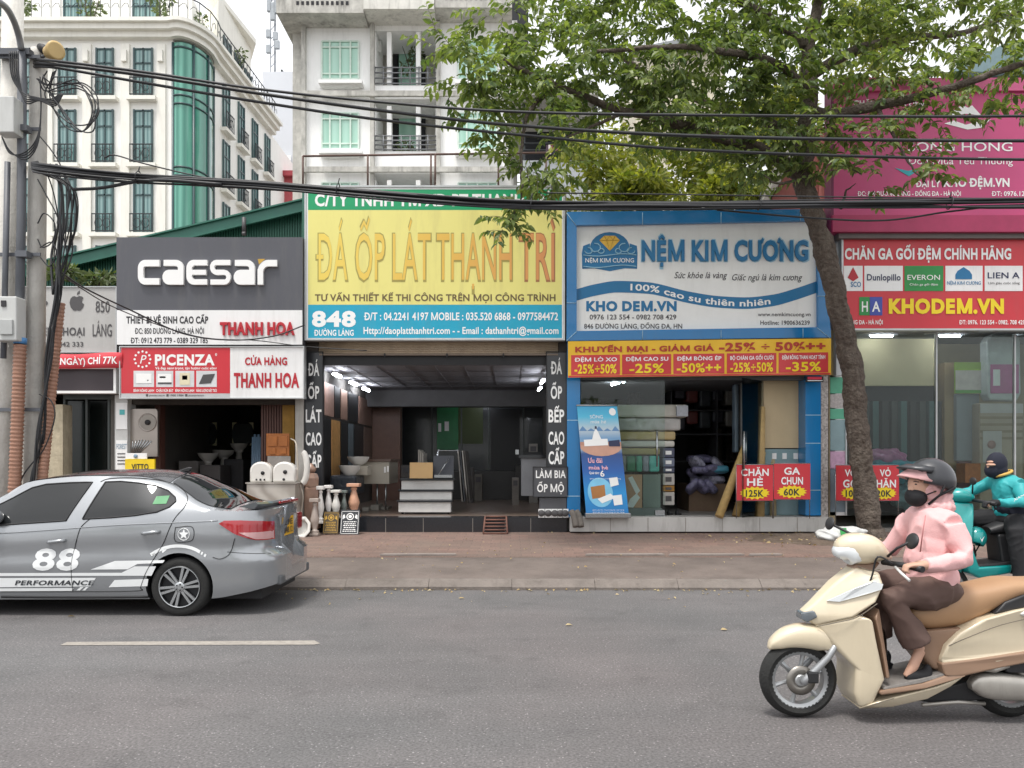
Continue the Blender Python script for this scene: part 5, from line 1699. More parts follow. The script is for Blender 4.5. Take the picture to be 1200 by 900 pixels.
# ---------------------------------------------------------------- mattress shop (blue frame)
m_goods_grey = pm('mattress_cover', '#cbc6bb', rough=.6, var=.1, scale=3)
shopD = shell('mattress_shop', 'blue-fronted mattress shop with glass doors in the middle right', 664, 972, 14.0, 20.0, Z(605.5, S), Z(440, 14.3),
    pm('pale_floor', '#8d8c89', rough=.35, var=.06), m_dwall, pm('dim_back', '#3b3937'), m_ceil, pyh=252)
zD = Z(605.5, S)
bm = BM()
pbox(bm, 668, 606, 972, 623, 13.82, .48, 0)
for px in (715, 759, 803, 846, 890, 934): pbox(bm, px, 606.5, px + .8, 623, 13.817, .002, 1)
obj('step', bm, [pm('white_step_tile', '#b9b7b3', rough=.4, var=.1, scale=2, dirt=.9, dirtcol='#6f6a63'), m_conc], shopD)
def clad(px0, px1, py0, py1, Y, d, joints, name='blue_column'):
 bm = BM(); pbox(bm, px0, py0, px1, py1, Y, d, 0)
 for j in joints: pbox(bm, px0, j, px1, j + .8, Y - .003, .002, 1)
 obj(name, bm, [m_blue, pm('pale_joint', '#9fc4d6', rough=.4)], shopD)
clad(664.5, 680, 400, 606, 13.95, .35, (492, 581))
clad(944, 962, 440, 604, 13.95, .35, (486, 519, 574))
bm = BM(); pbox(bm, 962.3, 440, 970.5, 606, 13.96, .4); obj('mosaic_edge', bm, pm('mosaic', '#a39d99', rough=.4, var=.9, scale=22), shopD)
bm = BM(); pbox(bm, 680.3, 440, 943.7, 445, 14.0, .2); obj('lintel', bm, m_dgrey, shopD)
bm = BM(); pbox(bm, 895, 445, 943.7, 525, 14.3, .1); obj('cream_panel', bm, pm('cream_board', '#c3b08d', rough=.6, var=.05), shopD)
m_gl = glass('shop_glass', '#eef5f3', .02, -.012)
bm = BM(); pbox(bm, 681, 445.5, 779, 604.5, 14.12, .012); gp = obj('glass_panel', bm, m_gl, shopD)
bm = BM(); tube(bm, [P(770, 504, 14.06), P(770, 547, 14.06)], .018, 8); obj('handle', bm, m_steel, gp)
bm = BM()
A0, A1 = Vector((X(894, 14.1), 14.1)), Vector((X(852, 14.1) + .1, 13.5))      # right door leaf, swung outward
prism(bm, [tuple(A0), tuple(A1), (A1.x, A1.y + .012), (A0.x, A0.y + .012)], zD + .02, Z(446, S), 'XY'); gd = obj('glass_door', bm, m_gl, shopD)
bm = BM()
for o in (-.05, .07):
 p = A1.lerp(A0, .12) + Vector((o * .6, o)); tube(bm, [(p.x, p.y, Z(550, 13.7)), (p.x, p.y, Z(506, 13.7))], .016, 8)
for yy in (514, 541): tube(bm, [(A1.lerp(A0, .12).x - .03, A1.lerp(A0, .12).y - .05, Z(yy, 13.7)), (A1.lerp(A0, .12).x + .042, A1.lerp(A0, .12).y + .07, Z(yy, 13.7))], .01, 6)
obj('handle', bm, m_steel, gd)
bm = BM(); pbox(bm, 768, 598, 779, 604, 14.05, .08); obj('patch_fitting', bm, m_steel, gp)
for i, (a, b) in enumerate(((717, 728), (730, 742))):
 tube_lamp(P(a, 450.5 - i * 3.5, 15.5), P(b, 447 - i * 3.5, 15.8), ['left tube lamp behind the glass of the mattress shop', 'right tube lamp behind the glass of the mattress shop'][i], .03)
dy = 13.85
t = thing('shop_sign', 'large white mattress sign in a blue tiled frame with a blue wave', 'sign', P(815, 398, dy))
nk = t
outer = [(664, 249.5), (960, 246), (972.5, 396), (663.5, 400)]
inner = [(675.5, 265), (956.5, 259.5), (957.5, 384), (675.5, 388.5)]
bm = BM(); prism(bm, [(X(a, dy), Z(b, dy)) for a, b in inner], dy + .03, dy + .1); obj('panel', bm, pm('sign_offwhite', '#ebebe8', rough=.4, var=.03, dirt=.22, dirtcol='#aaa69c'), t)
bm = BM()
for k in range(4):
 j = (k + 1) % 4
 prism(bm, [(X(a, dy), Z(b, dy)) for a, b in (outer[k], outer[j], inner[j], inner[k])], dy - .06, dy + .25)
fo = obj('frame', bm, m_blue, t)
bm = BM()
def ln(p, q): tube(bm, [P(*p, dy - .064), P(*q, dy - .064)], .006, 4)
for k in range(4): ln(outer[k], inner[k])
for px in (753, 845): ln((px, 249), (px, 263)); ln((px, 387), (px, 398))
ln((664, 355), (675, 355)); ln((958, 347), (968, 347)); ln((938, 247), (938, 259)); ln((941, 385), (941, 396))
obj('tile_joint', bm, pm('pale_joint', '#9fc4d6'), fo)
z5 = lambda a, b: (650 + a / 3.529, 230 + b / 3.529)
dl = dy + .026
LD = lambda s, r, m, b=.02, **k: lettering(nk, s, r, dl, m, b, **k)
def ribbon(zx):
 return spline_table([(80, 412), (170, 388), (260, 375), (380, 380), (560, 420), (680, 438), (790, 443), (900, 432), (1000, 405), (1090, 374)], zx)
bm = BM()
for k in range(50):
 a, b = 88 + k * 20 * .997, 88 + (k + 1) * 20 * .997
 bm.faces.new([bm.verts.new(P(*z5(x, ribbon(x) + o), dy + .027)) for x, o in ((a, -25), (b, -25), (b, 23), (a, 23))])
obj('wave_band', bm, m_inkb, nk, fix=False)
def rib(u, v):
 x = 313 + 580 * u
 s = (ribbon(x + 12) - ribbon(x - 12)) / 24
 return P(*z5(x + v * 26 * s * .6, ribbon(x) + 12 - 27 * v), dy + .022)
bm = BM(); write(bm, '100% cao su thiên nhiên', rib, .022); obj('lettering', bm, m_inkw, nk, fix=False)
lettering(nk, 'NỆM KIM CƯƠNG', (751, 280, 948.5, 305.5), dl, pm('ink_lightblue', '#9ec9dc', var=0), .055, name='letter_edge')
lettering(nk, 'NỆM KIM CƯƠNG', (752.3, 281, 947, 304.5), dl - .035, m_inkb, .034, name='raised_lettering', depth=.03)
LD('®', (949, 277, 954, 282), m_inkb, .01)
LD('Sức khỏe là vàng', (790, 318.5, 851, 326), m_inkg, .012, shear=.3)
LD('Giấc ngủ là kim cương', (857, 321, 939, 328.5), m_inkg, .012, shear=.3)
LD('KHO DEM.VN', (687, 352.5, 793, 364), m_inkb, .055)
LD('0976 123 554 - 0982 708 429', (691, 368.5, 792.5, 374.3), m_inkg, .02)
LD('846 ĐƯỜNG LÁNG, ĐỐNG ĐA, HN', (684.5, 379.3, 799.5, 385), m_inkg, .02)
LD('www.nemkimcuong.vn', (888, 366, 950, 370.5), m_inkg, .015); LD('Hotline: 1900636239', (891, 375.5, 949, 380.5), m_inkg, .02)
bm = BM()                                            # crest with a cut diamond
def zz(q): return [z5(*p) for p in q]
mp_ = lambda a, b: P(a, b, dl)
top = [(228 + 82 * math.cos(a), 214 - 66 * math.sin(a)) for a in [math.pi * k / 12 for k in range(13)]]
flat(bm, [zz([(114, 300), (112, 235), (118, 205), (146, 195)] + top[::-1] + [(310, 195), (340, 205), (343, 235), (341, 300), (290, 298), (228, 310), (165, 298)])], mp_, 0, union=True)
mp2 = lambda a, b: P(a, b, dl - .004)
flat(bm, [zz(q) for q in ([(185, 182), (205, 163), (250, 163), (270, 182), (228, 226)],)], mp2, 1)
for s in (-1, 1):
 for r_, cx, cy in ((22, 60, 212), (16, 88, 225), (13, 36, 226)):
  pts = [(228 + s * (cx + r_ * math.cos(a)), cy + r_ * .8 * math.sin(a)) for a in [k * .7 for k in range(8)]]
  tube(bm, [P(*z5(*p), dl - .005) for p in pts], .009, 4, 2)
for yy in (243, 290):
 tube(bm, [P(*z5(118 + k * 22, yy + 5 * math.sin(k * .63)), dl - .005) for k in range(11)], .008, 4, 2)
mp3 = lambda a, b: P(a, b, dl - .007)
for q in ([(185, 182), (270, 182)], [(205, 163), (215, 182), (228, 226), (242, 182), (250, 163)], [(215, 182), (228, 163), (242, 182)]):
 tube(bm, [P(*z5(*p), dl - .006) for p in q], .004, 4, 3)
obj('crest', bm, [m_inkb, pm('gold_gem', '#e0b43e', rough=.4), pm('ink_lightblue', '#9ec9dc'), pm('gem_line', '#a87d1f')], nk, fix=False)
LD2 = lettering(nk, 'NỆM KIM CƯƠNG', (686, 302.5, 743, 307.5), dl - .006, m_inkw, .008)
by = 13.7
bt = thing('banner', 'yellow and red discount banner hung under the blue framed sign', 'banner', P(820, 441, by))
def bp(zx, zy, o=0.0):                                # zoomed photo coordinates on the slightly rippled cloth
 px, py = z5(zx, zy)
 return P(px, py, by + .02 * math.sin(px * .16) * math.sin((py - 398) * .07 + .5) - o)
def cloth(rect, mi, o, bm, n=20, m=4):
 x0, y0, x1, y1 = rect
 g = [[bm.verts.new(bp(x0 + (x1 - x0) * i / n, y0 + (y1 - y0) * j / m - (12 * ((x0 + (x1 - x0) * i / n) - 55) / 1090 if True else 0), o)) for i in range(n + 1)] for j in range(m + 1)]
 for j in range(m):
  for i in range(n):
   bm.faces.new((g[j][i], g[j][i + 1], g[j + 1][i + 1], g[j + 1][i])).material_index = mi
bm = BM(); cloth((55, 600, 1143, 750), 0, 0, bm, 60); obj('cloth', bm, pm('banner_yellow', '#e8b929', rough=.45, var=.04), bt, smooth=True, fix=False)
bm = BM()
for a, b in ((68, 270), (279, 482), (491, 702), (712, 917), (926, 1131)): cloth((a, 657, b, 740), 0, .004, bm, 12)
cloth((57, 742, 1141, 749), 0, .004, bm, 50, 1)
obj('red_panel', bm, pm('banner_red', '#c9383b', rough=.45, var=.04), bt, smooth=True, fix=False)
def bl_(s, x0, y0, x1, y1, m, b=.022):
 bmx = BM(); write(bmx, s, lambda u, v: bp(x0 + (x1 - x0) * u, y1 + (y0 - y1) * v - 12 * (x0 + (x1 - x0) * u - 55) / 1090, .009), b)
 obj('lettering', bmx, m, bt, fix=False)
bl_('KHUYẾN MẠI - GIẢM GIÁ', 85, 622, 660, 645, pm('ink_brick', '#b03a2a', var=0), .045)
bl_('-25% ÷ 50%++', 680, 612, 1120, 647, pm('ink_brick', '#b03a2a', var=0), .045)
for s1, s2, a, b in (('ĐỆM LÒ XO', '-25%÷50%', 68, 270), ('ĐỆM CAO SU', '-25%', 279, 482), ('ĐỆM BÔNG ÉP', '-50%++', 491, 702), ('BỘ CHĂN GA GỐI CƯỚI', '-25%÷50%', 712, 917), ('ĐỆM BÔNG THAN HOẠT TÍNH', '-35%', 926, 1131)):
 bl_(s1, a + 14, 668, b - 12, 684, m_inkw, .024)
 k = 30 if len(s2) < 6 else 14
 bl_(s2, a + k, 695, b - k, 733, m_inky, .026)
t = board('led_sign', 'small red and blue LED sign under the right end of the banner', 'sign', (945, 441, 965, 447.5), 13.75, .05, m_blackm, None)
patch(t, 'red_display', (946.5, 441.6, 963, 444.6), 13.745, pm('led_red', '#d0304a')); patch(t, 'white_strip', (946.5, 445.6, 964, 446.4), 13.745, m_inkw)
t = thing('rollup_banner', 'tall blue roll-up banner with a seaside picture on the step', 'banner', P(711, 603, 13.75))
def ru(u, v, o=0.0):                                  # u, v from the top-left corner
 Y = 13.72 + .22 * (1 - v) - o
 px = (676 + 11 * v) + (47 + 3 * v) * u
 return P(px, 475.5 + 128.5 * v, Y)
def rpoly(bm, q, mi, o): bm.faces.new([bm.verts.new(ru(u, v, o)) for u, v in q]).material_index = mi
def grad_mat(name, stops):
 m = pm(name, stops[0][1], rough=.35, var=0)
 n, l, b = nodes_of(m)
 t_ = n.new('ShaderNodeTexCoord'); s = n.new('ShaderNodeSeparateXYZ'); l.new(t_.outputs['Object'], s.inputs[0])
 mr = n.new('ShaderNodeMapRange'); mr.inputs['From Min'].default_value, mr.inputs['From Max'].default_value = Z(604, 13.8), Z(475, 13.8)
 r = n.new('ShaderNodeValToRGB'); l.new(s.outputs['Z'], mr.inputs['Value']); l.new(mr.outputs[0], r.inputs[0]); l.new(r.outputs[0], b.inputs['Base Color'])
 els = r.color_ramp.elements
 els[0].position, els[0].color = stops[0][0], (*lin(stops[0][1]), 1); els[1].position, els[1].color = stops[-1][0], (*lin(stops[-1][1]), 1)
 for p, c in stops[1:-1]:
  e = els.new(p); e.color = (*lin(c), 1)
 return m
bm = BM(); A = [ru(u, v) for u, v in ((0, 0), (1, 0), (1, 1), (0, 1))]
va = [bm.verts.new(p) for p in A]; vb = [bm.verts.new(p + Vector((0, .01, 0))) for p in A]
bm.faces.new(va); bm.faces.new(vb[::-1])
for i in range(4): bm.faces.new((va[i], vb[i], vb[(i + 1) % 4], va[(i + 1) % 4]))
rb = obj('sheet', bm, grad_mat('rollup_print', [(0, '#1673b6'), (.2, '#1b8fd0'), (.4, '#1f5ca8'), (.56, '#274a86'), (.6, '#8ea5bb'), (.7, '#6d98bf'), (.78, '#b8c6ce'), (.9, '#4fb6d8'), (1, '#3aa5d0')]), t)
bm = BM()
arcp = [(.5 + .52 * math.cos(a), .36 + .1 * math.sin(a)) for a in [math.pi * k / 10 for k in range(11)]]
rpoly(bm, [(1, .36), (1, .34), (0, .34), (0, .36)] + [p for p in arcp[::-1] if 0 <= p[0] <= 1], 0, .004)
rpoly(bm, [(0, .33), (1, .33), (1, .36), (0, .36)], 1, .006)
rpoly(bm, [(.1, .31), (.68, .3), (.68, .36), (.1, .37)], 2, .009); rpoly(bm, [(.7, .32), (.97, .31), (.97, .37), (.7, .37)], 3, .009)
rpoly(bm, [(.3, .31), (.36, .24), (.42, .21), (.47, .24), (.53, .31)], 2, .011); rpoly(bm, [(.39, .21), (.4, .185), (.44, .185), (.45, .21)], 3, .012)
for k in range(5): rpoly(bm, [(.0 + k * .2, .23), (.1 + k * .2, .185 + .02 * (k % 2)), (.2 + k * .2, .23)], 4, .003)
rpoly(bm, [(.16, .74), (.5, .72), (.5, .83), (.18, .85)], 5, .008); rpoly(bm, [(.3, .85), (.62, .8), (.72, .84), (.4, .89)], 2, .01)
rpoly(bm, [(.62, .66), (.82, .65), (.84, .72), (.64, .74)], 2, .008); rpoly(bm, [(.66, .82), (.88, .81), (.88, .9), (.68, .91)], 2, .008)
cc = [(.38 + .3 * math.cos(a), .79 + .135 * math.sin(a)) for a in [k * math.pi / 12 for k in range(24)]]
rpoly(bm, cc, 6, .005)
cc = [(.87 + .085 * math.cos(a), .055 + .034 * math.sin(a)) for a in [k * math.pi / 8 for k in range(16)]]
rpoly(bm, cc, 2, .005)
obj('picture', bm, [pm('sand_print', '#c79a86'), pm('shore_print', '#b98a78'), m_inkw, pm('navy_print', '#2d3350'), pm('hill_print', '#5f88b3'), pm('box_print', '#a9733e'), pm('light_blue_print', '#7ec3e4')], rb, fix=False)
def rl(s, u0, v0, u1, v1, m, b=.02, sh=0):
 bmx = BM(); write(bmx, s, lambda u, v: ru(u0 + (u1 - u0) * u, v1 + (v0 - v1) * v, .012), b, shear=sh); obj('lettering', bmx, m, rb, fix=False)
rl('Ưu đãi', .16, .475, .5, .52, pm('pink_print', '#f2b9c3', var=0)); rl('mùa hè', .16, .545, .62, .58, pm('pink_print', '#f2b9c3'))
rl('Quà tặng', .16, .6, .4, .622, m_inkw); rl('6', .42, .59, .52, .645, m_inkw, .02); rl('SÔNG', .3, .085, .62, .115, m_inkw, 0); rl('mùa hè', .3, .13, .68, .16, m_inkw, 0, .2)
for v in (.66, .945, .965): rl('giảm giá khi mua hàng tại cửa hàng', .16, v, .9, v + .009, m_inkw, 0)
bm = BM(); tube(bm, [ru(-.01, -.003), ru(1.01, -.003)], .018, 8); obj('top_rail', bm, m_steel, t)
bm = BM(); a, b = ru(-.03, 1.0), ru(1.03, 1.0); box(bm, a.x, b.x, a.y - .08, a.y + .12, zD + .001, zD + .09); obj('base', bm, m_steel, t, bevel=.01)
bm = BM(); tube(bm, [(ru(.5, 1).x, 13.86, zD + .05), ru(.5, 0) + Vector((0, .05, 0))], .014, 6); obj('pole', bm, m_steel, t)
def pile(label, px0, py0, px1, py1, Y, d, mat, cat='mattress', bev=.04, name='mattress', lab=None, g=None):
 bm = BM(); pbox(bm, px0, py0, px1, py1, Y, d)
 return tag(obj(name, bm, mat, bevel=bev), label, cat, g)
pile('topmost grey wrapped mattress on the pile behind the glass', 722, 474, 806, 489, 14.5, 1.6, m_goods_grey)
pile('crumpled grey wrapped mattress second in the pile behind the glass', 724, 490, 798, 504.5, 14.52, 1.6, pm('grey_wrap', '#b5b1ad', rough=.4, var=.2, scale=6, bump=.8, bscale=9))
pile('tan mattress third in the pile behind the glass', 722, 505.5, 792, 515.5, 14.55, 1.6, pm('tan_cover', '#c0a97c', rough=.6, var=.1))
pile('pale mattress fourth in the pile behind the glass', 722, 516.5, 791, 524, 14.5, 1.6, pm('pale_cover', '#d0cbc2', rough=.6))
pile('yellowish folded mattress fifth in the pile behind the glass', 727, 525, 774, 533, 14.5, .9, pm('yellowish_cover', '#a3945e', rough=.5, var=.2))
for k, (a, b, c) in enumerate(((727, 734, '#8b8f88'), (734.5, 745, '#1f7a52'), (745.5, 753, '#3c9a7c'), (753.5, 760.5, '#8a8f9a'), (761, 773, '#58b5aa'))):
 t = pile(['grey bag at the left of the bag row', 'dark green bag in the bag row', 'sea green bag in the bag row', 'grey-blue patterned bag in the bag row', 'wide teal bag at the right of the bag row'][k] + ' behind the glass', a, 534, b, 553, 14.5, .5, pm('bag' + c[1:], c, rough=.35, var=.25, scale=9, bump=.6, bscale=9), 'bag', .03, 'bedding_bag')
m_bx = pm('box_print_grey', '#b7b2ac', rough=.6, var=.15, scale=8)
for k, (y0, y1, m) in enumerate(((525, 536, pm('box_navy', '#4a4e63', rough=.5)), (536.5, 547, pm('box_blue', '#6b7286', rough=.5)), (547.5, 554, pm('box_navy', '#4a4e63')), (555, 568.5, m_bx), (569, 576, pm('box_ochre', '#9b6f2c', rough=.6)), (576.5, 592, m_bx))):
 t = thing('packed_pillow_box', ['navy box topmost', 'grey-blue box second from top', 'flat navy box third', 'tall pale box fourth', 'ochre box second from bottom', 'pale printed box lowest'][k] + ' in the stack at the doorway', 'box', P(783, y1, 14.5), 'boxes stacked at the doorway')
 bm = BM(); pbox(bm, 777, y0, 790.5, y1, 14.45 + .02 * (k % 3), .5); obj('carton', bm, m, t, bevel=.012)
 bm = BM(); pbox(bm, 780, y0 + (y1 - y0) * .3, 787, y0 + (y1 - y0) * .7, 14.44 + .02 * (k % 3), .005); obj('print', bm, m_inkw if k < 3 else m_inkg, t)
pile('small pale pillow box jutting from the top of the mattress pile', 793, 475, 806.5, 488, 14.42, .07, pm('pillow_box', '#a8abb2', rough=.5, var=.2, scale=12), 'box', .01, 'pillow_box')
t = board('photo_board', 'photo board in peach and white standing behind the glass', 'board', (732, 556, 752.5, 595), 14.35, .03, pm('peach_print', '#c59a78', rough=.4, var=.1), None)
bm = BM(); flat(bm, [[(736, 560), (741, 558), (750, 575), (746, 580)], [(735, 594), (738, 585), (746, 578), (750, 583), (742, 595)]], lambda a, b: P(a, b, 14.343)); obj('picture', bm, m_inkw, t, fix=False)
pile('plain grey-green board right of the peach photo board', 753.5, 556, 774, 595, 14.36, .03, pm('greygreen_board', '#76827b', rough=.5), 'board', 0, 'display_board')
pile('low plinth under the boards behind the glass', 724, 595.5, 776, 605, 14.3, .9, pm('plinth_grey', '#7f8482', rough=.5), 'plinth', 0, 'display_plinth')
t = thing('bedding_heap', 'heap of dark patterned bedding bags on a carton inside the doorway', 'heap', (X(830, 15.6), 15.6, zD))
bm = BM(); box(bm, X(806, 15.6), X(850, 15.6), 15.5, 16.6, zD, Z(567, 15.6)); obj('carton', bm, pm('carton_brown', '#6e5a48', rough=.8, var=.2), t)
m_pat = pm('patterned_wrap', '#6d6a86', rough=.35, var=1.0, scale=16, bump=.5, bscale=10)
m_pat2 = pm('pale_patterned_wrap', '#a3a2b4', rough=.35, var=.8, scale=20, bump=.5, bscale=10)
for k in range(16):
 px, py, Y = 812 + (k * 7.3) % 34, 570 - (k % 6) * 6.5, 15.4 + (k % 3) * .25
 bm = BM(); c = P(px, py, Y)
 bmesh.ops.create_icosphere(bm, subdivisions=4, radius=1)
 MX = Matrix.Translation(c) @ Matrix.Rotation((k * 2.4) % 1.6 - .8, 4, 'Y') @ Matrix.Rotation((k * .7) % 1 - .5, 4, 'X')
 for v in bm.verts:
  n = v.co.normalized(); e = [math.copysign(abs(n[i]) ** .6, n[i]) for i in range(3)]; w = 1 + .06 * math.sin(e[0] * 9 + k) * math.sin(e[1] * 8)
  v.co = MX @ Vector((e[0] * .17 * w, e[1] * .16, e[2] * .075 * w))
 obj('bedding_bag', bm, (m_pat, m_pat2, m_pat)[k % 3] if k != 9 else pm('sky_wrap', '#4f97b0', rough=.35), t, smooth=True)
for k in range(14):
 px, py = 790 + (k % 7) * 15, 455 + (k // 7) * 26
 c = ['#4b4a52', '#6e6a66', '#3b3c45', '#7a3f3c', '#585b60', '#8a8780', '#43484d'][(k * 3) % 7]
 bm = BM(); pbox(bm, px, py, px + 13.5, py + 12 + (k * 5) % 12, 17.5, .6)
 tag(obj('packed_quilt', bm, pm('quilt' + c[1:], c, rough=.4, var=.3, scale=9), bevel=.05), 'packed quilt on the shelves in the dark back of the mattress shop', 'quilt', 'quilts on the back shelves')
bm = BM()
for py in (452, 480, 508, 540): pbox(bm, 786, py, 896, py + 1.5, 17.4, .9)
for px in (786, 840, 894): pbox(bm, px, 446, px + 1.5, 585, 17.35, .9)
tag(obj('shelf_unit', bm, pm('shelf_grey', '#4d4d50')), 'grey metal shelf unit across the back of the mattress shop', 'shelves')
for k, (a, b, yy0, yy1) in enumerate(((861, 866, 450, 530), (868, 875, 448, 525), (878, 884, 452, 520))):
 pile(['bluish wrapped roll, left of three hanging behind the door', 'grey wrapped roll, middle of three hanging behind the door', 'dark wrapped roll, right of three hanging behind the door'][k], a, yy0, b, yy1, 15.2, .2, pm('hang%d' % k, ['#6d7f8c', '#8a8a88', '#4f5a63'][k], rough=.4, var=.2), 'roll', .03, 'wrapped_roll')
def roll(label, p, q, r, col='#a48a5c'):
 t = thing('mat_roll', label, 'mat roll', q, 'rolled mats at the door')
 p, q = Vector(p), Vector(q)
 bm = BM(); tube(bm, [q, p], r, 14); obj('mat', bm, pm('straw_mat' + col[1:], col, rough=.7, var=.2, scale=14), t)
 bm = BM(); d = (p - q).normalized()
 tube(bm, [p - d * .002, p + d * .004], r * .45, 10); obj('core', bm, m_dark, t)
roll('straight tan mat roll standing against the cream panel', P(891, 477, 14.15), (X(890, 14), 14.0, zD), .09)
roll('slanting tan mat roll, longest, leaning right of the door', P(884, 497, 14.2), (X(842, 13.75), 13.72, zD + .02), .075, '#b0945f')
roll('slanting brown mat roll in the middle of the leaning three', P(886, 520, 14.3), (X(863, 13.8), 13.85, zD + .02), .07, '#8f7648')
roll('short pale mat roll leaning behind the red price signs', P(893, 530, 14.3), (X(880, 13.95), 13.95, zD + .02), .07, '#b5a272')
roll('upright pale mat roll between the two red price signs', P(905, 528, 14.4), (X(905, 14.25), 14.2, zD), .06, '#a99a78')
m_bg = pm('bluegrey_pack', '#7d979c', rough=.5, var=.1)
for k, (y0, y1) in enumerate(((526, 545), (546, 566), (567, 604))):
 t = thing('storage_pack', ['upper', 'middle', 'lowest'][k] + ' blue-grey pack with pale windows under the cream panel', 'pack', P(918, y1, 14.3), 'blue-grey packs under the cream panel')
 bm = BM(); pbox(bm, 896, y0, 942, y1, 14.32, .5); obj('pack', bm, m_bg, t, bevel=.02)
 bm = BM()
 for px in (905, 917, 930): pbox(bm, px, y0 + 5, px + 5, y0 + 12, 14.31, .01)
 obj('window', bm, m_white, t)
def price_sign(label, rect, Y, l1, l2, price, legs=(.12, .88)):
 x0, y0, x1, y1 = rect
 t = thing('price_sign', label, 'sign', (X((x0 + x1) / 2, Y), Y, zD), 'red price signs on wire stands')
 bm = BM(); pbox(bm, *rect, Y, .02); pn = obj('panel', bm, m_red, t)
 bm = BM()
 for px in (x0, x1): tube(bm, [(X(px, Y), Y + .03, Z(y0 - .5, Y)), (X(px, Y), Y + .03, zD if price != '20K' else .25)], .008, 5)
 tube(bm, [P(x0, y0 - .5, Y + .03), P(x1, y0 - .5, Y + .03)], .008, 5); tube(bm, [P(x0, y1 + .3, Y + .03), P(x1, y1 + .3, Y + .03)], .008, 5)
 obj('wire_stand', bm, m_steel, t)
 w = x1 - x0
 for s, ya, yb, k in ((l1, .1, .3, .12), (l2, .37, .58, .2)):
  lettering(t, s, (x0 + w * (k if len(s) > 3 else .28), y0 + (y1 - y0) * ya, x1 - w * (k if len(s) > 3 else .28), y0 + (y1 - y0) * yb), Y - .006, m_inkw, .026)
 def star(cx, hw):
  cy, hh = y0 + (y1 - y0) * .79, (y1 - y0) * .19
  bm = BM(); flat(bm, [[(cx + hw * (1 if k % 2 else .82) * math.cos(k * math.pi / 16), cy + hh * (1 if k % 2 else .75) * math.sin(k * math.pi / 16)) for k in range(32)]], lambda a, b: P(a, b, Y - .005), union=True)
  obj('price_burst', bm, m_inky, t, fix=False)
 return t, star
def price(t, s, cx, hw, rect, Y):
 y0, y1 = rect[1], rect[3]
 lettering(t, s, (cx - hw, y0 + (y1 - y0) * .7, cx + hw, y0 + (y1 - y0) * .89), Y - .0085, m_ink, .024)
r = (863.5, 545, 906, 586.5); t, st = price_sign('red price sign reading one hundred and twenty-five thousand', r, 13.55, 'CHĂN', 'HÈ', '125K'); st(884.5, 18); price(t, '125K', 884.5, 10.5, r, 13.55)
r = (907, 543.5, 949.5, 585); t, st = price_sign('red price sign reading sixty thousand by the blue column', r, 13.56, 'GA', 'CHUN', '60K'); st(928, 18); price(t, '60K', 928, 9.5, r, 13.56)
r = (980, 545.5, 1053.5, 586.5); Yv = 13.75
t, st = price_sign('wide red price sign partly hidden by the tree trunk', r, Yv, '', '', '20K')
for s, q in (('VỎ', (990, 550, 1004, 558)), ('GỐI', (988, 562, 1008, 571)), ('VỎ', (1031, 550, 1044, 558)), ('CHĂN', (1019, 562, 1050, 571))): lettering(t, s, q, Yv - .006, m_inkw, .026)
st(1000, 15); st(1036, 15); price(t, '10K', 999, 8, r, Yv); price(t, '20K', 1036, 9, r, Yv)
for k, px in enumerate((785, 794.5)):
 t = thing('slipper', ['left slipper of the black pair at the doorway', 'right slipper of the black pair at the doorway'][k], 'slipper', (X(px, 14.4), 14.4, zD))
 bm = BM(); sweep(bm, [(X(px - 3.6, 14.4), zD + .02, .018, .04), (X(px - 1, 14.4), zD + .02, .02, .06), (X(px + 2.4, 14.4), zD + .02, .02, .065), (X(px + 4, 14.4), zD + .02, .015, .03)], 12, cy=14.4); obj('sole', bm, m_blackm, t)
 bm = BM(); tube(bm, [(X(px - 1.5, 14.4), 14.34, zD + .03), (X(px - 1.2, 14.4), 14.38, zD + .09), (X(px - 1.2, 14.4), 14.43, zD + .09), (X(px - 1.5, 14.4), 14.46, zD + .03)], .018, 6); obj('strap', bm, m_blackm, t)
for k in range(2):
 bm = BM(); a = P(669.5 + k * 6, 599, 13.75); tube(bm, catmull([a, a + Vector((.05, -.08, -.12)), a + Vector((.07, -.14, -.27))], 4), .055, 10)
 tag(obj('rolled_rag', bm, pm('rag_grey', '#6b655f', rough=.95, var=.25, scale=10)), ['left grey rolled rag draped over the corner of the white step', 'right grey rolled rag draped over the corner of the white step'][k], 'rag')
# ---------------------------------------------------------------- corner shop at the right (pink sign, red sign)
shopE = shell('bedding_shop', 'glass-fronted bedding shop at the far right under pink and red signs', 974, 1330, 14.1, 20.0, .3, Z(388, 14.3),
    pm('pale_floor', '#8d8c89'), pm('beige_wall', '#b3a583', rough=.8, var=.06), pm('beige_wall', '#b3a583'), m_ceil, pyh=255)
bm = BM(); box(bm, X(974, 14.1), X(1330, 14.1), 14.1, 14.4, .2, .3); obj('step', bm, m_conc, shopE)
bm = BM(); pbox(bm, 972.5, 440, 991, 604, 14.2, .03, 0)
for y0, y1, mi in ((442, 461, 1), (462, 478, 2), (479, 491, 1), (492, 528, 3), (529, 549, 4), (550, 600, 5)): pbox(bm, 973, y0, 990.5, y1, 14.19, .008, mi)
obj('sticker_panel', bm, [m_white, pm('mint_print', '#5fae8f'), pm('grey_print', '#b3adab', var=.3, scale=30), pm('bluegrey_print', '#8aa3a8'), pm('pink_haze_print', '#c9a3bd', var=.2, scale=20), pm('greyblue_print', '#7c8a94')], shopE)
bm = BM(); pbox(bm, 991.5, 391, 1330, 604, 14.2, .012); obj('shop_window', bm, m_gl, shopE)
bm = BM()
for px in (991, 1097, 1189): pbox(bm, px, 391, px + 1.6, 604, 14.17, .06)
obj('window_bar', bm, m_frame, shopE)
bm = BM(); pbox(bm, 980, 256, 990.5, 604 if False else 440, 13.98, .12); obj('grey_post', bm, pm('post_white', '#b9bcbe', rough=.5), shopE)
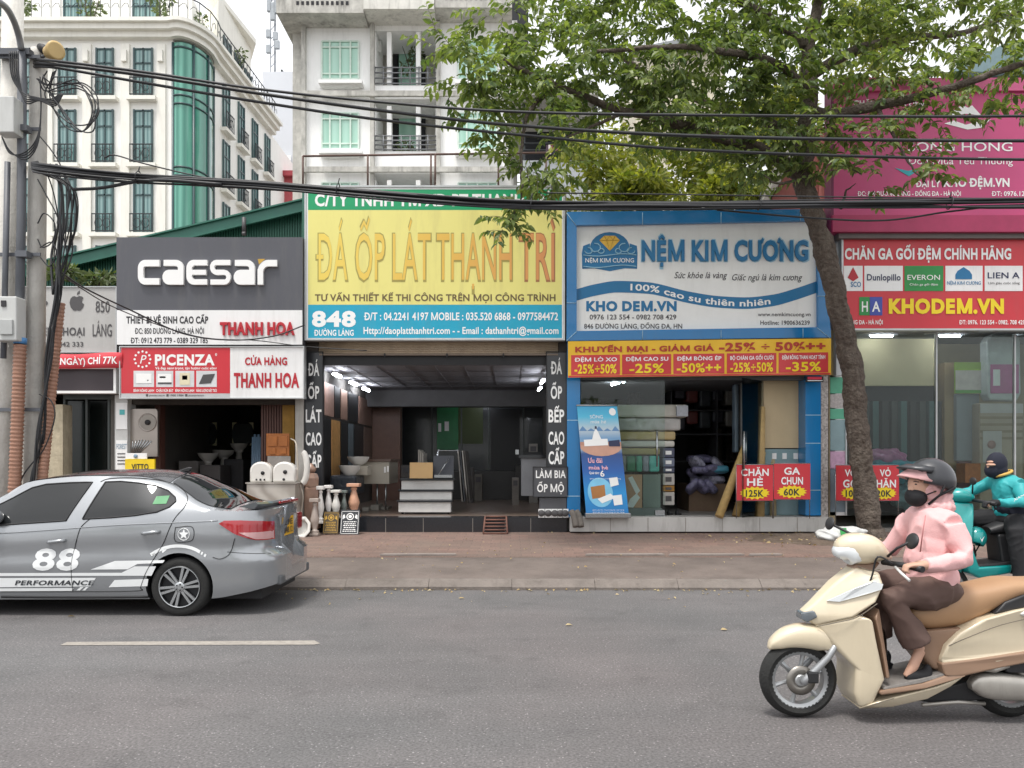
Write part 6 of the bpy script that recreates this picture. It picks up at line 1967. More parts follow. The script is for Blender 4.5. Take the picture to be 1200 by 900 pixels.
bm = BM(); pbox(bm, 992, 392, 1098, 452, 15.2, .1); obj('beige_partition', bm, pm('beige_wall', '#b3a583'), shopE)
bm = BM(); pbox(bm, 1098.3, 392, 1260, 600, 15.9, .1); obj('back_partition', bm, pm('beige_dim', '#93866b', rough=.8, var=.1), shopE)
for i, (a, b) in enumerate(((1020, 1046), (1101, 1125), (1165, 1190))): tube_lamp(P(a, 393.5, 14.75), P(b, 393.5, 14.75), ['left', 'middle', 'right'][i] + ' tube lamp under the ceiling of the right corner shop', .02)
bm = BM(); pbox(bm, 1107, 425, 1121, 604, 15.0, .35); obj('inner_pillar', bm, pm('tan_pillar', '#8d7553', rough=.6, var=.1), shopE)
bm = BM(); pbox(bm, 1010, 452.5, 1098, 600, 15.4, .1, 0)
for k in range(9): pbox(bm, 1012 + k * 11, 470, 1012 + k * 11 + 7, 590, 15.1 + .1 * (k % 2), .12, 1 + k % 3)
obj('dark_hanging_stock', bm, [m_dark, pm('dark_curtain', '#3a3f3d', rough=.8, var=.2), pm('teal_curtain_dim', '#3f5f5e', rough=.7), pm('dark_curtain2', '#2e302f', rough=.8)], shopE)
bm = BM(); pbox(bm, 1062, 442, 1093, 475, 15.6, .5); tag(obj('dark_carton', bm, pm('dark_carton', '#3b3a33', rough=.6, var=.2)), 'dark olive carton high inside the right shop window', 'box')
pk = 13.75
pm_pink = pm('pink_vinyl', '#bf4577', rough=.4, var=.05, scale=.6, dirt=.25, dirtcol='#a0537a')
pinks = board('shop_sign', 'tall pink bedding sign with a white wave emblem, half hidden by leaves', 'sign', (976, 91, 1330, 272), pk, .35, pm_pink, None)
patch(pinks, 'top_edge', (976, 91, 1330, 106), pk - .06, pm('pink_top', '#c0557f', rough=.45), .058)
patch(pinks, 'bottom_edge', (976, 252, 1330, 271.5), pk - .1, pm('deep_pink', '#a52d58', rough=.45), .098)
patch(pinks, 'side_edge', (974, 91, 977, 272), pk - .04, pm('plum_edge', '#6d2248', rough=.5), .3)
LK = lambda s, r, m=m_inkw, b=.02: lettering(pinks, s, r, pk - .007, m, b)
LK('CHĂN GA GỐI ĐỆM', (1000.5, 117.5, 1085, 124), m_inkw, .025)
LK('SÔNG HỒNG', (1064, 166.5, 1186.5, 177), m_inkw, .005); LK('Đón Mùa Yêu Thương', (1064, 184, 1187, 192.5), m_inkw, .0)
LK('ĐẠI LÝ', (1073, 211.5, 1102, 219), m_inkw, .026); LK('KHO ĐỆM.VN', (1106, 208.5, 1183, 218.5), m_inkw, .036)
LK('ĐC: 844 ĐƯỜNG LÁNG - ĐỐNG ĐA - HÀ NỘI', (1005, 224, 1126, 229.5), m_inkw, .02); LK('ĐT: 0976.123 554', (1162, 224, 1218, 229.5), m_inkw, .02)
bm = BM(); z6 = lambda a, b: (940 + a / 2.812, 80 + b / 2.812)
flat(bm, [[z6(*p) for p in q] for q in ([(470, 160), (530, 118), (545, 130), (560, 122), (590, 155), (540, 150)], [(468, 182), (500, 172), (540, 186), (590, 172), (622, 168), (590, 196), (545, 202), (500, 190)])], lambda a, b: P(a, b, pk - .007)); obj('emblem', bm, m_inkw, pinks, fix=False)
bm = BM(); flat(bm, [[z6(*p) for p in q] for q in ([(305, 328), (350, 338), (400, 326), (352, 356)],)], lambda a, b: P(a, b, pk - .007)); obj('teal_mark', bm, pm('teal_print2', '#3aa5b0'), pinks, fix=False)
rk = 13.85
reds = board('shop_sign', 'red sign with a row of maker logos and yellow lettering', 'sign', (988, 280, 1330, 385), rk, .2, m_red, m_frame, .035)
patch(reds, 'awning_edge', (983, 272.5, 1330, 279), rk - .1, pm('grey_gutter', '#6f6a68', rough=.6, dirt=.4), .25)
LR = lambda s, r, m=m_inkw, b=.02: lettering(reds, s, r, rk - .012, m, b)
LR('CHĂN GA GỐI ĐỆM CHÍNH HÃNG', (990, 290.5, 1185, 303.5), m_inkw, .036)
for k, (a, b) in enumerate(((986, 1011), (1013, 1058), (1060, 1105.5), (1108, 1151.5), (1154, 1198.5), (1201, 1245))):
 patch(reds, 'logo_panel', (a if k else 989, 311.5, b, 341), rk - .006, pm('logo_green', '#23893f', rough=.4) if k == 2 else m_white, .005)
LR('SCO', (997, 330, 1009, 336), m_inkb, .02)
LR('Dunlopillo', (1016, 321, 1055.5, 328.5), pm('ink_navy', '#232b52', var=0), .02)
LR('EVERON', (1063.5, 322, 1101.5, 328), m_inkw, .0); LR('Chăn ga gối đệm', (1066, 332, 1099, 334.5), m_inkw, 0)
LR('NỆM KIM CƯƠNG', (1110, 329.5, 1149.5, 333.5), m_inkb, .01); LR('LIEN A', (1157.5, 319, 1195, 326), pm('ink_navy', '#232b52'), .012); LR('Làm giàu cuộc sống', (1158, 330, 1195, 333), m_inkg, 0)
bm = BM(); flat(bm, [[z6(*p) for p in q] for q in ([(505, 680), (512, 668), (532, 655), (552, 668), (560, 680), (560, 695), (505, 695)],)], lambda a, b: P(a, b, rk - .012)); flat(bm, [[z6(*p) for p in q] for q in ([(150, 690), (168, 655), (186, 690), (168, 702)],)], lambda a, b: P(a, b, rk - .012), 1); obj('logo_mark', bm, [m_inkb, m_inkr], reds, fix=False)
bm = BM(); pbox(bm, 1007, 348, 1019, 369.5, rk - .008, .006, 0); pbox(bm, 1019.4, 348, 1034, 369.5, rk - .008, .006, 1); obj('letter_block', bm, [pm('logo_green', '#23893f'), pm('logo_blue', '#3a4aa0', rough=.4)], reds)
LR('H', (1010, 353, 1017, 365)); LR('A', (1022, 353, 1031.5, 365))
LR('KHODEM.VN', (1041.5, 349.5, 1176.5, 366.5), m_inky, .055)
LR('ĐỐNG ĐA - HÀ NỘI', (990, 375, 1034.5, 380), m_inkw, .02); LR('ĐT: 0976. 123 554 - 0982. 708 429', (1124, 375, 1201, 380), m_inkw, .02)
E_ = pile
t = board('pillow_poster', 'green-topped poster showing a sleeping figure in the right shop window', 'poster', (1119, 424.5, 1159, 461), 14.8, .03, pm('poster_green', '#8fae2f', rough=.4), None)
patch(t, 'photo', (1120, 434, 1158.5, 457), 14.79, pm('poster_pale', '#c4b7b2', rough=.4, var=.25, scale=5), .008); patch(t, 'green_foot', (1120, 457.2, 1158.5, 460.5), 14.79, pm('poster_darkgreen', '#4f9a35'), .008)
t = thing('quilt_bag', 'clear quilt bag with a pink card hanging in the right window', 'bag', P(1177, 469, 14.6))
bm = BM(); prism(bm, [(X(a, 14.6), Z(b, 14.6)) for a, b in ((1160, 469), (1157, 462), (1157, 400), (1162, 392), (1192, 391), (1196, 400), (1197, 461), (1192, 470))], 14.6, 14.85); obj('bag', bm, pm('clear_vinyl', '#aeb2b2', rough=.2, var=.15), t, bevel=.03)
bm = BM(); pbox(bm, 1161, 427, 1194, 461, 14.585, .008); obj('card', bm, pm('pink_card', '#b0528b', rough=.4, var=.2), t);
bm = BM(); pbox(bm, 1164, 433, 1172, 452, 14.578, .006); obj('print', bm, m_white, t)
E_('tall grey boxed mattress left of the printed mattress', 1121, 461.5, 1148, 540, 14.9, .35, pm('grey_boxed', '#7f848a', rough=.5, var=.08), 'mattress', .02, 'boxed_mattress')
t = thing('printed_mattress', 'beige mattress with woven stripes and a small printed face', 'mattress', P(1173, 562, 14.6))
bm = BM(); pbox(bm, 1148.5, 472, 1200, 600, 14.65, .3, 0); obj('cover', bm, pm('beige_cover', '#a89a86', rough=.6, var=.08), t, bevel=.04)
bm = BM(); pbox(bm, 1149, 473, 1199, 484, 14.64, .008, 0)
for k in range(4): pbox(bm, 1149, 488 + k * 8, 1199, 491 + k * 8, 14.64, .008, 1)
pbox(bm, 1152, 505, 1174, 542, 14.63, .008, 0)
obj('print', bm, [pm('pale_print', '#b9b4b2', rough=.5), pm('stripe_tan', '#8d7a61', rough=.6)], t)
bm = BM(); lathe(bm, [(.08, 0), (.08, -.008), (.01, -.008)], P(1162, 521, 14.625), axis='Y', seg=14); obj('badge', bm, pm('badge_rose', '#a58078'), t)
E_('orange patterned carton low in the right window', 1131, 543, 1149.5, 566, 14.6, .3, pm('orange_carton', '#b0652f', rough=.5, var=.3, scale=12), 'box', .01, 'orange_carton')
E_('dark red carton under and behind the orange one', 1123, 540.5, 1150, 600, 14.95, .4, pm('wine_carton', '#5d2224', rough=.5, var=.2), 'box', .01, 'wine_carton')
def soft(label, px, py, Y, r, mat, cat, name):
 bm = BM(); c = P(px, py, Y)
 bmesh.ops.create_icosphere(bm, subdivisions=4, radius=1, matrix=Matrix.Translation(c) @ Matrix.Diagonal((*r, 1)))
 for v in bm.verts:
  d = v.co - c
  k = 1 + .14 * math.sin(d.x * 17 + d.z * 11) * math.cos(d.z * 23 + d.y * 9) + .05 * math.sin(d.x * 41)
  v.co = c + d * k
 return tag(obj(name, bm, mat, smooth=True), label, cat)
soft('pile of teal wrapped quilts behind the wide red price sign', 1040, 553, 14.6, (.75, .25, .24), pm('teal_wrap', '#3f8fa0', rough=.3, var=.25, scale=8, bump=.6, bscale=12), 'bundle', 'quilt_bundle')
soft('pink wrapped bundle on top of the teal quilts', 1036, 536, 14.7, (.4, .25, .17), pm('mauve_wrap', '#a8688f', rough=.3, var=.25, scale=8, bump=.6, bscale=12), 'bundle', 'quilt_bundle')
soft('pale blue bundle low behind the wide red price sign', 1075, 580, 14.6, (.5, .25, .36), pm('paleblue_wrap', '#7f9ba4', rough=.3, var=.3, scale=8, bump=.6, bscale=12), 'bundle', 'quilt_bundle')
# ================================================================ utility pole, cables, street tree
PY = 9.9
m_cab = pm('cable_black', '#232427', rough=.5, var=.1)
m_pole = pm('pole_concrete', '#cdcac3', rough=.9, var=.12, scale=5, dirt=.6, dirtcol='#7a756c', bump=.4, bscale=30)
m_cond = pm('dark_conduit', '#5a5d63', rough=.5, var=.1, dirt=.3)
def ribbed(name, c1, c2, sc):
 m = pm(name, c1, rough=.5, var=.15, scale=4, dirt=.35, dirtcol='#6b5a50')
 return m
m_orange = ribbed('orange_conduit', '#98705c', '#8a4e36', 1)
up = thing('utility_pole', 'twin concrete utility pole with meter boxes at the left edge', 'pole', (X(25, PY), PY, .14))
bm = BM(); tube(bm, [(X(33, PY), PY + .1, .1), (X(40, PY), PY + .1, Z(60, PY)), (X(40.3, PY), PY + .1, Z(54, PY))], [.125, .1, .095], 18); obj('concrete_leg', bm, m_pole, up)
bm = BM(); tube(bm, [(X(-2, PY), PY + .12, .1), (X(9, PY), PY + .12, Z(-60, PY))], [.15, .12], 18); obj('concrete_leg', bm, m_pole, up)
bm = BM(); tube(bm, [P(22, 412, PY - .12), P(25, 260, PY - .1), P(26, 60, PY - .08)], .055, 10); obj('conduit', bm, m_cond, up)
bm = BM(); tube(bm, [P(4, 420, PY - .12), P(9, 190, PY - .12)], .035, 8); obj('conduit', bm, m_cond, up)
for py in (66, 151, 298, 480): bm = BM(); pbox(bm, -10, py - 2, 47, py + 2, PY - .06, .02); obj('clamp_band', bm, m_cond, up)
for py in (149, 297): bm = BM(); pbox(bm, 17.5, py - 3.5, 31, py + 3.5, PY - .19, .12); obj('clamp', bm, m_cond, up)
bm = BM(); pbox(bm, -6, 56, 34, 63, PY - .1, .12); obj('cross_arm', bm, m_cond, up)
bm = BM(); tube(bm, catmull([P(25, 58, PY - .12), P(22, 42, PY - .2), P(15, 22, PY - .4), P(4, 6, PY - .7), P(-20, -8, PY - 1.1)], 5), .04, 8); obj('lamp_arm', bm, pm('galvanised', '#85878a'), up)
def meter(label, rect, d=.2):
 t = thing('meter_box', label, 'box', P((rect[0] + rect[2]) / 2, rect[3], PY - .3), 'boxes on the utility pole')
 bm = BM(); pbox(bm, *rect, PY - .32, d); obj('case', bm, pm('meter_grey', '#c1c2bf', rough=.5, var=.05, dirt=.3), t, bevel=.015)
 return t
t = meter('grey meter box with a dark window on the pole, lower of two', (-8, 347, 19, 399))
bm = BM(); pbox(bm, 1, 352, 6.5, 359, PY - .335, .02); obj('window', bm, m_ink, t)
bm = BM(); pbox(bm, -1, 374, 14, 392, PY - .35, .035); obj('flap', bm, pm('meter_flap', '#aeb0ae'), t, bevel=.008)
meter('pale grey junction box high on the pole, upper of two', (-6, 112, 16, 155))
def corrugated(label, pts, r):
 t = thing('corrugated_conduit', label, 'conduit', pts[-1], 'orange conduits by the pole')
 pp = catmull(pts, 10)
 out, rad = [], []
 L = 0
 for a, b in zip(pp, pp[1:]):
  k = max(2, int((b - a).length / .014))
  for i in range(k):
   out.append(a.lerp(b, i / k)); rad.append(r * (1 + .1 * math.sin((L + (b - a).length * i / k) * 2 * math.pi / .05)))
  L += (b - a).length
 bm = BM(); tube(bm, out, rad, 12); obj('sleeve', bm, m_orange, t)
 return t
t = corrugated('upright orange ribbed conduit with a blue tape collar on the pole', [P(23.5, 404, PY - .16), P(22, 450, PY - .16), P(19, 530, PY - .15), P(16, 585, PY - .14), (X(14, PY), PY - .14, .14)], .072)
bm = BM(); tube(bm, [P(23.6, 403, PY - .16), P(23.8, 396, PY - .16)], .076, 12); obj('tape_collar', bm, pm('blue_tape', '#4f83b5', rough=.5), t)
corrugated('slanting orange ribbed conduit full of cables right of the pole', [P(70.5, 355, PY + .1), P(63, 430, PY + .1), P(54, 520, PY + .05), P(49, 575, PY), (X(47, PY), PY, .14)], .06)
t = thing('loudspeaker', 'cream horn loudspeaker with a black back on the pole top', 'loudspeaker', P(60, 66, PY - .1))
bm = BM(); d = Vector((.36, -.28, -.08)).normalized(); o = P(57, 62, PY)
tube(bm, [o, o + d * .02, o + d * .1, o + d * .22, o + d * .23], [.07, .08, .09, .115, .09], 16); obj('horn', bm, pm('cream_horn', '#c7ab74', rough=.5, var=.1), t)
bm = BM(); tube(bm, [o - d * .005, o - Vector((.09, -.03, -.07)), o - Vector((.14, -.04, -.1))], [.055, .06, .045], 12); obj('driver', bm, m_blackm, t)
bm = BM(); tube(bm, [o, P(45, 70, PY)], .02, 6); obj('bracket', bm, m_cond, t)
def cable(name, label, pts, r, group='overhead cables', parent=None, sub=8):
 bm = BM(); tube(bm, catmull(pts, sub), r, 6)
 if parent is not None:
  return obj(name, bm, m_cab, parent)
 return tag(obj(name, bm, m_cab), label, 'cable', group)
WY_ = 9.6
for k, pts in enumerate(([(70, 72), (180, 86), (300, 104), (450, 120), (606, 131), (840, 135), (1200, 136), (1500, 126)],
       [(70, 76), (180, 90), (300, 109), (450, 130), (606, 147), (840, 160), (1200, 165), (1500, 158)],
       [(70, 80), (180, 99), (300, 119), (450, 141), (640, 161), (840, 177), (1200, 187), (1500, 182)])):
 cable('overhead_cable', ['highest of three black cables sagging from the pole top', 'middle of three black cables sagging from the pole top', 'lowest of three black cables sagging from the pole top'][k],
   [(X(40, PY), PY, Z(70 + 4 * k, PY))] + [P(a, b, WY_ + .05 * k) for a, b in pts], (.017, .021, .018)[k])
bt_ = thing('cable_bundle', 'thick bundle of black cables crossing before the shop signs', 'cables', P(50, 200, WY_))
base = [(46, 197), (150, 208), (300, 217), (450, 229), (600, 240), (750, 241), (900, 240), (1050, 239), (1200, 238), (1500, 232)]
for k in range(10):
 dy_, dd = (k % 5 - 2) * 2.1, (k // 5) * .05
 pts = [P(a, b + dy_ + rnd.uniform(-1.4, 1.4) + (k % 3 - 1) * 1.2 * math.sin(a * .012 + k), WY_ - .1 + dd + rnd.uniform(-.03, .03)) for a, b in base]
 cable('cable', '', [P(44, 190 + k * 1.2, PY)] + pts, rnd.choice((.009, .014, .018)), None, bt_, 5)
cable('overhead_cable', 'thin cable dipping under the thick bundle before the pink sign', [P(840, 246, WY_), P(960, 256, WY_), P(1040, 258, WY_), P(1120, 247, WY_), P(1210, 240, WY_), P(1500, 236, WY_)], .012)
cable('overhead_cable', 'thin straight cable just above the bundle across the yellow and blue signs', [P(640, 226, WY_ + .2), P(800, 228, WY_ + .2), P(1000, 231, WY_ + .2), P(1200, 233, WY_ + .2)], .009)
cable('overhead_cable', 'cable joining the thick bundle from the left below it', [P(86, 222, WY_), P(120, 220, WY_), P(180, 211, WY_ - .12), P(260, 216, WY_ - .15)], .02)
cable('overhead_cable', 'thin cable arching from the balcony level down into the bundle', [P(122, 185, WY_ + .1), P(135, 182, WY_ + .1), P(170, 192, WY_ + .1), P(240, 208, WY_), P(330, 222, WY_)], .009)
cable('drop_cable', 'drop cable sagging from the pole across the white address strip', [P(70, 318, PY), P(100, 338, PY + .8), P(150, 362, PY + 2), P(215, 391, PY + 3), P(270, 398.5, 13.4), P(320, 394, 13.5), P(357, 381, 13.6)], .012, 'drop cables')
cable('drop_cable', 'thin drop cable ending under the corner of the yellow sign', [P(70, 322, PY), P(140, 363, PY + 2), P(230, 394, 13.3), P(300, 399, 13.5), P(358, 406, 13.7), P(430, 411, 13.75)], .008, 'drop cables')
for k, (px, py) in enumerate(((162, 208), (396, 222), (622, 240), (890, 239), (1113, 238))):
 bm = BM(); c = P(px, py, WY_ - .08)
 tube(bm, [(c.x + .012 * math.sin(a), c.y + .075 * math.cos(a), c.z + .075 * math.sin(a)) for a in [j * math.pi / 6 for j in range(13)]], .007, 5); tube(bm, [c + Vector((0, 0, .07)), c + Vector((.02, 0, .14))], .007, 5)
 obj('cable_tie', bm, m_cab, bt_)
for k in range(5):
 a0 = [(62, 84), (58, 104), (66, 118 + k * 2), (82, 140 + k * 3), (96 + k, 154 - k), (106 + k * 1.5, 140 - k * 2), (108 + k, 122 - k * 3), (98, 104 - k * 2), (78, 98 + k), (56, 99 + k * 2), (44, 92)]
 cable('spare_coil', 'loop of spare black cable hanging beside the pole top', [P(a + k * 2.2 * math.sin(i * 1.1 + k), b + k * 2 * math.cos(i * .9 + k * 2), PY - .15 - .03 * k + .05 * math.sin(i)) for i, (a, b) in enumerate(a0)], .0085, 'spare cable loops at the pole')
for k in range(5):
 a0 = [(11 + k * 1.5, 60), (14 + k, 90), (26, 108 + k * 3), (42, 114 + k), (60, 116 + k * 2), (70, 110)]
 cable('pole_lead', 'black lead curving round the front of the pole top', [P(a + k, b, PY - .22) for a, b in a0], .009, 'leads round the pole')
for k in range(4):
 a0 = [(47, 90), (48, 130), (44, 160 + k * 3), (30, 178 + k * 3), (12, 180 - k), (2, 160)]
 cable('pole_lead', 'black lead swinging low across the twin pole', [P(a, b, PY - .2) for a, b in a0], .008, 'leads round the pole')
for k in range(14):
 x0_ = 64 + (k * 5.3) % 24
 a0 = [(50 + (k % 4) * 8, 192 + k % 5 * 3), (x0_ + rnd.uniform(-3, 6), 222), (x0_ + rnd.uniform(-5, 5), 262), (x0_ - 4 + rnd.uniform(-5, 4), 300), (66 + rnd.uniform(-4, 6), 345), (57 + rnd.uniform(-5, 5), 420), (48 + rnd.uniform(-4, 5), 500), (40 + rnd.uniform(-5, 6), 560), (34 + rnd.uniform(-4, 4), 592)]
 if k % 3 == 2: a0 = a0[:5]
 cable('hanging_cable', 'black cable in the tangle hanging down from the bundle beside the pole', [P(a, b, PY - .05 + .12 * math.sin(k * 1.3 + i)) for i, (a, b) in enumerate(a0)], rnd.choice((.008, .011, .016)), 'cables hanging beside the pole', sub=6)
for k, a0 in enumerate(([(44, 262), (52, 250), (64, 262), (62, 282), (50, 290), (44, 280)], [(46, 300), (58, 312), (66, 296), (60, 284), (47, 290)], [(44, 210), (56, 232), (68, 256), (80, 300)], [(47, 160), (60, 176), (72, 196), (80, 225)], [(20, 585), (26, 560), (36, 545), (52, 525), (64, 490), (60, 470), (46, 462)])):
 cable('stray_cable', ['thin stray loop low beside the pole', 'second stray loop just under the first', 'straight stray wire slanting right of the pole', 'stray wire slanting above the bundle start', 'long loose cable curling round the slanting conduit'][k], [P(a, b, PY - .1) for a, b in a0], .008, 'stray cables by the pole')
# ---------------------------------------------------------------- the street tree
TB = 13.1
tree = thing('street_tree', 'leaning street tree with a dark rough trunk and wide leafy crown', 'tree', (X(1021, TB), TB, .23))
def limb(bm, pts, r0, r1, seg=12, sub=6):
 pp = catmull([P(a, b, y) for a, b, y in pts], sub)
 n = len(pp)
 jit = random.Random(int(pts[0][0] * 7 + pts[-1][0]))
 q = [p + Vector((jit.gauss(0, .012), jit.gauss(0, .012), 0)) * (1 if 0 < i < n - 1 else 0) for i, p in enumerate(pp)]
 tube(bm, q, [(r0 + (r1 - r0) * i / (n - 1)) * (1 + jit.uniform(-.06, .06)) for i in range(n)], seg)
bm = BM()
limb(bm, [(1024, 640, TB), (1019, 618, TB), (1012, 560, TB), (1005, 500, TB), (999, 440, TB), (990, 390, TB - .1), (976, 330, TB - .2), (960, 272, TB - .3), (944, 222, TB - .4), (939, 195, TB - .4)], .195, .16, 18)
bmesh.ops.remove_doubles(bm, verts=bm.verts, dist=.0005)
lc = [v for v in bm.verts]
rj = random.Random(3)
for v in lc:
 v.co += Vector((rj.gauss(0, .012), rj.gauss(0, .012), 0))
tr = obj('trunk', bm, M_BARK, tree, smooth=True, subsurf=2)
for nm_, ns_, st_ in (('bark_ridges', .09, .05), ('bark_knots', .35, .06)):
 tx = bpy.data.textures.new(nm_, 'CLOUDS'); tx.noise_scale = ns_; tx.noise_depth = 3
 md = tr.modifiers.new(nm_, 'DISPLACE'); md.texture = tx; md.strength = st_; md.texture_coords = 'GLOBAL'
bm = BM(); lathe(bm, [(.29, -.06), (.25, 0), (.22, .08), (.2, .2)], (X(1022, TB), TB, .2), seg=16); obj('root_flare', bm, M_BARK, tr, smooth=True)
limbs = [
 ([(939, 200, 12.7), (943, 162, 12.7), (949, 118, 12.8), (946, 56, 12.9), (958, 10, 13.0), (965, -60, 13.2), (960, -160, 13.3)], .17, .05),
 ([(938, 205, 12.7), (905, 183, 12.5), (877, 171, 12.3), (840, 160, 12.1), (765, 136, 11.8), (733, 131, 11.7), (654, 101, 11.4), (590, 70, 11.2)], .13, .03),
 ([(941, 185, 12.8), (899, 143, 13.1), (840, 124, 13.4), (770, 95, 13.6), (700, 40, 13.8), (650, -10, 14)], .1, .03),
 ([(948, 130, 12.8), (974, 134, 12.4), (1027, 124, 12.0), (1080, 112, 11.7), (1140, 95, 11.4), (1200, 74, 11.1), (1270, 60, 11)], .1, .03),
 ([(947, 90, 12.8), (1000, 60, 13.0), (1060, 45, 13.4), (1130, 38, 13.8), (1200, 10, 14.2)], .1, .03),
 ([(946, 56, 12.9), (900, 20, 12.5), (840, -10, 12.2), (760, -40, 12)], .08, .03),
 ([(950, 110, 12.8), (910, 75, 12.2), (850, 60, 11.7), (790, 55, 11.3), (700, 60, 11.0)], .08, .025),
 ([(654, 101, 11.4), (620, 130, 11.3), (612, 180, 11.2), (612, 225, 11.1), (600, 258, 11.1)], .035, .008),
 ([(733, 131, 11.7), (690, 150, 11.5), (655, 165, 11.4)], .03, .008),
 ([(1027, 124, 12.0), (1045, 155, 11.8), (1065, 190, 11.6), (1085, 215, 11.5)], .035, .008),
 ([(943, 170, 12.7), (975, 185, 12.4), (1010, 205, 12.2)], .04, .008),
 ([(939, 210, 12.6), (912, 215, 12.2), (895, 205, 12)], .03, .008),
 ([(985, 245, 12.9), (992, 225, 12.8), (1003, 215, 12.7)], .03, .006),
]
bm = BM()
for pts, r0, r1 in limbs:
 bmx = BM(); limb(bmx, pts, r0, r1, 10, 5)
 obj('limb', bmx, M_BARK, tree)
clusters = [(520, 48, 16, 11.2), (545, 66, 22, 11.2), (575, 85, 30, 11.3), (552, 108, 26, 11.2), (592, 118, 28, 11.3), (570, 148, 18, 11.2), (620, 75, 32, 11.5), (640, 118, 30, 11.4), (590, 22, 26, 12), (635, 28, 36, 12.4), (690, 20, 42, 12.6), (690, 75, 38, 11.4),
   (735, 45, 42, 11.8), (790, 20, 46, 12.2), (700, 118, 30, 11.8), (745, 105, 34, 11.8), (650, 158, 22, 11.4), (618, 188, 20, 11.2), (630, 214, 20, 11.1), (606, 238, 18, 11.1), (592, 262, 13, 11.1), (655, 205, 18, 11.3),
   (790, 85, 42, 11.6), (800, 128, 36, 12.0), (845, 55, 44, 11.9), (880, 15, 44, 12.3), (905, 70, 42, 12.0), (862, 112, 36, 12.4), (905, 130, 34, 12.2), (930, 100, 34, 12.4), (960, 40, 42, 12.6), (1000, 10, 40, 12.8), (1010, 75, 40, 12.4),
   (1055, 40, 42, 12.8), (1045, 100, 34, 11.9), (1095, 75, 34, 11.7), (1110, 15, 38, 13.4), (1090, 125, 28, 11.7), (1060, 145, 24, 11.8), (975, 150, 30, 12.2), (940, 158, 26, 12.0), (905, 170, 26, 11.9), (1010, 165, 24, 12.1), (1075, 180, 20, 11.6), (1090, 205, 16, 11.5), (1000, 200, 20, 12.2), (1030, 218, 16, 12.1), (962, 195, 20, 12.2),
   (1150, 110, 22, 11.4), (1175, 30, 30, 12.8), (1195, 70, 22, 11.2), (1180, 125, 16, 11.3), (880, 195, 26, 12.1), (850, 165, 24, 12.0), (1240, 60, 34, 11.2), (820, 160, 24, 12.0), (770, 150, 22, 11.8),
   (960, -60, 60, 13.2), (870, -50, 55, 12.4), (760, -40, 50, 12.1), (1060, -50, 55, 13.2), (960, -150, 60, 13.3), (660, -20, 36, 13.8), (1200, 0, 40, 14.2), (1150, -40, 45, 13.6), (860, -110, 50, 12.8), (1060, -120, 50, 13.2)]
lv = Leaves(11)
bt2 = BM()
rt = random.Random(21)
for (px, py, pr, Y) in clusters:
 c = P(px, py, Y)
 rad = pr / F * Y
 n = max(8, int(pr * pr / 40))
 if py < -30: n = int(n * .7)
 if px > 985 and py > 60: n = int(n * .62)
 for k in range(n):
  v = Vector((rt.gauss(0, .42), rt.gauss(0, .5), rt.gauss(0, .42))) * rad * 1.15
  s = c + v
  d = Vector((rt.gauss(v.x / rad, .7), rt.gauss(v.y / rad, .7), rt.gauss(-.15, .35))).normalized()
  L = rt.uniform(.28, .55)
  end = s + d * L + Vector((0, 0, -.12 * L))
  tube(bt2, [s, s + d * L * .5, end], [.006, .004, .002], 3)
  m = rt.randint(9, 14)
  for i in range(m):
   t_ = (i + .5) / m
   p = s + d * L * t_ + Vector((0, 0, -.12 * L * t_ * t_))
   side = d.cross(Vector((0, 0, 1))).normalized() if abs(d.z) < .95 else Vector((1, 0, 0))
   dd = d * .5 + side * (1 if i % 2 else -1) * rt.uniform(.5, 1.0) + Vector((0, 0, rt.uniform(-.75, .05)))
   LL = rt.uniform(.1, .175)
   lv.leaf(p, dd, LL, LL * .47, rt.uniform(.1, .4))
obj('twigs', bt2, M_BARK, tree, fix=False).name = 'twig'
lv.build('crown', M_LEAF_TREE, tree)
print('street tree leaves', len(lv.F) // 6)
for k, (px, py, pr, Y, lab) in enumerate(((700, 205, 52, 19.5, 'bushy yellow-green tree behind the yellow sign corner'), (775, 195, 62, 20, 'largest yellow-green tree behind the blue sign'), (855, 185, 55, 19, 'yellow-green tree between the blue sign and the trunk'), (910, 140, 40, 21, 'pale green tree top behind the leaning trunk'), (1030, 40, 55, 24, 'far green tree rising over the pink sign'), (738, 226, 34, 18, 'low bright green bush just over the left end of the blue sign'), (835, 228, 36, 18.2, 'low bright green bush over the middle of the blue sign'), (905, 232, 25, 18.5, 'low yellow-green shrub behind the right end of the blue sign'))):
 t = thing('yard_tree', lab, 'tree', (X(px, Y), Y, .25))
 c = P(px, py, Y); rad = pr / F * Y
 bm = BM(); tube(bm, catmull([(c.x, Y, .2), (c.x + .1, Y, c.z * .4), (c.x - .1, Y + .1, c.z)], 4), [.16] * 5 + [.1] * 3 + [.06], 8); obj('trunk', bm, M_BARK, t)
 lv = Leaves(50 + k)
 for j in range(26):
  v = Vector((rnd.gauss(0, .5), rnd.gauss(0, .4), rnd.gauss(0, .5))) * rad
  lv.clump(c + v, (rad * .34, rad * .34, rad * .28), 95, .2, True, .3, .4)
 lv.build('crown', M_LEAF_FAR, t)
bm = BM()
N = 26
ctr = Vector((X(945, 13.0), 12.95))
for i in range(N):
 for j in range(N):
  u, v = i / (N - 1) * 2 - 1, j / (N - 1) * 2 - 1
  r = math.hypot(u, v)
  h = max(0, 1 - r ** 2) * .05 * (1 + .5 * math.sin(u * 9 + v * 4) * math.cos(v * 11))
  y = ctr.y + v * .85
  bm.verts.new((ctr.x + .3 + u * 1.35 + .1 * math.sin(v * 7), y, pavez(y) + .004 + h - (.03 if r > 1 else 0) + rnd.uniform(-.006, .008)))
bm.verts.ensure_lookup_table()
